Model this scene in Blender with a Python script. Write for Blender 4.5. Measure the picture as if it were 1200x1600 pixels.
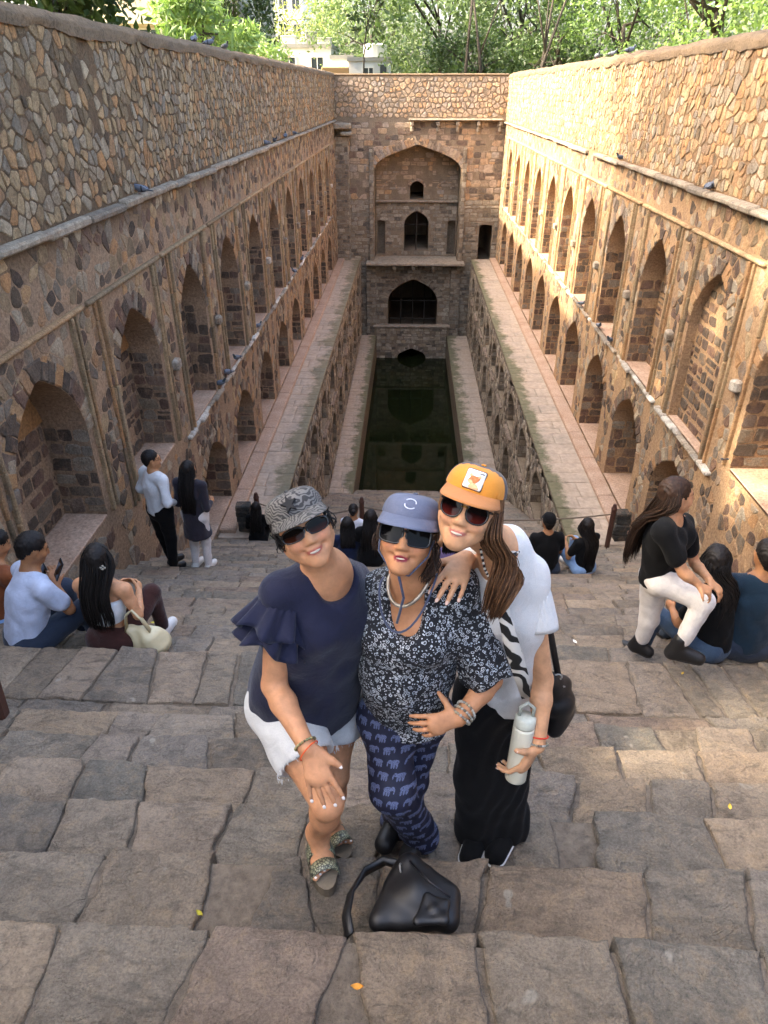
import bpy, math, random
import numpy as np
from mathutils import Vector, Matrix, Quaternion
R = math.radians
for _o in list(bpy.data.objects):
    bpy.data.objects.remove(_o)
S = bpy.context.scene
COL = S.collection
# ------------------------------------------------------------------ camera, sky, sun, exposure
PITCH, YAW, FPX = 31.0, 2.0, 1098.0
_c = bpy.data.cameras.new('camera'); CAM = bpy.data.objects.new('camera', _c); COL.objects.link(CAM)
_c.sensor_fit = 'AUTO'; _c.sensor_width = 36.0; _c.lens = 36.0 * FPX / 1600.0
_c.clip_start = 0.02; _c.clip_end = 4000
CAM.location = (0, 0, 0); CAM.rotation_euler = (R(90 - PITCH), 0, R(YAW)); S.camera = CAM
SUN_DIR = Vector((-0.80, -0.06, 0.60)).normalized()          # towards the sun
W = bpy.data.worlds.new('World'); S.world = W; W.use_nodes = True
_n = W.node_tree.nodes; _n.clear()
_out = _n.new('ShaderNodeOutputWorld'); _bg = _n.new('ShaderNodeBackground'); _sky = _n.new('ShaderNodeTexSky')
_sky.sky_type = 'NISHITA'; _sky.sun_disc = False
_sky.sun_elevation = math.asin(SUN_DIR.z); _sky.sun_rotation = math.atan2(SUN_DIR.x, SUN_DIR.y)
_sky.air_density = 1.0; _sky.dust_density = 8.0; _sky.ozone_density = 0.0; _sky.altitude = 200
_bg.inputs[1].default_value = 0.15
W.node_tree.links.new(_sky.outputs[0], _bg.inputs[0]); W.node_tree.links.new(_bg.outputs[0], _out.inputs[0])
_l = bpy.data.lights.new('sun', 'SUN'); SUN = bpy.data.objects.new('sun', _l); COL.objects.link(SUN)
_l.energy = 2.0; _l.angle = R(1.5); _l.color = (1.0, 0.87, 0.66)
SUN.rotation_euler = (-SUN_DIR).to_track_quat('-Z', 'Y').to_euler(); SUN.location = (-20, 0, 25)
S.view_settings.view_transform = 'Standard'; S.view_settings.look = 'None'
S.view_settings.exposure = 2.95; S.view_settings.gamma = 1.0; S.view_settings.use_curve_mapping = False
S.render.engine = 'CYCLES'; S.cycles.use_denoising = True; S.cycles.max_bounces = 4
S.cycles.diffuse_bounces = 3; S.cycles.glossy_bounces = 2; S.cycles.transmission_bounces = 2; S.cycles.transparent_max_bounces = 4
S.cycles.use_adaptive_sampling = True; S.cycles.adaptive_threshold = 0.03; S.cycles.caustics_reflective = False; S.cycles.caustics_refractive = False

# ------------------------------------------------------------------ helpers
_cp, _sp, _cy, _sy = math.cos(R(PITCH)), math.sin(R(PITCH)), math.cos(R(YAW)), math.sin(R(YAW))
def at(px, py, Y):
    """a point of the photograph (1200 x 1600) carried out to the distance Y along the well"""
    a, b = (px - 600) / FPX, (py - 800) / FPX
    x, y, z = a, _cp - b * _sp, -_sp - b * _cp
    wx, wy = x * _cy - y * _sy, x * _sy + y * _cy
    return Vector((wx * Y / wy, Y, z * Y / wy))
def onz(px, py, z):
    p = at(px, py, 1.0); return p * (z / p.z)

def lin(h):
    h = h.lstrip('#'); o = []
    for i in (0, 2, 4):
        c = int(h[i:i+2], 16) / 255.0
        o.append(c / 12.92 if c <= 0.04045 else ((c + 0.055) / 1.055) ** 2.4)
    return tuple(o) + (1.0,)

def hash3(i, j, k, s=0):
    v = np.sin(i * 127.1 + j * 311.7 + k * 74.7 + s * 19.19) * 43758.5453
    return v - np.floor(v)
def vnoise(x, y, z, s=0):
    x, y, z = np.broadcast_arrays(np.asarray(x, float), np.asarray(y, float), np.asarray(z, float))
    i, j, k = np.floor(x), np.floor(y), np.floor(z)
    f, g, h = x - i, y - j, z - k
    f, g, h = f*f*(3-2*f), g*g*(3-2*g), h*h*(3-2*h)
    r = 0
    for a in (0, 1):
        for b in (0, 1):
            for c in (0, 1):
                w = (f if a else 1-f) * (g if b else 1-g) * (h if c else 1-h)
                r = r + w * hash3(i+a, j+b, k+c, s)
    return r * 2 - 1
def fbm(x, y, z, o=4, s=0):
    r, a = 0, 1.0
    for q in range(o):
        r = r + a * vnoise(x, y, z, s + q); a *= .5; x, y, z = x*2.03+3.1, y*2.03+1.7, z*2.03+5.3
    return r

def mesh_np(name, V, F, attrs=None, smooth=True, mats=None):
    """F is an (n,3) or (n,4) int array, or a list of polygons"""
    me = bpy.data.meshes.new(name)
    V = np.asarray(V, np.float32).reshape(-1, 3)
    if isinstance(F, np.ndarray):
        n, k = F.shape
        me.vertices.add(len(V)); me.vertices.foreach_set('co', V.ravel())
        me.loops.add(n*k); me.loops.foreach_set('vertex_index', F.astype(np.int32).ravel())
        me.polygons.add(n); me.polygons.foreach_set('loop_start', (np.arange(n) * k).astype(np.int32))
        me.update(calc_edges=True)
    else:
        tot = np.fromiter((len(f) for f in F), np.int32, len(F))
        me.vertices.add(len(V)); me.vertices.foreach_set('co', V.ravel())
        li = np.fromiter((i for f in F for i in f), np.int32, int(tot.sum()))
        me.loops.add(len(li)); me.loops.foreach_set('vertex_index', li)
        me.polygons.add(len(F)); me.polygons.foreach_set('loop_start', np.concatenate([[0], np.cumsum(tot)[:-1]]).astype(np.int32))
        me.update(calc_edges=True)
    me.polygons.foreach_set('use_smooth', np.full(len(me.polygons), smooth, bool))
    for an, (dt, arr) in (attrs or {}).items():
        at_ = me.attributes.new(an, dt, 'POINT')
        key = {'FLOAT': 'value', 'FLOAT_COLOR': 'color', 'FLOAT_VECTOR': 'vector', 'FLOAT2': 'vector'}[dt]
        at_.data.foreach_set(key, np.asarray(arr, np.float32).ravel())
    return me

def empty(name, loc, label=None, cat=None, group=None):
    o = bpy.data.objects.new(name, None); COL.objects.link(o); o.location = loc; o.empty_display_size = .1
    tag(o, label, cat, group); return o
def tag(o, label=None, cat=None, group=None, kind=None):
    for k, v in (('label', label), ('category', cat), ('group', group), ('kind', kind)):
        if v: o[k] = v
    return o
def obj(name, me, mat, parent=None, kind=None):
    """mesh in world coordinates; under a parent it keeps its world place"""
    o = bpy.data.objects.new(name, me); COL.objects.link(o)
    if mat and not me.materials: me.materials.append(mat)
    if parent is not None:
        o.parent = parent
        loc = parent.location if parent.parent is None else Vector((0, 0, 0))
        o.matrix_parent_inverse = Matrix.Translation(-loc)
    if kind: o['kind'] = kind
    return o

class MB:
    """collects simple shapes into one mesh"""
    def __init__(s): s.V = []; s.F = []; s.r = []
    def poly(s, pts, rnd=.5):
        n = len(s.V); s.V += [tuple(p) for p in pts]; s.F.append(list(range(n, n + len(pts)))); s.r += [rnd] * len(pts)
    def add(s, V, F, rnd=.5):
        n = len(s.V); s.V += [tuple(p) for p in V]; s.F += [[i + n for i in f] for f in F]; s.r += [rnd] * len(V)
    def box(s, x0, x1, y0, y1, z0, z1, rnd=.5, M=None):
        V = [(x, y, z) for z in (z0, z1) for y in (y0, y1) for x in (x0, x1)]
        if M is not None: V = [tuple(M @ Vector(v)) for v in V]
        s.add(V, [(0,2,3,1),(4,5,7,6),(0,1,5,4),(2,6,7,3),(0,4,6,2),(1,3,7,5)], rnd)
    def rbox(s, c, size, b, rnd=.5, M=None):
        """box with chamfered edges"""
        hx, hy, hz = size[0]/2, size[1]/2, size[2]/2; b = min(b, hx*.9, hy*.9, hz*.9); V = []; F = []; ix = {}
        for sx in (-1, 1):
            for sy in (-1, 1):
                for sz in (-1, 1):
                    for ax in range(3):
                        p = [sx*(hx-b), sy*(hy-b), sz*(hz-b)]; p[ax] = (sx*hx, sy*hy, sz*hz)[ax]
                        ix[(sx, sy, sz, ax)] = len(V); V.append(Vector(p))
        for ax in range(3):
            o1, o2 = [a for a in range(3) if a != ax]
            for sg in (-1, 1):
                f = []
                for a, b2 in ((-1,-1),(1,-1),(1,1),(-1,1)):
                    k = [0,0,0]; k[ax] = sg; k[o1] = a; k[o2] = b2; f.append(ix[(*k, ax)])
                F.append(f)
            for a in (-1, 1):
                for b2 in (-1, 1):
                    f = []
                    for sg, q in ((-1, o1), (1, o1), (1, o2), (-1, o2)):
                        k = [0,0,0]; k[ax] = sg; k[o1] = a; k[o2] = b2; f.append(ix[(*k, q)])
                    F.append(f)
        for sx in (-1, 1):
            for sy in (-1, 1):
                for sz in (-1, 1): F.append([ix[(sx, sy, sz, a)] for a in range(3)])
        c = Vector(c)
        V = [(M @ v if M is not None else v) + c for v in V]
        ce = c
        G = []
        for f in F:
            m = sum((V[i] for i in f), Vector()) / len(f); nn = (V[f[1]] - V[f[0]]).cross(V[f[2]] - V[f[0]])
            G.append(f if nn.dot(m - ce) > 0 else f[::-1])
        s.add(V, G, rnd)
    def tube(s, pts, rad, n=6, rnd=.5, cap=True, flat=None):
        pts = [Vector(p) for p in pts]; L = len(pts)
        if not isinstance(rad, (list, tuple)): rad = [rad] * L
        base = len(s.V); up = Vector((0.13, 0.21, 1)).normalized(); prev = None
        for i, p in enumerate(pts):
            t = (pts[min(i+1, L-1)] - pts[max(i-1, 0)]).normalized()
            if prev is None: a = t.cross(up); a = a if a.length > .01 else t.cross(Vector((1, 0, 0))); a.normalize()
            else: a = (prev - t * prev.dot(t)).normalized()
            prev = a; b = t.cross(a)
            for k in range(n):
                an = 2 * math.pi * k / n; q = p + a * (math.cos(an) * rad[i]) + b * (math.sin(an) * rad[i] * (flat or 1)); s.V.append(tuple(q)); s.r.append(rnd)
        for i in range(L - 1):
            for k in range(n):
                k2 = (k + 1) % n
                s.F.append([base + i*n + k, base + i*n + k2, base + (i+1)*n + k2, base + (i+1)*n + k])
        if cap:
            s.F.append([base + k for k in range(n)][::-1]); s.F.append([base + (L-1)*n + k for k in range(n)])
    def ribbon(s, pts, width_dirs, width, thick, rnd=.5):
        """a flat strap with thickness following pts; width_dirs one vector per point"""
        pts = [Vector(p) for p in pts]; L = len(pts); base = len(s.V)
        for i, p in enumerate(pts):
            t = (pts[min(i+1, L-1)] - pts[max(i-1, 0)]).normalized(); w = Vector(width_dirs[i] if isinstance(width_dirs, list) else width_dirs)
            w = (w - t * w.dot(t)).normalized(); n = t.cross(w)
            wi = width[i] if isinstance(width, (list, tuple)) else width
            for a, b in ((-1,-1),(1,-1),(1,1),(-1,1)):
                s.V.append(tuple(p + w * (a * wi / 2) + n * (b * thick / 2))); s.r.append(rnd)
        for i in range(L - 1):
            for k in range(4):
                k2 = (k + 1) % 4; s.F.append([base + i*4 + k, base + i*4 + k2, base + (i+1)*4 + k2, base + (i+1)*4 + k])
        s.F.append([base + k for k in (3,2,1,0)]); s.F.append([base + (L-1)*4 + k for k in range(4)])
    def mesh(s, name, smooth=False):
        return mesh_np(name, np.array(s.V), s.F, {'rnd': ('FLOAT', s.r)}, smooth)
    def build(s, name, mat, parent=None, smooth=False, kind=None):
        return obj(name, s.mesh(name, smooth), mat, parent, kind)

# ------------------------------------------------------------------ materials
class NT:
    def __init__(s, name):
        s.m = bpy.data.materials.new(name); s.m.use_nodes = True; s.t = s.m.node_tree; s.t.nodes.clear()
        s.out = s.t.nodes.new('ShaderNodeOutputMaterial'); s.b = s.t.nodes.new('ShaderNodeBsdfPrincipled')
        s.t.links.new(s.b.outputs[0], s.out.inputs[0]); s._pos = None
    def put(s, sock, v):
        if hasattr(v, 'is_linked') or isinstance(v, bpy.types.NodeSocket): s.t.links.new(v, sock)
        elif isinstance(v, tuple) and len(v) == 3 and sock.type == 'RGBA': sock.default_value = v + (1,)
        else: sock.default_value = v
    def node(s, typ, **kw):
        n = s.t.nodes.new(typ)
        for k, v in kw.items(): setattr(n, k, v)
        return n
    def pos(s):
        if s._pos is None: s._pos = s.node('ShaderNodeNewGeometry').outputs['Position']
        return s._pos
    def attr(s, name, out='Fac'):
        return s.node('ShaderNodeAttribute', attribute_name=name).outputs[out]
    def math(s, op, a, b=None, c=None, clamp=False):
        n = s.node('ShaderNodeMath', operation=op, use_clamp=clamp); s.put(n.inputs[0], a)
        if b is not None: s.put(n.inputs[1], b)
        if c is not None: s.put(n.inputs[2], c)
        return n.outputs[0]
    def vmath(s, op, a, b=None, o=0):
        n = s.node('ShaderNodeVectorMath', operation=op); s.put(n.inputs[0], a)
        if b is not None: s.put(n.inputs[1], b)
        return n.outputs[o]
    def noise(s, scale, detail=4, rough=.55, vec=None, out=0, dist=0):
        n = s.node('ShaderNodeTexNoise'); s.put(n.inputs['Vector'], vec if vec is not None else s.pos())
        n.inputs['Scale'].default_value = scale; n.inputs['Detail'].default_value = detail; n.inputs['Roughness'].default_value = rough
        n.inputs['Distortion'].default_value = dist; return n.outputs[out]
    def voro(s, scale, feature='F1', vec=None, out='Distance', rnd=1.0, dims='3D'):
        n = s.node('ShaderNodeTexVoronoi', feature=feature, voronoi_dimensions=dims); s.put(n.inputs['Vector'], vec if vec is not None else s.pos())
        n.inputs['Scale'].default_value = scale; n.inputs['Randomness'].default_value = rnd; return n.outputs[out]
    def ramp(s, fac, stops, mode='LINEAR'):
        n = s.node('ShaderNodeValToRGB'); s.put(n.inputs[0], fac); e = n.color_ramp.elements; n.color_ramp.interpolation = mode
        while len(e) < len(stops): e.new(.5)
        for el, (p, c) in zip(e, stops):
            el.position = p; el.color = c if isinstance(c, tuple) else (lin(c) if isinstance(c, str) else (c, c, c, 1))
        return n.outputs[0]
    def mix(s, f, a, b, blend='MIX'):
        n = s.node('ShaderNodeMix', data_type='RGBA', blend_type=blend); s.put(n.inputs[0], f); s.put(n.inputs[6], a); s.put(n.inputs[7], b); return n.outputs[2]
    def remap(s, v, a, b, c=0., d=1.):
        n = s.node('ShaderNodeMapRange'); s.put(n.inputs[0], v)
        for i, q in enumerate((a, b, c, d)): n.inputs[i+1].default_value = q
        return n.outputs[0]
    def bump(s, h, strength=.4, dist=.01, normal=None):
        n = s.node('ShaderNodeBump'); s.put(n.inputs['Height'], h); n.inputs['Strength'].default_value = strength; n.inputs['Distance'].default_value = dist
        if normal is not None: s.put(n.inputs['Normal'], normal)
        return n.outputs[0]
    def done(s, color, rough=.8, normal=None, **kw):
        s.put(s.b.inputs['Base Color'], color); s.put(s.b.inputs['Roughness'], rough)
        if normal is not None: s.put(s.b.inputs['Normal'], normal)
        for k, v in kw.items(): s.put(s.b.inputs[k.replace('_', ' ')], v)
        return s.m

def plain(name, col, rough=.6, bump=0, scale=60, var=.15, **kw):
    t = NT(name); c = lin(col) if isinstance(col, str) else col
    n = t.noise(scale, 4); f = t.remap(n, .25, .75, 1 - var, 1 + var)
    cc = t.mix(1.0, c, f, 'MULTIPLY')
    return t.done(cc, rough, t.bump(n, bump, .004) if bump else None, **kw)

def palette_stops(cols):
    n = len(cols); return [(i / (n - 1), c) for i, c in enumerate(cols)]
def stone_mat(name, cols, gain=1.0, rough=.9, fine=1.0, stain=.5, stain_col='#4a4238', lime=0.0, smear='#7d6853', smear_amt=.6, smear_low=None, zs=-1.35):
    t = NT(name); r = t.attr('rnd')
    base = t.ramp(r, palette_stops(cols))
    n1 = t.noise(7, 3, .62); n2 = t.noise(46, 5, .75); big = t.noise(1.1, 3, .65)
    f = t.math('MULTIPLY', t.remap(n1, .25, .75, .72 * gain, 1.28 * gain), t.remap(n2, .28, .72, .55, 1.45))
    c = t.mix(1.0, base, f, 'MULTIPLY')
    if smear_amt:
        sm = lin(smear)
        if smear_low:
            x = t.node('ShaderNodeSeparateXYZ'); t.put(x.inputs[0], t.pos()); sm = t.mix(t.remap(x.outputs[2], zs, zs - .4), lin(smear), lin(smear_low))
        c = t.mix(t.remap(t.noise(5.2, 4, .72), .50, .64, 0, smear_amt), c, t.mix(1.0, sm, f, 'MULTIPLY'))
    c = t.mix(t.math('MULTIPLY', t.remap(big, .48, .68, 0, 1), stain), c, t.mix(.62, c, lin(stain_col)))
    if lime:
        st = t.vmath('MULTIPLY', t.pos(), (7.0, 7.0, .9))
        c = t.mix(t.math('MULTIPLY', t.remap(t.noise(1.0, 3, .7, st), .60, .74, 0, 1), lime), c, lin('#b7ab97'))
    hs = t.node('ShaderNodeHueSaturation'); hs.inputs['Saturation'].default_value = .96; t.put(hs.inputs['Color'], c); c = hs.outputs[0]
    h = t.math('ADD', n1, t.math('MULTIPLY', n2, 1.0 * fine))
    return t.done(c, rough, t.bump(h, .9, .03), Specular_IOR_Level=.2)

# ------------------------------------------------------------------ rubble masonry
def arch_top(x, w, s, a):
    """height of a pointed arch of half width w, springing s, apex a, at offset x"""
    H = a - s; t = min(abs(x)/w, 1.0); c, p = (.58, 7.) if H < .8*w else (.46, 4.2)
    return s + H*(1 - c*t)*math.sqrt(max(1 - t**p, 0))
def in_arch(u, v, o, m=0.):
    uc, w, sill, spr, apx = o[:5]
    if abs(u - uc) >= w + m or v <= sill - m: return False
    if abs(u - uc) >= w: return v < spr + m
    return v < arch_top(u - uc, w, spr, apx) + m

class Stones:
    """list of stones on surfaces; each is (V, F, rnd, size measure)"""
    def __init__(s, seed): s.r = random.Random(seed); s.items = []
    def piece(s, frame, poly, proud, rnd, embed=.015, mid=True):
        """frame(u, v, off) -> point; poly list of (u, v)"""
        n = len(poly); cu = sum(p[0] for p in poly)/n; cv = sum(p[1] for p in poly)/n
        V = [frame(u, v, -embed) for u, v in poly]
        if not mid:
            V += [frame(cu + (u-cu)*.94, cv + (v-cv)*.94, proud*(.75 + .5*s.r.random())) for u, v in poly]
            F = [(i, (i+1) % n, n + (i+1) % n, n + i) for i in range(n)] + [tuple(range(n, 2*n))]; c = Vector(frame(cu, cv, 0)); s.items.append((V, F, rnd, 0.0)); return
        V += [frame(u, v, proud*.30) for u, v in poly]
        V += [frame(cu + (u-cu)*.87, cv + (v-cv)*.87, proud*(.75 + .5*s.r.random())) for u, v in poly]
        F = []
        for i in range(n):
            j = (i + 1) % n; F += [(i, j, n+j, n+i), (n+i, n+j, 2*n+j, 2*n+i)]
        F.append(tuple(range(2*n, 3*n)))
        c = Vector(frame(cu, cv, 0)); ar = (max(p[0] for p in poly)-min(p[0] for p in poly)) * (max(p[1] for p in poly)-min(p[1] for p in poly))
        s.items.append((V, F, rnd, ar / max(c.length_squared, .1) * (1 if c.y > 1.5 else 0)))
    def rubble(s, frame, u0, u1, v0, v1, ok, hmin=.12, hmax=.21, wmin=.10, wmax=.26, keep=.93, proud=(.012, .035), pal=(0, 1), gap=.016, round_=.3):
        r = s.r; v = v0
        while v < v1 - .05:
            hh = min(r.uniform(hmin, hmax), v1 - v); u = u0 - r.uniform(0, .1)
            while u < u1:
                ww = r.uniform(wmin, wmax) * (1.35 if r.random() < .12 else 1); a, b = max(u, u0), min(u + ww, u1); u += ww
                if b - a < .05 or r.random() > keep: continue
                lo, hi = v + gap/2, v + hh - gap/2
                parts = [(lo, hi)]
                if r.random() < .13 and hh > .14: m = r.uniform(.4, .6); parts = [(lo, lo + (hi-lo)*m - gap/2), (lo + (hi-lo)*m + gap/2, hi)]
                for lo2, hi2 in parts:
                    lo3, hi3 = lo2 + r.uniform(-.012, .016), hi2 + r.uniform(-.016, .012)
                    cu, cv = (a+b)/2, (lo3+hi3)/2
                    if not ok(cu, cv): continue
                    hw, h2 = (b-a-gap)/2, (hi3-lo3)/2; ch = r.uniform(.06, .34) + round_*.3
                    P = []
                    for x, y in ((-1+ch, -1), (1-ch, -1), (1, -1+ch), (1, 1-ch), (1-ch, 1), (-1+ch, 1), (-1, 1-ch), (-1, -1+ch)):
                        P.append((cu + hw*(x + r.uniform(-.2, .16)), cv + h2*(y + r.uniform(-.2, .16))))
                    Q = []; good = True
                    for (x, y) in P:
                        k = 1.0
                        while not ok(x, y):
                            k -= .18
                            if k < .25: good = False; break
                            x, y = cu + (x-cu)*.8, cv + (y-cv)*.8
                        Q.append((x, y))
                    if not good: continue
                    s.piece(frame, Q, r.uniform(*proud), pal[0] + (pal[1]-pal[0])*r.random())
            v += hh
    def crazy(s, frame, u0, u1, v0, v1, ok, a=.17, b=.16, keep=.95, proud=(.005, .02), pal=(0, 1), gap=.022, jit=.40, mid=True):
        """random rubble: stones are the shrunken cells about scattered points, so no courses repeat"""
        r = s.r; nu, nv = max(2, int(round((u1-u0)/a))), max(2, int(round((v1-v0)/b))); a, b = (u1-u0)/nu, (v1-v0)/nv
        P = {(i, j): (u0 + (i + .5 + (.25 if j % 2 else -.25) + r.uniform(-jit, jit))*a, v0 + (j + .5 + r.uniform(-jit, jit))*b) for i in range(-1, nu+1) for j in range(-1, nv+1)}
        for key in list(P):
            if 0 <= key[0] < nu and 0 <= key[1] < nv and r.random() < .17: del P[key]
        NB = [(i, j) for i in (-2, -1, 0, 1, 2) for j in (-2, -1, 0, 1, 2) if (i, j) != (0, 0) and abs(i) + abs(j) < 4]
        for i in range(nu):
            for j in range(nv):
                if (i, j) not in P: continue
                x, y = P[i, j]
                if r.random() > keep or not ok(x, y): continue
                poly = [(max(x-1.6*a, u0), max(y-1.6*b, v0)), (min(x+1.6*a, u1), max(y-1.6*b, v0)), (min(x+1.6*a, u1), min(y+1.6*b, v1)), (max(x-1.6*a, u0), min(y+1.6*b, v1))]
                for di, dj in NB:
                    q = P.get((i+di, j+dj))
                    if q is None: continue
                    nx, ny = q[0]-x, q[1]-y; L = math.hypot(nx, ny)
                    if L < .02: continue
                    nx, ny = nx/L, ny/L; lim = L/2 - gap/2; out = []; D = [(px-x)*nx + (py-y)*ny - lim for px, py in poly]
                    if max(D) <= 0: continue
                    for k in range(len(poly)):
                        k2 = (k+1) % len(poly)
                        if D[k] <= 0: out.append(poly[k])
                        if (D[k] <= 0) != (D[k2] <= 0): t = D[k]/(D[k]-D[k2]); out.append((poly[k][0]+(poly[k2][0]-poly[k][0])*t, poly[k][1]+(poly[k2][1]-poly[k][1])*t))
                    poly = out
                    if len(poly) < 3: break
                if len(poly) < 3: continue
                Q = []
                for k in range(len(poly)):
                    p0, p1, p2 = poly[k-1], poly[k], poly[(k+1) % len(poly)]; f = r.uniform(.10, .26)
                    Q.append((p1[0]+(p0[0]-p1[0])*f, p1[1]+(p0[1]-p1[1])*f)); Q.append((p1[0]+(p2[0]-p1[0])*f, p1[1]+(p2[1]-p1[1])*f))
                G = []; good = True
                for qx, qy in Q:
                    k = 1.0
                    while not ok(qx, qy):
                        k -= .18
                        if k < .25: good = False; break
                        qx, qy = x + (qx-x)*.8, y + (qy-y)*.8
                    G.append((qx, qy))
                if good: s.piece(frame, G, r.uniform(*proud), pal[0] + (pal[1]-pal[0])*r.random(), .012, mid)
    def voussoirs(s, frame, o, length=.24, n=None, proud=(.015, .04), pal=(0, 1)):
        uc, w, sill, spr, apx = o[:5]; r = s.r
        pts = [(uc + w*math.sin(-math.pi/2 + math.pi*i/60), 0) for i in range(61)]
        pts = [(u, arch_top(u-uc, w, spr, apx)) for u, _ in pts]
        L = [0]
        for a, b in zip(pts, pts[1:]): L.append(L[-1] + math.hypot(b[0]-a[0], b[1]-a[1]))
        n = n or max(9, int(L[-1] / .15)); e = [L[-1]*i/n for i in range(n+1)]
        def P(l):
            for i in range(60):
                if L[i+1] >= l: break
            f = (l - L[i]) / max(L[i+1]-L[i], 1e-6); a, b = pts[i], pts[i+1]
            t = (b[0]-a[0], b[1]-a[1]); q = math.hypot(*t) or 1
            return a[0]+t[0]*f, a[1]+t[1]*f, -t[1]/q, t[0]/q
        for i in range(n):
            a, b = P(e[i]+.008), P(e[i+1]-.008); ln = length * r.uniform(.85, 1.15)
            s.piece(frame, [(a[0]+a[2]*.005, a[1]+a[3]*.005), (b[0]+b[2]*.005, b[1]+b[3]*.005), (b[0]+b[2]*ln, b[1]+b[3]*ln), (a[0]+a[2]*ln, a[1]+a[3]*ln)],
                    r.uniform(*proud), pal[0] + (pal[1]-pal[0])*r.random())
    def emit(s, parent, mat, name='stone', rest='rubble_masonry', limit=300):
        it = sorted(s.items, key=lambda q: -q[3])
        for V, F, rn, m in it[:limit]:
            obj(name, mesh_np(name, np.array(V), [list(f) for f in F], {'rnd': ('FLOAT', [rn]*len(V))}, False), mat, parent)
        V, F, rr = [], [], []
        for v, f, rn, m in it[limit:]:
            n = len(V); V += [tuple(p) for p in v]; F += [[i + n for i in q] for q in f]; rr += [rn]*len(v)
        if V: obj(rest, mesh_np(rest, np.array(V), F, {'rnd': ('FLOAT', rr)}, False), mat, parent, 'stuff')
# ------------------------------------------------------------------ the stepwell: walls
XL, XR, YE, ZTL, ZTR = -3.8, 4.6, 39.5, .63, .58
XTL, XTR, ZTER, ZLED, ZWAT = -2.65, 3.3, -7.8, -11.9, -13.2
PXL, PXR, YPOOL = -1.8, 2.16, 21.0
PAL = ['#50453a', '#877459', '#ab936f', '#a97f54', '#7f7568', '#ac9c82', '#66594c', '#4e453d', '#74594a', '#7d7366', '#a59882']
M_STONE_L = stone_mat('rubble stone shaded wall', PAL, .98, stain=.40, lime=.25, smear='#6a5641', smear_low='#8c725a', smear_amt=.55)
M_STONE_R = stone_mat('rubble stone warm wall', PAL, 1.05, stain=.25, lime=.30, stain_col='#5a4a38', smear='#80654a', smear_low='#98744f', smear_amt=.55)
M_STONE_E = stone_mat('cobble stone end wall', ['#6a5c4e', '#8f7e6c', '#a99378', '#ab8762', '#93897d', '#a8917a', '#6e6052', '#5a5048', '#7a6454', '#877d70', '#b8aa95'], 1.08, stain=.25, smear='#86745f')
M_STONE_G = stone_mat('grey end wall stone', ['#6f685c', '#857c6d', '#968b7a', '#8a7d6a', '#80786c', '#9c917f', '#6a6257', '#5c554c', '#756758', '#827a6c', '#a89d8a'], 1.1, stain=.3, smear='#8a7d6a')
M_STONE_T = stone_mat('trench wall stone', ['#75695b', '#948672', '#a8987f', '#9b876e', '#8f8577', '#b0a18c', '#6e6458', '#5c544b', '#7c6a5a', '#8c8274', '#b9ab94'], 1.15, stain=.35, stain_col='#4a4438', smear='#94836d')
def mortar_mat(name, cols, bump=1.0, low=None, zs=-1.35):
    t = NT(name); n1 = t.noise(2.2, 3, .65); n2 = t.noise(26, 5, .72)
    c = t.ramp(n1, palette_stops(cols))
    if low:
        x = t.node('ShaderNodeSeparateXYZ'); t.put(x.inputs[0], t.pos()); c = t.mix(t.remap(x.outputs[2], zs, zs - .4), c, t.ramp(n1, palette_stops(low)))
    c = t.mix(1.0, c, t.remap(n2, .25, .75, .5, 1.45), 'MULTIPLY')
    h = t.math('ADD', n1, t.math('MULTIPLY', n2, 1.1))
    return t.done(c, .93, t.bump(h, .8, .03 * bump), Specular_IOR_Level=.2)
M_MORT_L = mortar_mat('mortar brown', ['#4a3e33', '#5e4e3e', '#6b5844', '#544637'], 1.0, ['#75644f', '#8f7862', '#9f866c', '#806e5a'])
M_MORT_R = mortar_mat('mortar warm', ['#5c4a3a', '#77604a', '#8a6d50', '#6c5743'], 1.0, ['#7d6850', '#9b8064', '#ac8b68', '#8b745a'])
M_MORT_E = mortar_mat('mortar end wall', ['#5e5347', '#7b6c5b', '#8c7c68', '#6e6152'])
M_MORT_T = mortar_mat('mortar trench', ['#5c5246', '#7c6e5c', '#8f7f6a', '#6b5f51'])
M_PLAST = mortar_mat('ochre lime plaster', ['#7a5c3e', '#8f6b48', '#9a7850', '#806448'], .35)
M_LEDGE = stone_mat('weathered ledge stone', ['#7d7366', '#9a8e7c', '#a89a86', '#8c8172'], 1.0, stain=.4, lime=.3)
M_LIME = stone_mat('bird limed sill stone', ['#a1988a', '#bdb5a6', '#cfc8bb', '#8f8678'], 1.05, stain=.2)
M_COPE = mortar_mat('mud coping', ['#4e4337', '#6a5b4a', '#7d6a54', '#5a4e40'], 1.6)
M_DARK = plain('dark inner stone', '#3a3630', .95, .5, 9)

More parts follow.
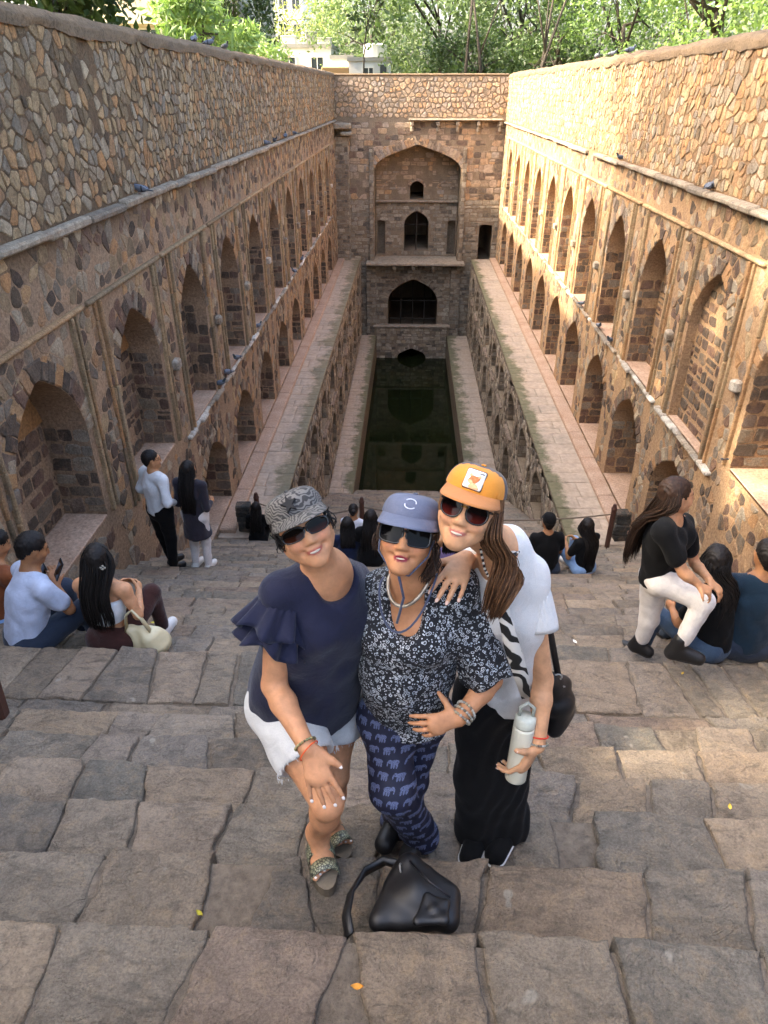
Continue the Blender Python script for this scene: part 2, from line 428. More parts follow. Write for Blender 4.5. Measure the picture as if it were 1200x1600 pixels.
def wall_body(name, frame, u0, u1, v0, v1, ops, mat, parent, vbot=None):
    """front skin with real openings, their reveals, floors and back walls"""
    m = MB(); br = {u0, u1}
    for o in ops:
        for i in range(17): br.add(round(o[0] + o[1]*math.sin(-math.pi/2 + math.pi*i/16), 5))
    br = sorted(b for b in br if u0 <= b <= u1)
    for a, b in zip(br, br[1:]):
        if b - a < 1e-4: continue
        mid = (a + b)/2; cur = (v0, v0)
        for o in sorted((o for o in ops if abs(mid - o[0]) < o[1]), key=lambda q: q[2]):
            m.poly([frame(a, cur[0], 0), frame(b, cur[1], 0), frame(b, o[2], 0), frame(a, o[2], 0)])
            cur = (arch_top(a - o[0], *o[1:2], o[3], o[4]), arch_top(b - o[0], o[1], o[3], o[4]))
        m.poly([frame(a, cur[0], 0), frame(b, cur[1], 0), frame(b, v1, 0), frame(a, v1, 0)])
    for o in ops:
        uc, w, sill, spr, apx, dep = o[:6]
        out = [(uc - w, sill)] + [(uc + w*math.sin(-math.pi/2 + math.pi*i/16),) for i in range(17)] + [(uc + w, sill)]
        out = [p if len(p) == 2 else (p[0], arch_top(p[0]-uc, w, spr, apx)) for p in out]
        n = len(out)
        for i in range(n):
            p, q = out[i], out[(i+1) % n]
            m.poly([frame(*p, 0), frame(*q, 0), frame(*q, -dep), frame(*p, -dep)])
        if not (len(o) > 6 and o[6]): m.poly([frame(*p, -dep) for p in out])
    return m.build(name, mat, parent)

def ok_fn(ops, lo, extra=None, marg=.02):
    def ok(u, v):
        if v < lo(u): return False
        for o in ops:
            if abs(u - o[0]) < o[1] + .4 and in_arch(u, v, o, marg): return False
        return not (extra and extra(u, v))
    return ok

def stair_z(y):
    if y < 2.916: return -(2.074 + .216*((y - 1.116)/.36)) - .1
    if y < 3.69: return -3.37
    if y < 11.85: return -(3.37 + .543*(y - 3.69)) - .1
    return ZTER

frL = lambda u, v, o: (XL + o, u, v)
frR = lambda u, v, o: (XR - o, u, v)
LC = [6.72 + 2.82*k for k in range(11)]
RC = [5.2 + 2.85*k for k in range(12)]
OPL = [(c, .84 if k < 2 else .78, [-4.66, -5.0][k] if k < 2 else -5.15, -3.5, -2.54, [.55, .5][k] if k < 2 else .42) for k, c in enumerate(LC)]
OPL += [(c, .92, -7.66, -6.75, -5.92, .75) for c in LC[2:]]
OPR = [(c, .76 if k != 1 else 1.0, [-4.2, -4.62][k] if k < 2 else -4.92, -3.3, -2.32, [.9, .8, .16][k] if k < 3 else .42) for k, c in enumerate(RC)]
OPR += [(c, .92, -7.66 if c > 12 else -7.3, -6.35, -5.45, .75) for c in RC[2:]]

def side_wall(side):
    L = side == 'left'; X = XL if L else XR; sg = 1 if L else -1; fr = frL if L else frR
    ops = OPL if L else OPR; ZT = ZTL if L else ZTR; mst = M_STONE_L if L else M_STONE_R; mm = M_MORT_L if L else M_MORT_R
    root = empty('stone_wall', (X, 14, ZTER), 'long arcaded rubble wall along the %s side of the stepwell, %s' % (side, 'shaded grey brown' if L else 'warm and partly sunlit'), 'wall', 'arcaded side walls of the stepwell')
    Y0 = -3.0
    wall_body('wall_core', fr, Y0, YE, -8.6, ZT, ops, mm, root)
    m = MB(); xo = X - sg*.75
    m.poly([(xo, Y0, -.6), (xo, YE+1, -.6), (xo, YE+1, ZT), (xo, Y0, ZT)]); m.poly([(X, Y0, -8.6), (xo, Y0, -8.6), (xo, Y0, ZT), (X, Y0, ZT)])
    m.build('outer_face', mm, root)
    # mud coping: a rounded uneven strip
    V, F = [], []; ys = np.arange(Y0, YE + .31, .16); prof = [(-.03, -.10), (-.035, .0), (.02, .06), (.16, .10), (.38, .12), (.6, .09), (.74, .04), (.79, -.05)]
    for y in ys:
        for i, (a, b) in enumerate(prof):
            nz = float(fbm(y*2.6, i*1.3, 3.3 if L else 8.1, 5)); V.append((X - sg*(a + .025*nz), y, ZT + b + .04*nz - (.06*max(0, math.sin(y*2.1 + 1)) if (L and 2 < y < 7) else 0)))
    n = len(prof)
    for i in range(len(ys)-1):
        for k in range(n-1): F.append([i*n+k, i*n+k+1, (i+1)*n+k+1, (i+1)*n+k])
    obj('coping', mesh_np('coping', np.array(V), F), M_COPE, root)
    # string course: separate ledge stones
    rr = random.Random(5 if L else 6); zs = -1.29 if L else -1.37; y = .6; pieces = []
    while y < YE - .3:
        ln = rr.uniform(.5, 1.3); y2 = min(y + ln, YE - .1)
        if L or not (19.2 < y < 19.9):
            mb = MB(); d = rr.uniform(.10, .14); h = rr.uniform(.07, .10) if y < 22 else .06
            c = (X + sg*(d/2 - .03), (y+y2)/2, zs + rr.uniform(-.012, .012)); mb.rbox(c, (d + .06, y2 - y - .008, h), .022, rr.random(), Matrix.Rotation(rr.uniform(-.012, .012), 4, 'X') @ Matrix.Rotation(sg*rr.uniform(.0, .2), 4, 'Y'))
            mb.build('ledge_stone', M_LEDGE, root)
        y = y2
    # mouldings: ribs either side of every upper niche, a band above, bed blocks at mid height, limed sills
    cs = LC if L else RC; ap = -2.54 if L else -2.32; ribs = []
    zb = ap + .38
    for k, c in enumerate(cs):
        o = ops[k]; sill = o[2]
        for q in (-1, 1):
            for ww, off, pr in ((.05, o[1] + .16, .055), (.045, o[1] + .30, .04)):
                if off > 1.2: continue
                uu = c + q*off; mb = MB(); z0 = max(sill - .02, stair_z(uu) + .1); zz = z0
                while zz < zb - .1:
                    z2 = min(zz + rr.uniform(.5, 1.0), zb - .03); mb.rbox((X + sg*(pr/2 - .01), uu + rr.uniform(-.006, .006), (zz+z2)/2), (pr + .02, ww, z2 - zz - .006), .012, .08 + .22*rr.random()); zz = z2
                mb.build('niche_rib', mst, root)
        if k >= 1 or not L:
            uu = c + 1.36; zc = (ap + sill)/2 - .05
            if uu < YE - .4 and zc > stair_z(uu) + .3:
                mb = MB(); mb.rbox((X + sg*.05, uu, zc), (.13, .20, .17), .03, rr.random(), Matrix.Rotation(rr.uniform(-.2, .2), 4, 'X')); mb.build('bed_block', M_LIME if k % 3 == 1 else M_LEDGE, root)
        if k >= 2:
            u = c - 1.36
            while u < min(c + 1.36, YE - .2) - .12:
                w2 = rr.uniform(.25, .55); e = min(u + w2, c + 1.36, YE - .15)
                mb = MB(); d = rr.uniform(.05, .11); mb.rbox((X + sg*(d/2 - .05), (u+e)/2, sill - .05), (d + .1, e - u - .012, rr.uniform(.05, .08)), .02, rr.random(), Matrix.Rotation(rr.uniform(-.04, .04), 4, 'X')); mb.build('sill_stone', M_LIME if rr.random() < .35 else M_LEDGE, root); u = e
        u = c - 1.36; e = min(c + 1.36, YE - .05); mb = MB(); mb.rbox((X + sg*.015, (u+e)/2, zb), (.08, e - u - .01, .06), .02, .08 + .22*rr.random()); mb.build('cornice_band', mst, root)
    # stones
    st = Stones(11 if L else 12); near = lambda u, v: False
    def rib(u, v):
        for c in cs:
            if abs(u - c) < 1.3 and v < zb + .06: return abs(abs(u - c) - 1.03) < .12 or abs(v - zb) < .05
        return abs(v - zs) < .055
    ok = ok_fn(ops, lambda u: stair_z(u) - .05 if u < 12 else ZTER, rib)
    slit = [(4.2, -.62), (6.2, -.42), (9.5, -.3)] if L else [(9.2, -.75), (9.3, -.35), (7.0, -.35), (14.6, -.6), (17, -.7)]
    ok2 = lambda u, v: ok(u, v) and not any(abs(u - a) < .07 and abs(v - b) < .14 for a, b in slit)
    st.crazy(fr, .3, 10, zs + .06, ZT - .06, ok2, .135, .145, .97, (.004, .016), (0, .56), .020)
    st.crazy(fr, 10, 20, zs + .06, ZT - .06, ok2, .145, .155, .97, (.005, .018), (.05, .56), .024, .38, False)
    st.crazy(fr, 20, YE, zs + .06, ZT - .06, ok2, .165, .165, .97, (.008, .022), (.05, .56), .032, .36, False)
    st.crazy(fr, .3, 12, zb + .04, zs - .05, ok, .19, .16, .80, (.002, .012), (.0, .9), .022)
    st.crazy(fr, 12, YE, zb + .04, zs - .05, ok, .21, .17, .80, (.002, .012), (.0, .9), .024, .4, False)
    st.crazy(fr, 1.0, 14, ops[5][2] - .1, zb - .04, ok, .17, .16, .86, (.003, .016), (.1, .98), .020)
    st.crazy(fr, 14, YE, ops[5][2] - .1, zb - .04, ok, .19, .16, .86, (.003, .016), (.1, .98), .020, .4, False)
    st.crazy(fr, 5.0, 14, ZTER, ops[5][2] - .1, ok, .18, .16, .88, (.003, .016), (.3, .98), .024)
    st.crazy(fr, 14, YE, ZTER, ops[5][2] - .1, ok, .19, .16, .86, (.003, .014), (.1, .98), .022, .4, False)
    for o in ops:
        uc, w, sill, spr, apx, dep = o
        fb = (lambda d: (lambda u, v, q: fr(u, v, q - d)))(dep)
        top = spr + .12 if not (L and uc > 12) else apx - .1
        if not L and dep < .3: top = apx
        inside = lambda u, v, o=o: in_arch(u, v, o, -.02)
        st.rubble(fb, uc - w, uc + w, sill, top, inside, .17, .26, .18, .36, .92, (.008, .025), (.58, .84) if uc < 15 else (.4, .9), .05)
        for q in (-1, 1):
            fj = lambda u, v, k, uc=uc, w=w, q=q: fr(uc + q*w - q*k*.6, v, -u)
            if dep > .3: st.rubble(fj, .0, dep, sill + .02, spr + .1, lambda u, v: True, .16, .24, .14, .34, .92, (.004, .014), (.55, .95), .02)
        if uc < 22: st.voussoirs(fr, o, .24, None, (.008, .026), (.2, .95))
    st.emit(root, mst)
    # plastered tympana over the near niches
    for k in (0, 1):
        uc, w, sill, spr, apx, dep = ops[k]; mb = MB()
        P = [(uc + w*.995*math.sin(-math.pi/2 + math.pi*i/16)) for i in range(17)]; out = [(p, max(arch_top(p-uc, w, spr, apx) - .004, spr + .13)) for p in P]
        mb.poly([fr(u, v, -dep + .035) for u, v in [(uc - w*.995, spr + .13)] + out + [(uc + w*.995, spr + .13)]]); mb.build('plaster_panel', M_PLAST, root)
    return root
WALL_L = side_wall('left'); WALL_R = side_wall('right')

# ------------------------------------------------------------------ end wall with the arched iwan
def end_wall():
    root = empty('end_wall', (.2, YE, ZLED), 'tall end wall with pointed arch recess, dark doorways and cobbled parapet', 'wall')
    fr = lambda u, v, o: (u, YE - o, v); xc = .3; K = 1.0676; XL, XR = -3.8/K, 4.6/K
    big = (xc, 2.08, -7.45, -3.35, -2.2, 1.3, True); low = (.2, 1.28, -11.35, -9.45, -8.3, 9.0)
    door = (3.72, .32, -7.42, -5.72, -5.68, 4.0)
    m = wall_body('wall_core', fr, XL, XR, -11.9, .55, [big, low, door], M_MORT_E, root)
    top = MB(); top.rbox((.2, YE + .37, .58), (8.2, .84, .10), .04); top.build('coping', M_COPE, root)
    bk = MB(); bk.poly([(XL, YE + .8, -.6), (XR, YE + .8, -.6), (XR, YE + .8, .55), (XL, YE + .8, .55)]); bk.build('outer_face', M_MORT_E, root)
    st = Stones(21); ops = [big, low, door]
    ledge = lambda u, v: (abs(v + 1.2) < .07 and u > -.6)
    ok = ok_fn(ops, lambda u: -12, ledge, .0)
    holes = [(-1.35, -2.05), (1.95, -2.1), (3.6, -2.1), (-2.5, -4.3), (-2.4, -5.9), (2.85, -5.7), (-2.1, -8.3), (2.5, -8.3), (-1.5, -8.1), (1.9, -8.1)]
    def okh(u, v): return ok(u, v) and not any(abs(u-a) < .09 and abs(v-b) < .10 for a, b in holes)
    st.crazy(fr, XL, XR, -1.1, .5, okh, .20, .19, .98, (.015, .04), (.1, .56), .05, .34)
    st.rubble(fr, XL, XR, -4.8, -1.25, okh, .22, .34, .22, .46, .9, (.006, .02), (.1, .8), .02)
    st.rubble(fr, XL, XR, -11.9, -4.8, okh, .14, .24, .2, .42, .95, (.008, .028), (.1, .98), .02)
    st.voussoirs(fr, big, .38, 34, (.012, .03), (.15, .6)); st.voussoirs(fr, low, .34, 30, (.012, .03), (.3, .98))
    # back wall of the recess: plane with its own openings, set just in front of the core's
    frb = lambda u, v, o: (u, YE + 1.26 - o, v)
    w1 = (xc, .34, -4.68, -4.15, -3.85, 3.0); w2 = (xc + .02, .62, -7.15, -5.85, -5.22, 5.0)
    n1, n2 = (-1.48, .20, -7.3, -5.72, -5.69, .6), (2.1, .20, -7.3, -5.72, -5.69, .6)
    wall_body('recess_wall', frb, xc - 2.06, xc + 2.06, -7.4, -2.1, [w1, w2, n1, n2], M_MORT_E, root)
    okb = ok_fn([w1, w2, n1, n2], lambda u: -7.4, lambda u, v: abs(v + 4.78) < .06 or v > arch_top(u - xc, 2.06, -3.35, -2.2), .0)
    st.rubble(frb, xc - 2.03, xc + 2.03, -7.35, -4.85, okb, .12, .22, .16, .4, .9, (.004, .02), (.3, .98), .02)
    st.rubble(frb, xc - 2.03, xc + 2.03, -4.7, -2.3, okb, .14, .24, .2, .44, .55, (.002, .01), (.1, .6), .03)
    st.voussoirs(frb, w1, .12, 13, (.02, .03), (.3, .6)); st.voussoirs(frb, w2, .16, 17, (.01, .02), (.3, .6))
    for bx in (-1.05, 1.65):
        blind = (bx, .30, -4.66, -4.2, -3.9); st.voussoirs(frb, blind, .09, 13, (.025, .04), (.2, .6))
    st.items, low_items = [q for q in st.items if q[0][0][2] > -4.6], [q for q in st.items if q[0][0][2] <= -4.6]
    st.emit(root, M_STONE_E, limit=150); st.items = low_items; st.emit(root, M_STONE_G, limit=150)
    mb = MB(); mb.rbox((xc, YE + 1.2, -4.78), (4.1, .22, .1), .03); mb.build('recess_cornice', M_LEDGE, root)
    mb = MB(); mb.rbox((.28, YE + .25, -7.46), (4.9, 2.0, .14), .03); mb.build('balcony_slab', M_LEDGE, root)
    for bx in (-.75, .2, 1.2):
        mb = MB(); mb.rbox((bx, YE - .42, -7.63), (.18, .5, .2), .05); mb.rbox((bx, YE - .22, -7.82), (.16, .3, .18), .05); mb.build('bracket', M_LEDGE, root)
    mb = MB(); mb.rbox((2.0, YE - .16, -1.17), (4.3, .42, .07), .02); mb.build('eave_slab', M_LEDGE, root)
    for bx in (.0, 1.2, 2.1, 3.05, 4.05):
        mb = MB(); mb.rbox((bx, YE - .13, -1.33), (.16, .34, .2), .04); mb.rbox((bx, YE - .06, -1.56), (.15, .2, .24), .05); mb.build('bracket', M_LEDGE, root)
    # left corner pier with a broken eave, and pilaster strips
    for x0, x1, y0, z0, z1, nm in ((-3.78, -2.95, YE - .55, -7.8, -1.85, 'corner_pier'), (-2.0, -1.78, YE - .10, -7.4, -2.3, 'pilaster'), (2.42, 2.62, YE - .10, -7.4, -2.3, 'pilaster'), (-2.2, -1.70, YE - .22, -11.9, -7.6, 'pilaster'), (2.1, 2.6, YE - .22, -11.9, -7.6, 'pilaster')):
        mb = MB(); mb.rbox(((x0+x1)/2, (y0 + YE)/2 + .02, (z0+z1)/2), (x1-x0, YE - y0 + .04, z1-z0), .03); p = mb.build(nm, M_MORT_E, root)
        s2 = Stones(int(abs(x0*100))); fp = lambda u, v, o, y0=y0: (u, y0 - o, v)
        s2.rubble(fp, x0, x1, z0, z1, lambda u, v: True, .14, .24, .14, .4, .95, (.006, .026), (.2, .98), .018)
        fs = lambda u, v, o, x1=x1: (x1 + o, u, v); s2.rubble(fs, y0, YE, z0, z1, lambda u, v: True, .14, .24, .14, .3, .95, (.006, .02), (.2, .98), .018)
        s2.emit(p, M_STONE_G, limit=0)
    mb = MB(); mb.rbox((-3.3, YE - .42, -1.42), (.98, .95, .22), .04); mb.rbox((-3.0, YE - .5, -1.72), (.5, .95, .14), .04); mb.build('broken_eave', M_LEDGE, root)
    # iron grilles
    M_IRON = plain('rusted iron', '#2c2622', .7, .2)
    for nm, xs, zs, y, r in (('iron_grille', [-.42, .2, .82], [-10.55, -9.6], YE + .9, .022),):
        mb = MB()
        for x in xs: mb.tube([(x, y, -11.35), (x, y, -8.4)], r, 6)
        for z in zs: mb.tube([(-1.08, y, z), (1.48, y, z)], r, 6)
        mb.build(nm, M_IRON, root)
    mb = MB(); mb.tube([(xc + .02, YE + 1.5, -7.15), (xc + .02, YE + 1.5, -5.3)], .03, 6); mb.tube([(-.3, YE + 1.5, -5.9), (.94, YE + 1.5, -5.9)], .02, 6); mb.build('iron_grille', M_IRON, root)
    # darkness behind the openings: rooms
    for x0, x1, y0, y1, z0, z1 in ((-1.4, 1.8, YE + .95, YE + 6, -11.4, -8.2), (-.5, 1.2, YE + 2.2, YE + 5, -7.3, -5.0), (3.2, 4.2, YE + 1.4, YE + 4, -7.6, -5.5)):
        pass
    root.location = (.2*K, YE, ZLED*K); root.scale = (K, 1, K)
    return root
END = end_wall()

# ------------------------------------------------------------------ trench walls beside the lower stair
def trench(side):
    L = side == 'left'; X = XTL if L else XTR; sg = 1 if L else -1
    fr = (lambda u, v, o: (XTL + o, u, v)) if L else (lambda u, v, o: (XTR - o, u, v))
    cs = [15.5 + 2.68*k for k in range(9)]
    ops = [(c, .70, -9.35, -8.70, -8.12, .6) for c in cs] + [(c, .70, -11.5, -10.65, -10.0, .6) for c in cs[2:]]
    ops += [(c + 1.34, .22, -9.2, -8.85, -8.6, .35) for c in cs[:-1]]
    ops = [o for o in ops if o[0] + o[1] < YE - .3 and o[2] > -(7.8 + .448*(o[0] - 11.85)) - .1 or o[0] > 21]
    ops = [o for o in ops if o[0] + o[1] < YE - .3]
    root = empty('trench_wall', (X, 24, ZLED), 'lower wall of small niches on the %s of the green pool' % side, 'wall', 'niched walls beside the pool')
    wall_body('wall_core', fr, 11.6, YE, -12.4, ZTER - .10, ops, M_MORT_T, root)
    lo = lambda u: max(ZLED, -(7.8 + .448*(u - 11.85)) - .1)
    st = Stones(31 if L else 32); ok = ok_fn(ops, lo)
    st.crazy(fr, 11.9, YE, ZLED, ZTER - .12, ok, .21, .15, .95, (.004, .022), (.0, 1.), .022, .4, False)
    for o in ops:
        uc, w, sill, spr, apx, dep = o
        for q in (-1, 1):
            fj = lambda u, v, k, uc=uc, w=w, q=q: fr(uc + q*w - q*k*.6, v, -u)
            st.rubble(fj, .0, dep, sill + .02, spr + .1, lambda u, v: True, .14, .22, .14, .3, .9, (.004, .012), (.2, .9), .02)
        if w > .4: st.voussoirs(fr, o, .16, 13, (.006, .02), (.2, .95))
    st.emit(root, M_STONE_T)
    rr = random.Random(9)
    for c in cs:
        mb = MB(); mb.rbox((X + sg*.0, c, -9.47), (.2, 1.3, .07), .03, .8); mb.build('sill_stone', M_STONE_T, root)
    return root
trench('left'); trench('right')

# ------------------------------------------------------------------ stairs
TREADS = []
for k in range(-9, 6):
    y1 = 1.116 + .36*k; TREADS.append((k, y1 - .36, y1, -(2.074 + .216*k), XL, XR))
TREADS.append((6, 2.916, 3.69, -3.37, XL, XR))
for k in range(7, 29):
    y1 = 3.69 + .371*(k - 6); TREADS.append((k, y1 - .371, y1, -(3.37 + .2014*(k - 6)), XL, XR))
for j in range(1, 24):
    y1 = 11.85 + .4575*j; TREADS.append((28 + j, y1 - .4575, y1, -(7.8 + .205*j), XTL, XTR))
SLAB_COLS = ['#8a7d6c', '#948674', '#7d766a', '#9a8873', '#988877', '#8a8074', '#7a6f61', '#a08c74', '#8f7d6d', '#93887a', '#a8947c']
def slab_mat():
    t = NT('worn step slab'); r = t.attr('rnd'); base = t.ramp(r, palette_stops(SLAB_COLS))
    p = t.pos(); n1 = t.noise(2.6, 4, .65, None, 0, .6); n2 = t.noise(15, 6, .72, None, 0, .5); n3 = t.noise(110, 5, .78); n4 = t.noise(420, 2, .5)
    st = t.vmath('MULTIPLY', p, (3.2, 9.0, 9.0)); n5 = t.noise(1.6, 6, .7, st, 0, 1.2)
    c = t.mix(1.0, base, t.remap(n1, .25, .75, .72, 1.34), 'MULTIPLY')
    c = t.mix(t.remap(n2, .5, .72, 0, .55), c, lin('#8e7656')); c = t.mix(t.remap(n5, .52, .70, 0, .6), c, lin('#4f4b44'))
    c = t.mix(1.0, c, t.remap(n3, .32, .68, .68, 1.32), 'MULTIPLY'); c = t.mix(1.0, c, t.remap(n2, .3, .7, .72, 1.28), 'MULTIPLY'); c = t.mix(t.remap(n4, .64, .76, 0, .5), c, lin('#b9ac96')); c = t.mix(t.remap(t.noise(9, 2, .5), .72, .76, 0, .7), c, lin('#b5ab9a'))
    h = t.math('ADD', t.math('MULTIPLY', n2, 1.0), t.math('ADD', t.math('MULTIPLY', n3, .5), t.math('MULTIPLY', n5, 1.3)))
    h = t.math('ADD', h, t.math('MULTIPLY', t.remap(t.voro(2.7, 'DISTANCE_TO_EDGE', t.vmath('ADD', p, t.vmath('MULTIPLY', t.noise(5, 4, .6, None, 1), (.5, .5, .5)))), 0, .012, 0, 1), .10))
    fk = t.noise(5.5, 5, .62, None, 0, 1.0); h = t.math('ADD', h, t.math('MULTIPLY', t.math('ADD', t.remap(fk, .50, .515), t.remap(fk, .60, .612)), .32))
    h = t.math('ADD', h, t.math('MULTIPLY', n4, .06))
    return t.done(c, t.remap(n1, .3, .7, .62, .86), t.bump(h, 1.0, .028), Specular_IOR_Level=.3)
M_SLAB = slab_mat()
M_SBED = mortar_mat('sandy joint mortar', ['#4f473d', '#6b6053', '#7a6d5e', '#5c5347'])
STAIRS = tag(bpy.data.objects.new('steps', None), kind='structure'); COL.objects.link(STAIRS); STAIRS.location = (0, 2, -3)
m = MB()
for i, (k, y0, y1, z, x0, x1) in enumerate(TREADS):
    m.poly([(x0, y0 - .02, z - .022), (x1, y0 - .02, z - .022), (x1, y1 - .03, z - .022), (x0, y1 - .03, z - .022)])
    m.poly([(x0, y1 - .03, z - .022), (x1, y1 - .03, z - .022), (x1, y1 - .03, z - .5), (x0, y1 - .03, z - .5)])
m.build('stair_bed', M_SBED, STAIRS)
JOINTS = {0: (1520, [-60, 65, 285, 515, 570, 757, 972, 1185, 1300]), 1: (1395, [-40, 140, 325, 405, 485, 600, 745, 1007, 1160, 1260]),
          2: (1305, [-60, 85, 200, 345, 470, 600, 720, 870, 925, 1115, 1260]), 3: (1235, [-30, 116, 228, 388, 520, 640, 770, 888, 1005, 1105, 1260]),
          4: (1182, [-20, 124, 200, 330, 450, 600, 700, 850, 966, 1090, 1230]), 5: (1138, [10, 170, 232, 368, 480, 600, 720, 840, 931, 1028, 1078, 1167, 1260]),
          6: (1065, [20, 85, 150, 235, 310, 365, 450, 560, 680, 760, 880, 990, 1060, 1100, 1150, 1210])}
def slab(quad, z, drop, den, seed, rnd, tilt):
    """one worn flagstone: uneven top, ragged rounded edge, real sides; quad = 4 corners (x, y) ccw from near left"""
    (ax, ay), (bx, by), (cx, cy), (dx, dy) = quad
    w = (math.hypot(bx-ax, by-ay) + math.hypot(cx-dx, cy-dy))/2; d = (math.hypot(dx-ax, dy-ay) + math.hypot(cx-bx, cy-by))/2
    nu, nv = max(3, int(w/den)), max(3, int(d/den))
    tu = np.linspace(0, 1, nu+1); tv = np.linspace(0, 1, nv+1)
    if den < .1:
        e = min(.10, .012/max(w, .05)); tu = np.concatenate([[0, e*.35, e], tu[1:-1]*(1-2*e)+e, [1-e, 1-e*.35, 1]]); e = min(.12, .012/max(d, .05)); tv = np.concatenate([[0, e*.35, e], tv[1:-1]*(1-2*e)+e, [1-e, 1-e*.35, 1]])
    else: e = min(.1, .02/max(w, .05)); tu = np.concatenate([[0, e], tu[1:-1], [1-e, 1]]); e = min(.1, .02/max(d, .05)); tv = np.concatenate([[0, e], tv[1:-1], [1-e, 1]])
    U, Vv = np.meshgrid(tu, tv); U, Vv = U.ravel(), Vv.ravel()
    x = (ax*(1-U)+bx*U)*(1-Vv) + (dx*(1-U)+cx*U)*Vv; y = (ay*(1-U)+by*U)*(1-Vv) + (dy*(1-U)+cy*U)*Vv
    ex, ey = np.minimum(U, 1-U)*w, np.minimum(Vv, 1-Vv)*d; e = np.minimum(ex, ey)
    rag = np.exp(-e/.05); rg_ = .011 if den < .1 else .006
    x2 = x + rag*rg_*fbm(x*14+seed, y*14, seed, 4); y2 = y + rag*rg_*fbm(x*14, y*14+seed, seed+5., 4)
    near = np.exp(-e/.006)
    zz = z + .006*fbm(x*2.4+seed, y*2.4, seed*1.3, 4) + .004*fbm(x*13, y*13, seed, 3) + tilt[0]*(U-.5)*w*.7 + tilt[1]*(Vv-.5)*d - .009*near - .002*np.exp(-e/.05) + .005*np.exp(-e/.08)*fbm(x*20, y*20, seed+3., 2)
    n, mm_ = len(tu), len(tv); idx = np.arange(n*mm_).reshape(mm_, n)
    F = np.stack([idx[:-1, :-1], idx[:-1, 1:], idx[1:, 1:], idx[1:, :-1]], -1).reshape(-1, 4)
    ring = np.concatenate([idx[0, :], idx[1:, -1], idx[-1, -2::-1], idx[-2:0:-1, 0]])
    V = np.stack([x2, y2, zz], 1); low = V[ring].copy(); low[:, 2] -= np.where(np.isin(ring, idx[-1, :]), drop, .06)
    b = len(V); r2 = np.arange(len(ring)) + b; nx = np.roll(np.arange(len(ring)), -1)
    G = np.stack([ring, r2, r2[nx], ring[nx]], -1)
    return np.vstack([V, low]), np.vstack([F, G]), rnd
SR = random.Random(77); slabs = []
for (k, y0, y1, z, x0, x1) in TREADS:
    if k < 0: den = .2
    elif k <= 2: den = .016
    elif k <= 6: den = .024
    elif k <= 12: den = .06
    else: den = .14
    if k in JOINTS:
        py, js = JOINTS[k]; xs = [onz(j, py, z).x for j in js]; xs = [x for x in xs if x0 + .2 < x < x1 - .2]
        lo, hi = [], []; x = xs[0]
        while x - x0 > .7: x -= SR.uniform(.35, .6); lo.insert(0, x)
        x = xs[-1]
        while x1 - x > .7: x += SR.uniform(.35, .6); hi.append(x)
        xs = lo + xs + hi
    else:
        xs = []; x = x0 + SR.uniform(.2, .5)
        while x < x1 - .25: xs.append(x); x += SR.uniform(.28, .62)
    rows = [(y0, y1)]
    if k == 6: rows = [(y0, y0 + .27), (y0 + .27, y1)]
    sl = [SR.uniform(-.055, .055) for _ in xs]
    for ri, (ya, yb) in enumerate(rows):
        E = [(x0, x0)] + [(x - s, x + s) for x, s in zip(xs, sl)] + [(x1, x1)]
        if k == 6 and ri == 0: E = [(x0, x0)] + [(x + .12 - s, x + .12 + s) for x, s in zip(xs, sl)][::2] + [(x1, x1)]
        for (a, d_), (b, c) in zip(E, E[1:]):
            g = SR.choice((.003, .004, .007, .015)) if k < 7 else SR.uniform(.004, .014)
            if b - a < .12 or c - d_ < .06: continue
            jn = SR.uniform(-.018, .012); jb = SR.uniform(0, .012)
            q = [(a+g, ya + jb), (b-g, ya + jb), (c-g, yb + jn), (d_+g, yb + SR.uniform(-.018, .012))]
            V, F, rn = slab(q, z + SR.uniform(-.008, .010), .20, den, SR.uniform(0, 90), SR.random(), (SR.uniform(-.03, .03), SR.uniform(-.03, .02)))
            cen = V.mean(0); vis = 1.0 if (ya > .3 and abs(cen[0]) < .62*math.hypot(cen[1], cen[2]) + .3) else 0
            slabs.append((V, F, rn, vis * (b-a)*(yb-ya)/max(float(cen @ cen), .2)))
slabs.sort(key=lambda q: -q[3])
for V, F, rn, _ in slabs[:300]: obj('step_slab', mesh_np('step_slab', V, F, {'rnd': ('FLOAT', np.full(len(V), rn))}), M_SLAB, STAIRS)
VV, FF, RR_, b = [], [], [], 0
for V, F, rn, _ in slabs[300:]: VV.append(V); FF.append(F + b); RR_.append(np.full(len(V), rn)); b += len(V)
obj('step_paving', mesh_np('step_paving', np.vstack(VV), np.vstack(FF), {'rnd': ('FLOAT', np.concatenate(RR_))}), M_SLAB, STAIRS, 'stuff')

# ------------------------------------------------------------------ terraces, pool ledges, water
def paving_mat(name, cols, moss_x0, moss_x1, moss=1.0):
    t = NT(name); n1 = t.noise(1.1, 6, .65); n2 = t.noise(9, 6, .7); n3 = t.noise(60, 4, .6)
    c = t.ramp(n1, palette_stops(cols)); c = t.mix(1.0, c, t.remap(n2, .25, .75, .7, 1.25), 'MULTIPLY')
    x = t.node('ShaderNodeSeparateXYZ'); t.put(x.inputs[0], t.pos())
    e = t.remap(x.outputs[0], moss_x0, moss_x1, 1, 0)
    f = t.math('ADD', t.math('MULTIPLY', e, 1.0), t.math('MULTIPLY', t.math('SUBTRACT', t.noise(1.6, 6, .7), .5), 2.2))
    f = t.remap(f, .40, .75, 0, .80*moss)
    c = t.mix(f, c, t.mix(n2, lin('#3c3f22'), lin('#5f6040')))
    h = t.math('ADD', n2, t.math('MULTIPLY', n3, .4))
    return t.done(c, .85, t.bump(h, .6, .02), Specular_IOR_Level=.3)
TC = ['#857664', '#a5927c', '#b09d89', '#988b7b', '#897d6f']
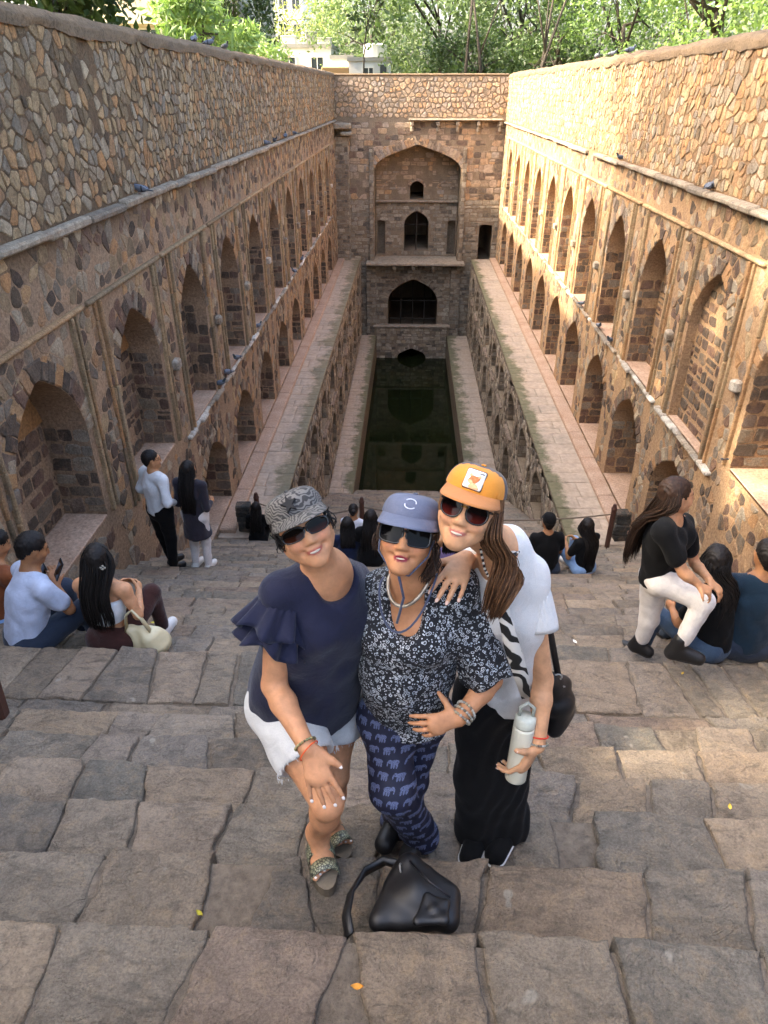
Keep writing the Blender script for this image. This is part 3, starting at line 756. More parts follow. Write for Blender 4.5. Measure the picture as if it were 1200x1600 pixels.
M_TER_R = paving_mat('terrace paving right', TC, XTR, XTR + .62); M_TER_L = paving_mat('terrace paving left', TC, XTL, XTL - .75, .8)
M_LED_R = paving_mat('pool ledge paving right', TC, PXR, PXR + .85); M_LED_L = paving_mat('pool ledge paving left', TC, PXL, PXL - .70)
def flags(name, x0, x1, y0, y1, z, mat, thick, seed, side=None):
    root = tag(bpy.data.objects.new(name, None), kind='structure'); COL.objects.link(root); root.location = ((x0+x1)/2, y0, z)
    mb = MB(); mb.box(x0, x1, y0, y1, z - thick, z - .03); mb.build('terrace_core', M_MORT_T, root)
    r = random.Random(seed); y = y0; near, V2, F2, R2, b = [], [], [], [], 0
    while y < y1 - .05:
        ln = min(r.uniform(.35, .75), y1 - y); n = r.choice((1, 2, 2)); cut = [x0] + [x0 + (x1-x0)*r.uniform(.35, .65) for _ in range(n-1)] + [x1]
        for a, bb in zip(cut, cut[1:]):
            q = [(a + .002, y + .002), (bb - .002, y + .002), (bb - .002, y + ln - .002), (a + .002, y + ln - .002)]
            V, F, rn = slab(q, z + r.uniform(-.006, .006), .08, .13, r.uniform(0, 50), r.random(), (0, 0))
            near.append((V, F, rn))
        y += ln
    for V, F, rn in near[:60]: obj('paving_slab', mesh_np('paving_slab', V, F, {'rnd': ('FLOAT', np.full(len(V), rn))}), mat, root)
    for V, F, rn in near[60:]: V2.append(V); F2.append(F + b); R2.append(np.full(len(V), rn)); b += len(V)
    if V2: obj('paving', mesh_np('paving', np.vstack(V2), np.vstack(F2), {'rnd': ('FLOAT', np.concatenate(R2))}), mat, root, 'stuff')
    return root
M_PLINTH = mortar_mat('pink plinth plaster', ['#8a6f5c', '#a68871', '#b59a84', '#967d68'], .4)
flags('terrace', XL, XTL, 11.86, YE, ZTER, M_TER_L, .5, 41); flags('terrace', XTR, XR, 11.86, YE, ZTER, M_TER_R, .5, 42)
for X, sg, nm in ((XL, 1, 'left'), (XR, -1, 'right')):
    mb = MB(); r = random.Random(4)
    a, b = sorted((X - sg*.72, X + sg*.24)); y = 12.0
    while y < YE - .2:
        e = min(y + r.uniform(1.4, 2.6), YE - .1); mb.rbox(((X + X + sg*.34)/2, (y+e)/2, ZTER + .05), (.34, e-y-.01, .12), .025, r.random()); y = e
    o = mb.build('plinth_kerb', M_PLINTH); tag(o, kind='structure')
for X, sg, ops in ((XL, 1, OPL), (XR, -1, OPR)):
    par = WALL_L if sg > 0 else WALL_R
    for o in ops:
        mb = MB(); mb.rbox((X - sg*o[5]/2, o[0], o[2] - .008), (o[5], 2*o[1] - .01, .05), .01); mb.build('niche_floor', M_PLINTH, par)
flags('pool_ledge', XTL, PXL, YPOOL, YE - .25, ZLED, M_LED_L, 2.2, 43); flags('pool_ledge', PXR, XTR, YPOOL, YE - .25, ZLED, M_LED_R, 2.2, 44)
# far bank of the pool with its little drowned arch
bank = empty('pool_bank', (.2, YE - .3, ZWAT), 'low masonry bank with a small dark arch at the water line', 'wall')
fb_ = lambda u, v, o: (u, YE - .35 - o, v); ao = (.2, .8, -13.6, -13.15, -12.62, 2.0)
wall_body('bank_core', fb_, PXL - .1, PXR + .1, -14.2, -11.42, [ao], M_MORT_T, bank)
sb = Stones(51); sb.rubble(fb_, PXL, PXR, -13.2, -11.45, ok_fn([ao], lambda u: -13.3), .12, .2, .16, .36, .96, (.008, .03), (0, 1), .02); sb.voussoirs(fb_, ao, .22, 15, (.015, .03), (.3, 1)); sb.emit(bank, M_STONE_T)
mb = MB(); mb.rbox((.18, YE - .2, -11.38), (4.3, .5, .1), .03); mb.build('bank_sill', M_LEDGE, bank)
t = NT('green pool water'); nz = t.noise(1.6, 3, .5)
M_WATER = t.done(t.mix(t.noise(.5, 4), lin('#0e130b'), lin('#1d2410')), .04, t.bump(nz, .03, .05), IOR=1.33, Specular_IOR_Level=.5)
mb = MB(); mb.poly([(PXL - .3, YPOOL - 3, ZWAT), (PXR + .3, YPOOL - 3, ZWAT), (PXR + .3, YE + 2, ZWAT), (PXL - .3, YE + 2, ZWAT)])
o = mb.build('pool_water', M_WATER); tag(o, kind='structure')
# ground outside the well, with the well left open
t = NT('dusty garden ground'); n1 = t.noise(.6, 6, .6); n2 = t.noise(14, 5)
M_GROUND = t.done(t.mix(t.remap(n1, .4, .6), t.mix(n2, lin('#6d5b45'), lin('#8a7357')), t.mix(n2, lin('#4a5228'), lin('#5f6636'))), .95, t.bump(n2, .5, .03))
mb = MB(); G = 2500; zg = -.3
for x0, x1, y0, y1 in ((-G, XL - .7, -G, G), (XR + .7, G, -G, G), (XL - .7, XR + .7, YE + .75, G), (XL - .7, XR + .7, -G, -2.1)):
    mb.poly([(x0, y0, zg), (x1, y0, zg), (x1, y1, zg), (x0, y1, zg)])
o = mb.build('ground', M_GROUND); tag(o, kind='structure')
# ------------------------------------------------------------------ trees and bushes beyond the walls
def leaf_mat(name, cols, trans=.35):
    t = NT(name); c = t.ramp(t.attr('rnd'), palette_stops(cols))
    t.put(t.b.inputs['Base Color'], c); t.b.inputs['Roughness'].default_value = .5
    tr = t.node('ShaderNodeBsdfTranslucent'); t.put(tr.inputs[0], t.mix(1.0, c, (1.1, 1.15, .75), 'MULTIPLY'))
    mx = t.node('ShaderNodeMixShader'); mx.inputs[0].default_value = trans
    t.t.links.new(t.b.outputs[0], mx.inputs[1]); t.t.links.new(tr.outputs[0], mx.inputs[2]); t.t.links.new(mx.outputs[0], t.out.inputs[0])
    return t.m
M_LF = {'dark': leaf_mat('dark leaves', ['#2c3a20', '#3c4f2a', '#4a6034', '#5d733e']), 'mid': leaf_mat('mid leaves', ['#4e603c', '#62774a', '#778b5b', '#8c9a6c']),
        'bright': leaf_mat('bright leaves', ['#4c6434', '#637e42', '#7b9651', '#91a563']), 'yellow': leaf_mat('yellow green leaves', ['#737e40', '#8c9650', '#a2a860', '#b2b472'])}  # haze painted into the mid, bright and yellow leaf colours as paler greens
M_BARK = mortar_mat('bark', ['#2e2a25', '#3f3a33', '#4c463e', '#38332d'])
def leaf_mesh(P, size, rng, asp=.5, droop=.3, normals=None):
    n = len(P); d = rng.normal(size=(n, 3)); d[:, 2] -= droop; d /= np.linalg.norm(d, axis=1)[:, None]
    q = rng.normal(size=(n, 3)); q -= d * (q*d).sum(1)[:, None]; q /= np.linalg.norm(q, axis=1)[:, None]; nn = np.cross(d, q)
    s = size * rng.uniform(.6, 1.25, n)[:, None]
    V = np.stack([P, P + d*s*.5 + q*s*asp*.5, P + d*s + nn*s*.12, P + d*s*.5 - q*s*asp*.5], 1).reshape(-1, 3)
    return V, np.arange(4*n).reshape(n, 4)
def tree(name, base, height, crown, rad, nleaf, size, kind, label, seed, group=None, cull=None, limbs=7, clumps=42, asp=.5, flowers=0, trunk_r=None):
    """tapered trunk and limbs; leaves gathered in clumps about the twig ends, so gaps and dark hollows stay"""
    rng = np.random.default_rng(seed); base = np.array(base, float); crown = np.array(crown, float); rad = np.array(rad, float)
    root = empty(name, tuple(base), label, name.split('_')[-1] if '_' in name else name, group)
    m = MB(); tr = trunk_r or height*.022 + .05; top = base + (crown - base)*np.array([.6, .6, .75]); top[2] = min(top[2], crown[2])
    pts = [base + (top - base)*f + rng.normal(size=3)*np.array([.12, .12, 0])*height*.06*(f > 0)*(f < 1) for f in (0, .25, .5, .75, 1)]
    m.tube(pts, [tr*1.25, tr, tr*.85, tr*.7, tr*.5], 8)
    C = []
    for i in range(clumps):
        v = rng.normal(size=3); v /= np.linalg.norm(v); C.append(crown + v*rad*rng.uniform(.45, 1.0)**.6)
    C = np.array(C)
    for i in range(limbs):
        e = C[i]; s0 = np.array(pts[rng.integers(2, 5)]); mid = (s0 + e)/2 + rng.normal(size=3)*.08*np.linalg.norm(e - s0); mid[2] += .08*np.linalg.norm(e - s0)
        m.tube([s0, mid, e], [tr*.45, tr*.28, tr*.08], 6)
        for j in range(2):
            e2 = C[rng.integers(0, len(C))]; m.tube([mid, (mid + e2)/2 + rng.normal(size=3)*.1, e2], [tr*.2, tr*.12, tr*.04], 5)
    m.build('trunk', M_BARK, root, True)
    cs = rng.uniform(.6, 1.3, len(C)); w = cs**2; ci = rng.choice(len(C), nleaf, p=w/w.sum())
    off = rng.normal(size=(nleaf, 3)); off /= np.linalg.norm(off, axis=1)[:, None]; off *= (rng.uniform(0, 1, nleaf)**.45)[:, None]
    P = C[ci] + off*(rad.mean()*.36*cs[ci])[:, None]*np.array([1, 1, .75])
    if cull is not None: P = P[~cull(P)]
    V, F = leaf_mesh(P, size, rng, asp)
    rnd = np.clip(rng.uniform(0, .55, len(P)) + .35*np.repeat(rng.uniform(0, 1, len(C))[:, None], 1, 1)[ci[:len(P)], 0], 0, 1)
    obj('crown', mesh_np('crown', V, F, {'rnd': ('FLOAT', np.repeat(rnd, 4))}, False), M_LF[kind], root)
    if flowers:
        fi = rng.choice(len(P), flowers); V, F = leaf_mesh(P[fi] + rng.normal(size=(flowers, 3))*.08, size*.45, rng, 1.0); obj('blossom', mesh_np('blossom', V, F, None, False), plain('white blossom', '#e8e6dc', .6), root)
    return root
PATCH = [((4.6, 9.4, -1.9), .55), ((4.6, 7.6, -2.3), .6), ((4.6, 6.6, -3.6), .8), ((4.6, 5.6, -2.2), .55), ((4.6, 8.6, -4.3), .7), ((4.6, 11.0, -3.0), .45), ((4.6, 13.6, -3.4), .4),
         ((4.6, 5.0, -3.4), .6), ((4.6, 12.4, -4.6), .35), ((4.6, 16.4, -3.3), .5), ((1.5, 2.75, -3.2), .45), ((2.05, 3.0, -3.35), .55), ((2.7, 3.1, -3.35), .5), ((2.2, 2.5, -3.0), .42), ((4.6, 18.6, -1.5), .9), ((4.6, 17.2, .1), .6)]
_sd = np.array(SUN_DIR)
def cull(P):  # cuts crown gaps along the sun line to shape the sun patches
    bad = np.zeros(len(P), bool)
    for c, r in PATCH:
        d = P - np.array(c); t_ = d @ _sd; q = np.linalg.norm(d - t_[:, None]*_sd, axis=1); bad |= q < r*(1 + .25*np.sin(P[:, 1]*9 + P[:, 2]*7))
    # nothing hangs over the wall into the well or shades its far, sunlit end
    k = (4.6 - P[:, 0]) / .80; bad |= (P[:, 1] + .06*k > 19.6 + .3*np.sin(P[:, 2]*3)) & (P[:, 2] - .6*k > -6) & (P[:, 2] > 1.9)
    return bad | (P[:, 0] > -4.9)
for i, (y, x, z, rz, ry, lab) in enumerate(((-3.5, -11.0, 6.6, 5.8, 4.2, 'broad dark unseen shade tree outside the left wall, behind the photographer'), (3.2, -10.6, 7.6, 6.2, 4.0, 'tall dark unseen shade tree outside the left wall, level with the near steps'),
                                         (9.6, -10.8, 7.8, 6.4, 4.2, 'dense dark unseen shade tree outside the left wall, level with the big near niches'), (15.6, -11.4, 7.4, 6.6, 4.2, 'dark tree whose low boughs show over the top left wall'))):
    tree('shade_tree', (x - .8, y, -.3), 8, (x, y, z), (3.2, ry, rz), 19000, .30, 'dark', lab, 100 + i, 'dark trees outside the left wall', cull, 8, 60)  # shade trees added mostly out of view to keep sun off the near well
tree('low_tree', (-6.9, 15.6, -.3), 3, (-6.4, 16.0, 2.0), (1.3, 2.9, 1.4), 4200, .24, 'dark', 'low dark leafy tree over the top left corner of the wall', 131, None, cull, 9, 40)
tree('flowering_shrub', (-6.3, 24.5, -.3), 2.5, (-6.1, 24.5, 1.3), (1.2, 2.2, 1.15), 2600, .30, 'bright', 'big leaved bright green shrub behind the left wall near the cream building', 132, None, None, 8, 30, .34)
tree('flowering_shrub', (-6.6, 33.0, -.3), 2.5, (-6.4, 33.0, 1.0), (1.1, 2.2, 1.1), 2000, .28, 'bright', 'white flowering shrub behind the left wall beside the white houses', 133, None, None, 8, 30, .34, 160)
tree('garden_tree', (-9.5, 44, -.3), 6, (-9.2, 44, 4.2), (2.0, 2.2, 3.8), 5200, .26, 'dark', 'dark tree left of the white apartment tower', 134, 'trees round the stepwell')
FAR = [(-13, 84, 5.0, 6.5, 5.2, 'yellow', 'yellow green tree behind the white flat roofed houses'), (-4.5, 88, 6, 7.0, 6, 'mid', 'pale green tree behind the water tank house'), (1.5, 56, 5.0, 4.2, 5.2, 'mid', 'soft green tree straight behind the end wall'),
       (6.5, 53, 4.6, 4.0, 4.8, 'mid', 'green tree with bare leaning stems behind the end wall'), (11.5, 48, 4.2, 3.4, 4.6, 'bright', 'bright green tree over the right far corner'), (13.0, 38, 4.0, 3.2, 4.4, 'bright', 'bright tree behind the right wall, beyond the standing pigeon'),
       (14.0, 30, 4.4, 3.2, 4.6, 'bright', 'large bright tree behind the middle of the right wall'), (13.5, 23, 4.2, 3.0, 4.4, 'bright', 'bright long leaved tree behind the right wall, nearest the right edge'), (8.2, 62, 5, 5, 5, 'dark', 'dark green tree behind the end wall'),
       (18, 60, 6, 6, 6, 'mid', 'broad green tree far behind the right wall'), (3.5, 49, 1.4, 2.6, 1.7, 'dark', 'low dark bush behind the end wall coping'), (8.0, 48, 1.6, 2.6, 1.9, 'dark', 'low dark bush by the right far corner'), (24, 46, 6, 6, 6, 'mid', 'broad green tree beyond the bright trees on the right'),
       (-22, 70, 6, 5, 6, 'mid', 'green tree behind the cream building'), (-3.5, 66, 5, 4.5, 5, 'mid', 'thin pale tree beside the water tank house')]
for i, (x, y, z, rx, rz, kd, lab) in enumerate(FAR):
    tree('garden_tree', (x + .5, y, -.3), 7, (x, y, z), (rx, rx, rz), 6200 if rx > 3 else 2800, .27 if y < 50 else .36, kd, lab, 200 + i, 'trees round the stepwell', None, 7, 60 if rx > 3 else 34)
# dark bough hanging into the top of the view
tree('bough_tree', (-3.0, 45.5, -.3), 6, (-1.7, 44.5, 4.8), (1.7, 1.0, 2.7), 420, .42, 'dark', 'sparse tree with dark hanging leaves above the centre of the end wall', 140, None, None, 9, 16, .45, 0, .05)
for i, (x, y, lean) in enumerate(((2.8, 45, .25), (3.9, 46, -.9), (6.6, 45, 1.6), (6.9, 45.6, .5))):
    mb = MB(); mb.tube([(x, y, -.3), (x + lean*.3, y, 1.6), (x + lean, y + .3, 5)], [.11, .085, .04], 7); mb.tube([(x + lean*.3, y, 1.6), (x - lean*.5 + .4, y, 4.6)], [.06, .03], 6); t_ = mb.build('bare_stem', M_BARK, None, True)
    tag(t_, ['straight bare stem behind the middle of the end wall', 'bare stem leaning left behind the end wall', 'forked bare stem leaning far right by the right corner', 'slim bare stem beside the forked one'][i], 'tree trunk', 'bare stems behind the end wall')

# ------------------------------------------------------------------ buildings
M_WHITE = plain('white wash', '#d9d8d2', .8, .1, 3, .06); M_CREAM = plain('cream render', '#cfc3a2', .85, .1, 2, .08); M_GREYW = plain('grey concrete render', '#a8a598', .85, .1, 2, .1)
M_GLASS = plain('window glass', '#3c4348', .15, 0, 3, .1); M_ROOFG = plain('roof sheet', '#8f8f8a', .6, 0, 5, .1); M_TANK = plain('tank plastic', '#23252a', .5); M_TAN = plain('tan panel', '#b08a5c', .8)
def house(name, x0, x1, y0, y1, z1, mat, label, cols, rows, ww, wh, zb=1.0, z0=-.3, cat='building', parapet=.25, frame=True):
    root = empty(name, ((x0+x1)/2, (y0+y1)/2, z0), label, cat)
    mb = MB(); mb.box(x0, x1, y0, y1, z0, z1); mb.build('wall', mat, root)
    mb = MB(); mb.box(x0 - .1, x1 + .1, y0 - .1, y1 + .1, z1, z1 + parapet); mb.build('roof', M_ROOFG if mat is not M_CREAM else M_CREAM, root)
    for r_ in range(rows):
        for c in range(cols):
            cx = x0 + (x1-x0)*(c + .5)/cols; cz = z0 + zb + (z1 - z0 - zb)*(r_ + .5)/rows
            mb = MB()
            for a, b, c0, c1 in ((cx-ww/2-.08, cx-ww/2, cz-wh/2, cz+wh/2), (cx+ww/2, cx+ww/2+.08, cz-wh/2, cz+wh/2), (cx-ww/2-.08, cx+ww/2+.08, cz+wh/2, cz+wh/2+.08), (cx-ww/2-.12, cx+ww/2+.12, cz-wh/2-.1, cz-wh/2), (cx-.03, cx+.03, cz-wh/2, cz+wh/2)): mb.box(a, b, y0 - .09, y0 - .003, c0, c1)
            w_ = mb.build('window', M_WHITE, root); mb = MB(); mb.box(cx-ww/2, cx+ww/2, y0 - .04, y0 - .004, cz-wh/2, cz+wh/2); mb.build('pane', M_GLASS, w_)
    return root
h1 = house('cream_building', -19.0, -10.6, 44, 56, 13, M_CREAM, 'cream rendered building with windows behind the left wall', 4, 4, 1.1, 1.6, .6)
mb = MB(); mb.box(-10.55, -9.2, 45, 56, -.3, 12.5); mb.build('stair_block', M_GREYW, h1)
for k in range(3):
    mb = MB(); mb.box(-19.0, -10.7, 43.2, 43.9, 2.9 + 3.3*k, 3.1 + 3.3*k); mb.build('sun_shade', M_CREAM, h1)
house('apartment_tower', -33, -19.5, 150, 166, 40, M_WHITE, 'tall white apartment tower far beyond the trees', 6, 9, 1.3, 1.9, 3)
house('flat_house', -10.6, -6.3, 64, 71, 2.75, M_WHITE, 'long white flat roofed house left of the water tank', 2, 1, .9, .8, 1.0, cat='house')
house('flat_house', -6.2, -4.6, 63, 70, 2.0, M_WHITE, 'low white wall house between the long house and the tank house', 1, 1, .5, .5, .8, cat='house')
h = house('tank_house', -4.5, -1.7, 58, 64, 1.7, M_WHITE, 'small white house with a white roof tank and dark door', 1, 1, .6, .6, .6, cat='house')
mb = MB(); mb.tube([(-2.7, 59.5, 1.96), (-2.7, 59.5, 2.7), (-2.7, 59.5, 2.8)], [.85, .85, .55], 16); mb.build('water_tank', M_WHITE, h); mb = MB(); mb.box(-2.3, -1.85, 57.92, 57.995, .2, 1.5); mb.build('door', M_GLASS, h)
mb = MB(); mb.rbox((-5.4, 57.5, .75), (1.9, .3, 1.2), .05); o = mb.build('site_panel', M_TAN); tag(o, 'tan panel standing in front of the white houses', 'panel')
for i, (x, y, w, hh, mt) in enumerate(((-9.7, 66, 1.0, .55, M_WHITE), (-8.0, 66, .8, .8, M_ROOFG), (-6.9, 65.6, 1.0, .4, M_WHITE))):
    mb = MB(); mb.rbox((x, y, 3.0 + hh/2), (w, 1.2, hh), .05); mb.box(x - w*.6, x + w*.6, y - .7, y + .7, 3.0 + hh, 3.06 + hh); o = mb.build('roof_shed', mt); tag(o, ['leftmost white shed on the long flat roof', 'grey shed in the middle of the long flat roof', 'low white shed at the right end of the long flat roof'][i], 'shed', 'sheds on the white roof')
# ------------------------------------------------------------------ figures: smooth implicit bodies meshed with surface nets
def V3(p): return np.array(p, float)
def unit(v): v = np.asarray(v, float); return v / max(np.linalg.norm(v), 1e-9)
class Sdf:
    def __init__(s): s.ops = []; s.cuts = []
    def cone(s, a, b, ra, rb=None, k=.015, side=None, asp=1.0, sub=False):
        s.ops.append(('c', V3(a), V3(b), ra, ra if rb is None else rb, k, None if side is None else V3(side), asp, sub)); return s
    def chain(s, pts, rads, k=.015, side=None, asp=1.0):
        for i in range(len(pts) - 1): s.cone(pts[i], pts[i+1], rads[i], rads[i+1], k, side, asp)
        return s
    def ell(s, c, r, Rm=None, k=.015, sub=False):
        s.ops.append(('e', V3(c), V3(r if hasattr(r, '__len__') else (r, r, r)), np.eye(3) if Rm is None else np.asarray(Rm, float), k, sub)); return s
    def cut(s, p, n): s.cuts.append((V3(p), unit(n))); return s
    def field(s, v):
        lo, hi = np.full(3, 1e9), np.full(3, -1e9)
        for o in s.ops:
            if o[-1]: continue
            if o[0] == 'c': m = max(o[3], o[4])*max(1, o[7]); a, b = np.minimum(o[1], o[2]) - m, np.maximum(o[1], o[2]) + m
            else: m = o[2].max(); a, b = o[1] - m, o[1] + m
            lo, hi = np.minimum(lo, a), np.maximum(hi, b)
        lo -= 4*v; hi += 4*v; n = np.ceil((hi - lo)/v).astype(int) + 1
        f = np.full(n, .5, np.float32); ax = [(lo[i] + v*np.arange(n[i])).astype(np.float32) for i in range(3)]
        for o in s.ops:
            sub = o[-1]
            if o[0] == 'c': m = max(o[3], o[4])*max(1, o[7]) + o[5] + 3*v; a, b = np.minimum(o[1], o[2]) - m, np.maximum(o[1], o[2]) + m
            else: m = o[2].max() + o[4] + 3*v; a, b = o[1] - m, o[1] + m
            i0 = np.clip(np.floor((a - lo)/v).astype(int), 0, n); i1 = np.clip(np.ceil((b - lo)/v).astype(int) + 1, 0, n)
            if (i1 <= i0).any(): continue
            sl = tuple(slice(p, q) for p, q in zip(i0, i1))
            X, Y, Z = ax[0][sl[0]][:, None, None], ax[1][sl[1]][None, :, None], ax[2][sl[2]][None, None, :]
            if o[0] == 'c':
                _, A, B, ra, rb, k, side, asp, _s = o; w = B - A; L = np.linalg.norm(w) + 1e-9; w = w/L
                x, y, z = X - A[0], Y - A[1], Z - A[2]; t = x*w[0] + y*w[1] + z*w[2]; tc = np.clip(t, 0, L); r = ra + (rb - ra)*(tc/L)
                if side is None or asp == 1.0:
                    d = np.sqrt((x - tc*w[0])**2 + (y - tc*w[1])**2 + (z - tc*w[2])**2) - r
                else:
                    sd = unit(side - w*np.dot(side, w)); q = np.cross(w, sd)
                    ds = x*sd[0] + y*sd[1] + z*sd[2]; dq = (x*q[0] + y*q[1] + z*q[2])/asp
                    d = (np.sqrt(ds**2 + dq**2 + (t - tc)**2) - r)*min(1.0, (1 + asp)/2)
            else:
                _, c, rr, Rm, k, _s = o; x, y, z = X - c[0], Y - c[1], Z - c[2]
                g = [(x*Rm[0, i] + y*Rm[1, i] + z*Rm[2, i])/rr[i] for i in range(3)]
                d = (np.sqrt(g[0]**2 + g[1]**2 + g[2]**2) - 1)*rr.min()
            cur = f[sl]; d = d.astype(np.float32)
            if sub:
                h = np.maximum(k - np.abs(cur + d), 0)/max(k, 1e-6); f[sl] = np.maximum(cur, -d) + h*h*k*.25
            else:
                h = np.maximum(k - np.abs(cur - d), 0)/max(k, 1e-6); f[sl] = np.minimum(cur, d) - h*h*k*.25
        for p, nn in s.cuts:
            f = np.maximum(f, ((ax[0] - p[0])*nn[0])[:, None, None] + ((ax[1] - p[1])*nn[1])[None, :, None] + ((ax[2] - p[2])*nn[2])[None, None, :])
        return f.astype(np.float32), lo
    def nets(s, v):
        f, lo = s.field(v); ins = f < 0; n = np.array(f.shape)
        c = np.zeros(n - 1, np.int8); S_ = [(i, j, k) for i in (0, 1) for j in (0, 1) for k in (0, 1)]
        for i, j, k in S_: c += ins[i:n[0]-1+i, j:n[1]-1+j, k:n[2]-1+k]
        act = np.argwhere((c > 0) & (c < 8)); idx = np.full(n - 1, -1, np.int32); idx[tuple(act.T)] = np.arange(len(act))
        vals = {q: f[act[:, 0]+q[0], act[:, 1]+q[1], act[:, 2]+q[2]] for q in S_}
        P = np.zeros((len(act), 3)); W_ = np.zeros(len(act))
        for a in S_:
            for ax_ in range(3):
                if a[ax_]: continue
                b = list(a); b[ax_] = 1; b = tuple(b); va, vb = vals[a], vals[b]; m = (va < 0) != (vb < 0)
                t = np.where(m, va/np.where(m, va - vb, 1), 0); q = np.tile(np.array(a, float), (len(act), 1)); q[:, ax_] = t
                P[m] += q[m]; W_[m] += 1
        P = lo + (act + P/W_[:, None])*v
        F = []
        for ax_ in range(3):
            o1, o2 = (ax_+1) % 3, (ax_+2) % 3
            sa = [slice(None)]*3; sb = [slice(None)]*3; sa[ax_] = slice(0, -1); sb[ax_] = slice(1, None)
            e = np.argwhere(ins[tuple(sa)] != ins[tuple(sb)]); e = e[(e[:, o1] > 0) & (e[:, o2] > 0) & (e[:, o1] < n[o1]-1) & (e[:, o2] < n[o2]-1)]
            fl = ins[tuple(e.T)]
            qs = []
            for d1, d2 in ((-1, -1), (0, -1), (0, 0), (-1, 0)):
                g = e.copy(); g[:, o1] += d1; g[:, o2] += d2; qs.append(idx[tuple(g.T)])
            q = np.stack(qs, 1); q[~fl] = q[~fl][:, ::-1]; F.append(q)
        return P, np.vstack(F)
def vnormals(V, F):
    a, b, c, d = (V[F[:, i]] for i in range(4)); nrm = np.cross(c - a, d - b); N = np.zeros_like(V)
    for i in range(4):
        for k in range(3): N[:, k] += np.bincount(F[:, i], nrm[:, k], len(V))
    return N/np.maximum(np.linalg.norm(N, axis=1), 1e-9)[:, None]
def relax(V, F, it=2, lam=.5):
    E = np.vstack([F[:, [0, 1]], F[:, [1, 2]], F[:, [2, 3]], F[:, [3, 0]]])
    for _ in range(it):
        A = np.zeros_like(V); c = np.bincount(E[:, 0], minlength=len(V)) + np.bincount(E[:, 1], minlength=len(V))
        for k in range(3): A[:, k] = np.bincount(E[:, 0], V[E[:, 1], k], len(V)) + np.bincount(E[:, 1], V[E[:, 0], k], len(V))
        V = V*(1-lam) + lam*A/np.maximum(c, 1)[:, None]
    return V
def sdf_obj(name, sd, v, mat, parent, disp=None, rnd=None, col=None, uv=None, smooth_it=2, keep=None):
    V, F = sd.nets(v); V = relax(V, F, smooth_it)
    if disp is not None: N = vnormals(V, F); V = V + N*disp(V, N)[:, None]
    at_ = {}
    if rnd is not None: at_['rnd'] = ('FLOAT', rnd(V))
    if col is not None: at_['col'] = ('FLOAT_COLOR', col(V))
    if uv is not None: at_['pat'] = ('FLOAT_VECTOR', uv(V))
    return obj(name, mesh_np(name, V, F, at_), mat, parent)
def folds(amp, freq, direction, seed=0., amp2=None):
    d = unit(direction)
    def fn(V, N):
        s = V @ d; w = vnoise(V[:, 0]*7 + seed, V[:, 1]*7, V[:, 2]*7, 3)*2.2
        r = np.sin(s*freq + w*1.6 + seed)*.5 + vnoise(V[:, 0]*16, V[:, 1]*16, V[:, 2]*16 + seed, 5)*.9
        return amp*r
    return fn

def frame_from(fwd, up=(0, 0, 1), roll=0.):
    """columns: right, forward, up"""
    y = unit(fwd); x = unit(np.cross(y, V3(up))); z = np.cross(x, y); a = R(roll)
    x2 = x*math.cos(a) + z*math.sin(a); z2 = -x*math.sin(a) + z*math.cos(a)
    return np.stack([x2, y, z2], 1)
class HeadF:
    def __init__(s, c, fwd, roll=0., scale=1.0): s.c = V3(c); s.R = frame_from(fwd, roll=roll); s.k = scale
    FZ = .95
    def p(s, *q):
        q = np.array(q, float); q[2] *= s.FZ if q[2] < 0 else 1; return s.c + s.R @ (q*s.k)
    def v(s, *q): return s.R @ np.array(q, float)
    def loc(s, V):
        L = ((V - s.c) @ s.R)/s.k; L[:, 2] = np.where(L[:, 2] < 0, L[:, 2]/s.FZ, L[:, 2]); return L
def add_head(sd, H, neck, smile=0.0, open_=False, chin=1.0, neck_r=.052, full=1.0):
    k = H.k; E = lambda c, r, kk=.02, sub=False: sd.ell(H.p(*c), np.array(r)*k, H.R, kk*k, sub)
    E((0, -.018, .024), (.075, .094, .080)); E((0, .028, -.03), (.0635*full, .062, .082), .03)
    for q in (-1, 1):
        sd.cone(H.p(q*.054*full, -.002, -.058), H.p(q*.008*full, .056, -.100*chin), .023*k, .021*k, .03*k)
        E((q*.038*full, .060, -.036 + .004*smile), (.025 + .002*smile, .025 + .001*smile, .023), .022)
        E((q*.033, .086, .004), (.019, .010, .012), .012, True)
        E((q*.031, .074, .002), (.0125, .0125, .0115), .006)
        E((q*.030, .078, .022), (.024, .012, .007), .012)
        E((q*.078, -.008, -.012), (.010, .021, .031), .008)
    sd.cone(H.p(0, .084, .006), H.p(0, .105, -.034), .0075*k, .0115*k, .016*k)
    for q in (-1, 1): E((q*.0125, .094, -.040), (.009, .011, .008), .008)
    w = .022 + .004*smile
    E((0, .082, -.066), (w, .013, .0065), .008); E((0, .080, -.0795 - .002*smile), (w*.88, .014, .0075), .008)
    for q in (-1, 1): E((q*(w + .004), .074, -.070 + .006*smile), (.008, .008, .006), .01, True)
    if open_: E((0, .096, -.0725), (w*.6, .014, .004), .004, True)
    E((0, .066, -.104*chin), (.021, .019, .017), .02)
    sd.cone(H.p(0, -.022, -.05), neck, neck_r*k, neck_r*1.12*k, .03)
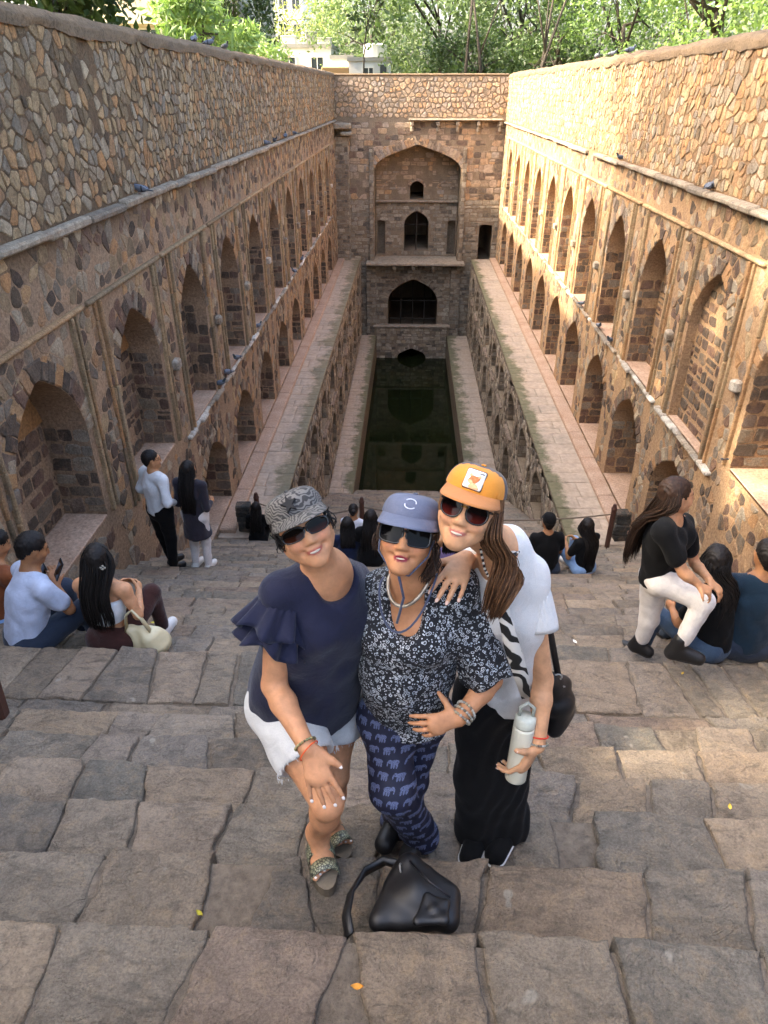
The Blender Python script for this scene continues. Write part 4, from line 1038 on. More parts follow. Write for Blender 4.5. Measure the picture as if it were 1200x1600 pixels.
def head_col(H, base, lip, brow=None, smile=0.):
    def fn(V):
        b = np.array(lin(base)); C = np.tile(b, (len(V), 1)); L = H.loc(V)
        n = vnoise(L[:, 0]*45, L[:, 1]*45, L[:, 2]*45, 9); C[:, :3] *= (1 + .07*n)[:, None]
        zz = L[:, 2] + .0735 - smile*.005*(L[:, 0]/.024)**2; d = np.sqrt((L[:, 0]/(.021 + .004*smile))**2 + (zz/(.0095 + .0005*smile))**2); m = np.clip((1.12 - d)*5, 0, 1)*(L[:, 1] > .055)
        C[:, :3] = C[:, :3]*(1 - m[:, None]) + np.array(lin(lip))[:3]*m[:, None]
        ck = np.clip(1 - np.hypot((np.abs(L[:, 0]) - .040)/.030, (L[:, 2] + .035)/.028), 0, 1)*(L[:, 1] > .03); C[:, 0] *= 1 + .12*ck; C[:, 1] *= 1 - .06*ck
        if brow:
            m = np.clip(1.4 - np.sqrt(((np.abs(L[:, 0]) - .034)/.022)**2 + ((L[:, 2] - .027 - .003*np.cos(L[:, 0]*60))/.0055)**2), 0, 1)*(L[:, 1] > .05)
            e = np.clip(1.5 - np.sqrt(((np.abs(L[:, 0]) - .031)/.013)**2 + ((L[:, 2] - .002)/.006)**2), 0, 1)*(L[:, 1] > .06); m = np.maximum(m, e*.9)
            C[:, :3] = C[:, :3]*(1 - m[:, None]) + np.array(lin(brow))[:3]*m[:, None]
        return C
    return fn
def add_hand(sd, wr, d, n, thumb, curl=(.35, .35, .35, .35), spread=.12, k=1.0, thumb_dir=None, thumb_curl=.3):
    """wr wrist, d towards the fingertips, n the way the palm faces, thumb: the side vector of the thumb. Returns nails (tip, back, along)"""
    d, n = unit(d), unit(V3(n) - unit(d)*np.dot(unit(d), n)); s = unit(V3(thumb) - d*np.dot(thumb, d) - n*np.dot(thumb, n)); wr = V3(wr); nails = []
    sd.cone(wr + d*.010*k, wr + d*.076*k, .026*k, .035*k, .014*k, s, .42)
    sd.cone(wr + d*.03*k + s*.016*k + n*.006*k, wr + d*.055*k + s*.02*k + n*.006*k, .016*k, .014*k, .012*k)
    for i, ln in enumerate((.080, .090, .084, .066)):
        off = (.0285 - .0195*i)*k; b = wr + d*(.083 - (.008 if i == 3 else 0))*k + s*off; a = 0; dd = unit(d + s*spread*(1.5 - i)*.6); r0 = (.0090 if i < 3 else .0078)*k
        p = b - dd*.012*k
        for j, (fr_, rr) in enumerate(((.46, .96), (.30, .9), (.24, .8))):
            a += curl[i]*(.75, 1.1, .7)[j]; u = unit(dd*math.cos(a) + n*math.sin(a)); q = p + u*(ln*fr_*k + (.012*k if j == 0 else 0)); sd.cone(p, q, r0*(rr + .05), r0*rr*.95, .004*k); p = q
        back = unit(-n*math.cos(a) + dd*math.sin(a)); nails.append((p + back*r0*.62, back, u))
    td = unit(s*.72 + d*.66 + n*.22) if thumb_dir is None else unit(thumb_dir); b = wr + d*.022*k + s*.024*k + n*.004*k
    q = b + td*.042*k; sd.cone(b, q, .0135*k, .0105*k, .012*k); t2 = unit(td + d*.35*thumb_curl + n*thumb_curl); q2 = q + t2*.030*k; sd.cone(q, q2, .0105*k, .0085*k, .006*k)
    nails.append((q2 - n*.006*k, unit(-n), t2)); return nails
def ball(mb, c, r, Rm=None, nu=8, nv=6, rnd=.5):
    V = []; F = []; Rm = np.eye(3) if Rm is None else Rm; r = np.array(r if hasattr(r, '__len__') else (r, r, r)); c = V3(c)
    for j in range(nv + 1):
        ph = math.pi*j/nv
        for i in range(nu):
            th = 2*math.pi*i/nu; V.append(tuple(c + Rm @ (r*np.array([math.sin(ph)*math.cos(th), math.sin(ph)*math.sin(th), math.cos(ph)]))))
    for j in range(nv):
        for i in range(nu):
            i2 = (i+1) % nu; F.append([j*nu+i, (j+1)*nu+i, (j+1)*nu+i2, j*nu+i2])
    mb.add(V, F, rnd)
def teeth_part(H, parent, smile=1.0, half=.0155, ht=.0058):
    mb = MB(); w = .022 + .004*smile; P = []; W_ = []
    for a in np.linspace(-1, 1, 15):
        x = a*half; P.append(H.p(x, .0828 + .0135*math.sqrt(max(1 - (x/w)**2, 0)), -.0725 + .005*smile*(x/.024)**2)); W_.append(ht*H.k*max(1 - abs(a)**2.6*.8, .15))
    mb.ribbon(P, H.v(0, .05, 1), W_, .004); tp = mb.build('teeth', M_TEETH, parent, True); mb = MB()
    return tp
def nail_part(nails, mat, parent, r=(.0052, .0072, .0018)):
    mb = MB()
    for p, back, al in nails:
        al = unit(al - back*np.dot(al, back)); x = np.cross(al, back); ball(mb, p, r, np.stack([x, al, back], 1), 8, 4)
    return mb.build('fingernails', mat, parent, True)

def add_body(sd, J, g=1.0, woman=True, arms=True, legs=True, feet=True):
    side = J['shR'] - J['shL']; hs = J['hpR'] - J['hpL']; fwd = unit(np.cross(side, J['pel'] - J['neck'])); pel, neck = J['pel'], J['neck']
    ch = neck + (pel - neck)*.34; wa = neck + (pel - neck)*.68
    sd.cone(pel, wa, .135*g, .112*g, .04, hs, .76); sd.cone(wa, ch, .112*g, .128*g, .04, side, .72); sd.cone(ch, neck + (pel - neck)*.12, .128*g, .085*g, .04, side, .68)
    sd.cone(J['shR'], J['shL'], .048*g, .048*g, .045); sd.cone(neck, ch, .06, .08, .03)
    for q in 'RL': sd.cone(neck + V3((0, 0, .015)), J['sh'+q], .045, .043*g, .04)
    sd.cone(J['hpR'] , J['hpL'], .088*g, .088*g, .04)
    if woman:
        for q in ('shR', 'shL'): sd.ell(ch + (J[q] - ch)*.42 + unit(np.cross(side, pel - neck))*.075*g + unit(pel - neck)*.02, .062*g, None, .04)
    if arms:
        for q in 'RL':
            a, b, c = J['sh'+q], J['el'+q], J['wr'+q]; sd.cone(a, a + (b-a)*.45, .050*g, .044*g, .03); sd.cone(a + (b-a)*.45, b, .044*g, .036*g, .02)
            sd.cone(b, b + (c-b)*.3, .036*g, .038*g, .015); sd.cone(b + (c-b)*.3, c, .038*g, .024, .015)
    if legs:
        for q in 'RL':
            a, b, c = J['hp'+q], J['kn'+q], J['an'+q]; sd.cone(a, a + (b-a)*.5, .088*g, .072*g, .03); sd.cone(a + (b-a)*.5, b, .072*g, .048*g, .02)
            sd.cone(b, c, .046*g, .033, .02); bk = unit(np.cross(np.cross(b - a, c - b), c - b) + 1e-6); kb = (b + (c-b)*.3); sd.ell(kb, (.047*g, .047*g, .085*g), None, .02)
            if feet:
                t_ = J['to'+q]; sd.cone(c, t_ + V3((0, 0, .012)), .034, .026, .02); sd.cone(c + V3((0, 0, -.035)) - unit(t_-c)*.03, t_ + (c-t_)*.25 , .028, .03, .02)

def strands(name, guides, n, spread, r, mat, parent, seed, steps=12, wav=.006):
    """many thin tapering locks following guide curves: guides = lists of points root..tip"""
    rg = random.Random(seed); mb = MB()
    for _ in range(n):
        g = guides[rg.randrange(len(guides))]; gi = [V3(p) for p in g]; tt = unit(gi[-1] - gi[0]); sx = unit(np.cross(tt, [.3, .9, .2])); sy = np.cross(tt, sx); a = rg.uniform(0, 6.28); q = math.sqrt(rg.random()); ph = rg.uniform(0, 6.28); P = []; e = rg.uniform(.82, 1.0)
        for i in range(steps):
            f = i/(steps-1)*e*(len(gi)-1); j = min(int(f), len(gi)-2); u = f - j
            p0, p1, p2, p3 = gi[max(j-1, 0)], gi[j], gi[j+1], gi[min(j+2, len(gi)-1)]
            p = .5*((2*p1) + (-p0+p2)*u + (2*p0-5*p1+4*p2-p3)*u*u + (-p0+3*p1-3*p2+p3)*u**3)
            ff = i/(steps-1); sp = spread[0] + (spread[1]-spread[0])*math.sin(min(ff*1.3, 1)*math.pi/2) if len(spread) == 2 else np.interp(ff, np.linspace(0, 1, len(spread)), spread)
            P.append(p + (sx*math.cos(a) + sy*math.sin(a))*sp*q + sx*wav*math.sin(ph + ff*9) + sy*wav*math.cos(ph*2 + ff*7))
        rr = r*rg.uniform(.7, 1.3); mb.tube(P, [rr*.7] + [rr]*(steps-3) + [rr*.6, rr*.15], 4, rg.random(), True)
    return mb.build(name, mat, parent, True)
def hair_mat(name, cols):
    t = NT(name); c = t.ramp(t.attr('rnd'), palette_stops(cols)); n = t.noise(90, 3); c = t.mix(1.0, c, t.remap(n, .3, .7, .75, 1.25), 'MULTIPLY')
    return t.done(c, .6, None, Specular_IOR_Level=.3)
def skin_mat():
    t = NT('skin'); c = t.attr('col', 'Color'); n = t.noise(260, 4, .7); n2 = t.noise(22, 4, .6); n3 = t.noise(70, 3, .6)
    c = t.mix(1.0, c, t.math('MULTIPLY', t.remap(n2, .3, .7, .86, 1.12), t.remap(n3, .3, .7, .93, 1.07)), 'MULTIPLY')
    c = t.mix(t.remap(n3, .62, .78, 0, .22), c, lin('#8a4a34'))
    return t.done(c, t.remap(n, .3, .7, .48, .68), t.bump(t.math('ADD', n, t.math('MULTIPLY', n2, .8)), .3, .003), Subsurface_Weight=.08, Subsurface_Radius=(.010, .004, .002), Specular_IOR_Level=.35)
M_SKIN = skin_mat()
def cloth_mat(name, col, rough=.85, weave=900, var=.12, sheen=.2, bump=.12):
    bump = bump*2.4; t = NT(name); n = t.noise(min(weave, 500), 2); n2 = t.noise(13, 5, .62, None, 0, 1.5); c = t.mix(1.0, lin(col), t.math('MULTIPLY', t.remap(n, .3, .7, .9, 1.1), t.remap(n2, .3, .7, 1-var, 1+var)), 'MULTIPLY')
    return t.done(c, rough, t.bump(t.math('ADD', t.math('MULTIPLY', n, .2), n2), bump, .01), Sheen_Weight=sheen, Specular_IOR_Level=.2)
M_HBLACK = hair_mat('black hair', ['#0b0908', '#15110f', '#1e1916', '#120e0c']); M_HBROWN = hair_mat('dark brown hair', ['#1c120c', '#2c1c12', '#3a271a', '#241710']); M_HLIGHT = hair_mat('light brown hair', ['#3a2618', '#5a3d28', '#7a5638', '#4a3220'])
M_TEETH = plain('teeth', '#c4b8a6', .3, 0, 50, .03); M_NAILW = plain('white nail polish', '#e9dfd6', .2, 0, 50, .02)
def cap_part(H, kind, mats, parent, brim_len=.062, high=.088, brim_w=64, flat=.62, slope=.5):
    """domed crown in panels, stitched brim; kind: names only"""
    mb = MB(); nu, nv = 40, 12; V = []; F = []; cz = .048; rx, ry, rz = .0885, .107, high
    for j in range(nv + 1):
        ph = (j/nv)*math.pi/2
        for i in range(nu):
            th = 2*math.pi*i/nu; x, y = math.sin(th), math.cos(th); e = math.cos(ph)**flat; seam = 1 - .012*abs(math.cos(th*3))**8
            z = cz + rz*math.sin(ph)**1.1 - (.012 if y < 0 else 0)*(1 - j/nv)*abs(y); fl = (1.03 if y > 0 else 1.0)
            V.append(tuple(H.p(x*rx*e*seam, -.018 + y*ry*e*seam*fl, z)))
    for j in range(nv):
        for i in range(nu):
            i2 = (i+1) % nu; F.append([j*nu+i, j*nu+i2, (j+1)*nu+i2, (j+1)*nu+i])
    front = [f for f in F if H.loc(np.array([np.mean([V[i] for i in f], axis=0)]))[0, 1] > .012 or mats.get('back') is None]; back = [f for f in F if f not in front]
    mb.add(V, front); cr = mb.build('cap', mats['crown'], parent, True)
    if back: mb = MB(); mb.add(V, back); mb.build('mesh_panel', mats['back'], cr, True)
    V = []; F = []; na, nr = 25, 7
    for q in (0, 1):
        for j in range(nr):
            for i in range(na):
                a = R(-brim_w + 2*brim_w*i/(na-1)); f = j/(nr-1); ca = math.cos(a/brim_w*math.pi/2/R(1)*1.0) if False else math.cos(a*90/brim_w)
                x0, y0 = math.sin(a)*rx*1.0, -.018 + math.cos(a)*ry*1.03; ln = brim_len*(max(ca, 0)**.5)
                x, y = x0*(1 + .13*f), y0 + ln*f; z = cz + .003 - .10*abs(x)**2/.09*.9*(f*.7 + .3) - f*brim_len*slope - (.0022 if q else 0); V.append(tuple(H.p(x, y, z)))
    n1 = na*nr
    for q in (0, 1):
        for j in range(nr-1):
            for i in range(na-1):
                f = [q*n1 + j*na+i, q*n1 + j*na+i+1, q*n1 + (j+1)*na+i+1, q*n1 + (j+1)*na+i]; F.append(f if q == 0 else f[::-1])
    for i in range(na-1): F.append([(nr-1)*na+i, (nr-1)*na+i+1, n1+(nr-1)*na+i+1, n1+(nr-1)*na+i])
    mb = MB(); mb.add(V, F); mb.build('brim', mats['brim'], cr, True)
    mb = MB(); mb.tube([H.p(0, -.018, cz + rz + .001), H.p(0, -.018, cz + rz + .005)], [.008, .005], 8); mb.build('button', mats['crown'], cr, True)
    return cr
def sunglasses(H, parent, lens_mat, frame_mat, w=.030, h=.026, power=2.6, y=.099, gap=.037, z=-.001, bridge_mat=None, wing=0.):
    root = None
    def shape(q, sc, yo):
        P = []
        for i in range(28):
            a = 2*math.pi*i/28; c, s_ = math.cos(a), math.sin(a); x = math.copysign(abs(c)**(2/power), c)*w*sc; zz = math.copysign(abs(s_)**(2/power), s_)*h*sc
            zz += wing*max(x*q, 0)*(.5 if zz > 0 else .1); P.append(H.p(q*gap + x, y + yo - .9*(abs(q*gap + x) - .01)**2*9*.5, z + zz))
        return P
    mb = MB()
    for q in (-1, 1):
        o, i_, o2, i2 = shape(q, 1.10, 0), shape(q, .93, .002), shape(q, 1.10, -.005), shape(q, .93, -.005); n = 28; V = o + i_ + o2 + i2
        F = []
        for k in range(n):
            k2 = (k+1) % n; F += [[k, k2, n+k2, n+k], [k2, k, 2*n+k, 2*n+k2], [n+k, n+k2, 3*n+k2, 3*n+k]]
        mb.add(V, F)
        mb.tube([H.p(q*(gap + w*1.02), y - .018, z + h*.55), H.p(q*.074, .055, z + .010), H.p(q*.0835, .0, z + .008)], [.0035, .003, .0028], 6)
    fr = mb.build('sunglasses', frame_mat, parent, True)
    mb = MB(); mb.tube([H.p(-gap + w*.92, y - .001, z + h*.35), H.p(0, y + .006, z + h*.5), H.p(gap - w*.92, y - .001, z + h*.35)], .0026, 6); mb.build('bridge', bridge_mat or frame_mat, fr, True)
    for q in (-1, 1):
        P = shape(q, .97, -.001); c = np.mean(P, axis=0) + H.v(0, .0015, 0); V = [tuple(c)] + [tuple(p) for p in P]; rn = [.5] + [float((H.loc(np.array([p]))[0, 2] - z)/h*.5 + .5) for p in P]
        F = [[0, 1 + k, 1 + (k+1) % 28] for k in range(28)]; obj('lens', mesh_np('lens', np.array(V), F, {'rnd': ('FLOAT', rn)}), lens_mat, fr)
    return fr
def lens_mat(name, top, bot):
    t = NT(name); return t.done(t.ramp(t.attr('rnd'), [(0.05, bot), (.55, top)]), .05, None, Specular_IOR_Level=.10)
def ring_part(mb, c, axis, r, tr, n=20, bead=False, rg=None, asp=1.0, side=None):
    axis = unit(axis); a = unit(np.cross(axis, [.2, .3, 1.]) if side is None else side - axis*np.dot(side, axis)); b = np.cross(axis, a); P = [V3(c) + a*math.cos(2*math.pi*i/n)*r + b*math.sin(2*math.pi*i/n)*r*asp for i in range(n)]
    if bead:
        for p in P: ball(mb, p, tr, None, 6, 4, (rg or random).random())
    else: mb.tube(P + P[:2], tr, 5, .5, False)
# ------------------------------------------------------------------ the three women in front
def A(px, py, Y): return np.array(at(px, py, Y))
def to_cam(c, drop=.25, dx=0.): c = V3(c); d = -c/np.linalg.norm(c); return unit(d + V3((dx, 0, -drop)))
M_NAVY = cloth_mat('navy crepe', '#171a30', .75, 900, .15, .15, .2); M_DENIM = cloth_mat('white denim', '#c9c9c6', .85, 500, .06, .1, .25)
M_GOLD = plain('gold wire', '#a8803c', .3, 0, 50, .1, Metallic=.8); M_BLKFRAME = plain('black acetate', '#0c0b0b', .25, 0, 50, .05); M_BLKCLOTH = cloth_mat('black cloth', '#09090a', .9, 900, .2, .03, .15)
M_WTEE = cloth_mat('white cotton', '#d2d0cc', .85, 900, .05, .15, .2); M_BLEATHER = plain('black leather', '#141416', .5, .25, 40, .2); M_REDCORD = plain('red cord', '#c8361e', .7); M_ORCORD = plain('orange cord', '#d8582a', .7)
def bead_mat(name, cols):
    t = NT(name); return t.done(t.ramp(t.attr('rnd'), palette_stops(cols)), .35)
M_BEADS = bead_mat('mixed beads', ['#6f7a58', '#a99a63', '#3d3a30', '#c9b98a', '#8a7a4a']); M_SILV = bead_mat('silver beads', ['#8a8880', '#b5b2a8', '#5a564e', '#a39a80'])
def zebra_mat(name, c0, c1, scale, rough=.8, vec_attr=None, thr=.5, dist=2.2, bd='Z'):
    t = NT(name); v = t.attr('pat', 'Vector') if vec_attr else t.pos(); n = t.noise(scale*.22, 3, .55, v, 1)
    q = t.vmath('ADD', v, t.vmath('MULTIPLY', n, (.09, .09, .09))); w = t.node('ShaderNodeTexWave', wave_type='BANDS', bands_direction=bd); t.put(w.inputs['Vector'], q); w.inputs['Scale'].default_value = scale; w.inputs['Distortion'].default_value = dist; w.inputs['Detail'].default_value = 1.5; w.inputs['Detail Scale'].default_value = 1.2
    f = t.remap(w.outputs[1], thr - .07, thr + .07); return t.done(t.mix(f, lin(c0), lin(c1)), rough)

# --- woman in navy with the striped cap, hand on her knee
W1 = empty('person', tuple(A(500, 1330, 1.55)), 'woman in navy ruffle sleeve top, white shorts and striped cap, hand on knee', 'person', 'three women posing on the steps')
H = HeadF(A(472, 822, 1.58), to_cam(A(474, 822, 1.58), .12, .08), -19, .91)
J = dict(neck=H.c + V3((.055, .055, -.195)), shR=A(442, 930, 1.58), shL=A(548, 912, 1.76), elR=A(428, 1070, 1.50), wrR=A(480, 1168, 1.345), elL=A(600, 980, 1.95), wrL=A(640, 930, 1.92),
         pel=A(476, 1082, 1.70), hpR=A(436, 1098, 1.64), hpL=A(520, 1086, 1.76), knR=A(512, 1256, 1.36), anR=A(497, 1300, 1.475), toR=A(508, 1362, 1.385), knL=A(523, 1212, 1.60), anL=A(516, 1290, 1.69), toL=A(533, 1318, 1.625))
sd = Sdf(); add_head(sd, H, J['neck'], 1.0, full=1.02); add_body(sd, J, 1.0, feet=False)
kn = J['knR']; nails = add_hand(sd, J['wrR'], A(510, 1248, 1.272) - J['wrR'], (-.05, .85, -.5), (1, .0, .25), (.10, .11, .11, .13), .18, 1.06, thumb_dir=A(541, 1218, 1.31) - A(500, 1190, 1.33), thumb_curl=.1)
add_hand(sd, J['wrL'], (1, -.1, -.1), (0, -1, 0), (0, 0, 1))
toes = []
for q, si in (('R', 1), ('L', 1)):
    an, to = J['an'+q], J['to'+q]; d = unit(V3(to - an)*V3((1, 1, 0))); s_ = np.cross(d, [0, 0, 1.]); z0 = to[2] - .004; base = V3((to[0], to[1], z0)) - d*.045
    sd.cone(an, base, .036, .030, .03, s_, .8); heel = V3((an[0], an[1], z0 + .01)) - d*.03; sd.cone(heel, base, .030, .036, .03, s_, .62); sd.cone(an, heel, .034, .03, .02)
    for i in range(5):
        o = (-.030 + .0155*i)*(1 if q == 'R' else -1); r_ = .0125 if i == 4 else .0088; b = base + s_*o + d*(.012 + .004*i); e = base + s_*o*1.08 + d*(.036 + .005*i - .004*(4-i)); sd.cone(b, e, r_, r_*.9, .006); toes.append((e + V3((0, 0, r_*.7)) + d*.003, V3((0, 0, 1.)), d))
body = sdf_obj('body', sd, .0056, M_SKIN, W1, None, None, head_col(H, '#c48d66', '#a85a4a', '#2a1c14', 1.0))
nail_part(nails, M_NAILW, W1); nail_part(toes, M_NAILW, W1, (.0052, .005, .002))
teeth_part(H, W1, 1.0)
sd = Sdf(); sd.ell(H.p(0, -.026, .005), (.083, .092, .085), H.R); sd.cut(H.p(0, .028, 0), H.v(0, 1, 0)); sd.cut(H.p(0, 0, -.02), H.v(0, -.5, -1)); sdf_obj('hair', sd, .005, M_HBLACK, W1, lambda V, N: .0015*np.sin(H.loc(V)[:, 0]*900), lambda V: vnoise(V[:, 0]*200, V[:, 1]*200, V[:, 2]*20)*.5 + .5)
for q in (-1, 1): strands('hair_lock', [[H.p(q*.080, .02, .02), H.p(q*.084, .03, -.02), H.p(q*.078, .02, -.05)]], 9, (.01, .008), .0018, M_HBLACK, W1, 3, 7)
# top: boxy crepe shell
side = unit(J['shR'] - J['shL']); nk, pl = J['neck'], J['pel']; hem = pl + (pl - nk)*.06; ch = nk + (pl - nk)*.35; fw = unit(np.cross(side, pl - nk))
sd = Sdf(); sd.cone(nk + (pl-nk)*.16, ch, .125, .165, .05, side, .76); sd.cone(ch, hem, .165, .205, .05, side, .84); sd.cone(J['shR'] + V3((0, 0, .004)), J['shL'] + V3((0, 0, .004)), .056, .056, .05); sd.cone(J['shL'], J['shL'] + (J['elL'] - J['shL'])*.35, .060, .066, .03)
sd.cone(J['shR'], J['shR'] + (J['elR'] - J['shR'])*.22, .058, .060, .03)
for q in 'RL': sd.cone(nk + V3((0, 0, .01)), J['sh'+q], .056, .053, .04)
for q in ('shR', 'shL'): sd.ell(ch + (J[q] - ch)*.40 + fw*.085, .072, None, .05)
sd.ell(nk + fw*.055 + V3((0, 0, .035)), (.070, .075, .080), None, .02, True); sd.cut(hem, pl - nk + side*.04)
sdf_obj('top', sd, .0075, M_NAVY, W1, folds(.0065, 42, side + V3((0, 0, .35)), 1.3))
def ruffle(c, ax, r0, r1, ln, seed, mat, parent, nm='sleeve_ruffle', waves=9, amp=.016, e0=0, e1=2*math.pi):
    ax = unit(ax); a = unit(np.cross(ax, [.3, 1., .2])); b = np.cross(ax, a); V = []; F = []; na, nl = 84, 9
    for j in range(nl):
        f = j/(nl-1)
        for i in range(na):
            th = e0 + (e1-e0)*i/na; rr = r0 + (r1-r0)*f**.8 + amp*f*math.sin(waves*th + seed + .8*math.sin(2*th)) + .004*math.sin(23*th)*(1-f); V.append(c + ax*(ln*f + .012*f*math.cos(waves*.5*th + seed)) + (a*math.cos(th) + b*math.sin(th))*rr)
    for j in range(nl-1):
        for i in range(na): i2 = (i+1) % na; F.append([j*na+i, j*na+i2, (j+1)*na+i2, (j+1)*na+i])
    me = mesh_np(nm, np.array(V), F); o = obj(nm, me, mat, parent); md = o.modifiers.new('thickness', 'SOLIDIFY'); md.thickness = .002; return o
ra = J['elR'] - J['shR']; out = unit(ra)*.8 - side*-.0
ruffle(J['shR'] + ra*.02, ra + side*.10, .052, .100, .105, .5, M_NAVY, W1); ruffle(J['shR'] + ra*.27, ra + side*.12, .062, .100, .085, 2.1, M_NAVY, W1)
# shorts with frayed hems
sd = Sdf(); hs = unit(J['hpR'] - J['hpL']); sd.cone(pl, pl + (nk - pl)*.22, .146, .132, .04, hs, .80); sd.cone(J['hpR'], J['hpL'], .096, .096, .05)
for q in 'RL':
    d = J['kn'+q] - J['hp'+q]; e = (.50 if q == 'R' else .42); sd.cone(J['hp'+q], J['hp'+q] + d*e, .104, .100, .04); u = unit(d); sd.cone(J['hp'+q] + d*e + u*.13, J['hp'+q] + d*e + u*.3, .128, .128, .004, None, 1, True)
sh = sdf_obj('shorts', sd, .0075, M_DENIM, W1, folds(.005, 60, (0, .3, 1), 4.))
for q in 'RL':
    d = unit(J['kn'+q] - J['hp'+q]); c = J['hp'+q] + (J['kn'+q] - J['hp'+q])*(.50 if q == 'R' else .42) + d*.055; mb = MB(); rg = random.Random(8); a = unit(np.cross(d, [0, 0, 1.])); b = np.cross(d, a)
    for i in range(60):
        th = rg.uniform(0, 6.28); p = c - d*.02 + (a*math.cos(th) + b*math.sin(th))*.102; e = p + d*rg.uniform(.006, .018) + a*rg.uniform(-.006, .006); mb.tube([p, e], [.0012, .0007], 4)
    mb.build('frayed_hem', M_DENIM, sh)
# sandals
t = NT('snake print leather'); vo = t.voro(95, 'DISTANCE_TO_EDGE'); M_SNAKE = t.done(t.mix(t.remap(vo, .03, .2), lin('#22221c'), t.mix(t.noise(60, 2), lin('#7a7e64'), lin('#a5a488'))), .4); M_SOLE = plain('taupe platform sole', '#6d6252', .8, .2, 90)
for q in 'RL':
    an, to = J['an'+q], J['to'+q]; d = unit((to - an)*V3((1, 1, 0))); s_ = np.cross(d, [0, 0, 1.]); z0 = to[2] - .018; n = 22; rg = []
    c0 = V3((to[0], to[1], 0)) - d*.075
    for i in range(n):
        a = 2*math.pi*i/n; x, y = math.cos(a), math.sin(a); rg.append((c0 + d*(x*.128 + .0) + s_*(y*(.046 + .008*x)))[:2])
    sd_ = MB(); V = [(p[0], p[1], z) for z in (z0, z0 - .028, z0 - .052) for p in rg]; F = [list(range(n))] + [[k*n+i, k*n+(i+1) % n, (k+1)*n+(i+1) % n, (k+1)*n+i] for k in range(2) for i in range(n)] + [list(range(2*n, 3*n))[::-1]]
    sd_.add(V, F); so = sd_.build('sandal', M_SOLE, W1)
    for off, wd in ((-.010, .042), (-.075, .048)):
        c = V3((to[0], to[1], z0)) + d*off; hgt = .052 if off > -.05 else .068; P = [c + s_*(.047*math.cos(a)) + V3((0, 0, hgt*math.sin(a) - .004)) for a in np.linspace(0, math.pi, 13)]; mb = MB(); mb.ribbon(P, d, wd, .004); mb.build('strap', M_SNAKE, so, True)
# bracelets, ear stud, cap, glasses
mb = MB(); w_ = J['wrR'] - unit(J['wrR'] - J['elR'])*.012; ring_part(mb, w_, J['wrR'] - J['elR'], .031, .0042, 26, True, random.Random(2)); mb.build('bracelet', M_BEADS, W1, True); mb = MB(); ring_part(mb, w_ + unit(J['wrR'] - J['elR'])*.022, J['wrR'] - J['elR'] + V3((.1, 0, 0)), .034, .0022, 24); mb.build('bracelet', M_ORCORD, W1, True)
M_ZCAP = zebra_mat('grey striped cap cloth', '#2a2827', '#625e5a', 44, .85, None, .45)
cp = cap_part(H, 'cadet', {'crown': M_ZCAP, 'brim': M_ZCAP}, W1, .084, .060, 60, .42, .22)
mb = MB(); c = H.p(.010, .085, .082); n_ = H.v(.05, 1, .5); u_ = unit(np.cross(n_, H.v(0, 0, 1))); v_ = np.cross(u_, n_); n_ = unit(n_)
P = [c + n_*.008 + (u_*math.sin(math.pi*i/5) + v_*math.cos(math.pi*i/5))*(.022 if i % 2 == 0 else .009) for i in range(10)]; Q = [p - n_*.014 for p in P]; mb.add(P + Q, [list(range(10)), list(range(10, 20))[::-1]] + [[i, (i+1) % 10, 10+(i+1) % 10, 10+i] for i in range(10)]); mb.build('star_emblem', plain('black felt', '#1c1a1a', .9), cp)
sunglasses(H, W1, lens_mat('amber brown lens', '#0a0605', '#3a180c'), M_BLKFRAME, .033, .0195, 2.6, .100, .037, -.002, None, -.12)
mb = MB(); ball(mb, H.p(.082, 0, -.042), .0045); mb.build('earring', M_SILV, W1, True)

# --- older woman in the floral blouse, between the other two
W2 = empty('person', tuple(A(640, 1320, 1.66)), 'woman in dark floral blouse, navy elephant print trousers and slate blue cap, in the middle', 'person', 'three women posing on the steps')
H = HeadF(A(638, 830, 1.58), to_cam(A(638, 830, 1.58), .12, -.10), 6, .91)
J = dict(neck=H.c + V3((.02, .05, -.185)), shR=A(592, 928, 1.72), shL=A(712, 922, 1.64), elR=A(545, 1000, 1.95), wrR=A(520, 950, 2.0), elL=A(768, 1062, 1.60), wrL=A(718, 1122, 1.49),
         pel=A(634, 1108, 1.68), hpR=A(604, 1118, 1.66), hpL=A(664, 1114, 1.72), knR=A(614, 1234, 1.52), anR=A(656, 1306, 1.67), toR=A(642, 1330, 1.60), knL=A(638, 1216, 1.66), anL=A(622, 1286, 1.76), toL=A(604, 1312, 1.66))
sd = Sdf(); add_head(sd, H, J['neck'], .2, True); add_body(sd, J, .90)
add_hand(sd, J['wrL'], A(676, 1134, 1.455) - J['wrL'], V3((.1, .8, -.45)), V3((0, .3, 1)), (.35, .42, .5, .55), .14, .94, thumb_dir=V3((-.5, .55, .55)), thumb_curl=.2); add_hand(sd, J['wrR'], (-1, 0, .1), (0, -1, 0), (0, 0, 1))
sdf_obj('body', sd, .0056, M_SKIN, W2, None, None, head_col(H, '#b8835d', '#8a2f3c', '#241812', .2))
teeth_part(H, W2, .2, .012, .0035)
side = unit(J['shR'] - J['shL']); nk, pl = J['neck'], J['pel']; hem = pl + (pl - nk)*.03; ch = nk + (pl - nk)*.36; fw = unit(np.cross(side, pl - nk))
t = NT('floral print'); p_ = t.pos(); q_ = t.vmath('ADD', p_, t.vmath('MULTIPLY', t.noise(60, 2, .5, None, 1), (.006, .006, .006))); d1 = t.voro(62, 'F1', q_); d2 = t.voro(120, 'F1', q_); e2 = t.voro(120, 'DISTANCE_TO_EDGE', q_)
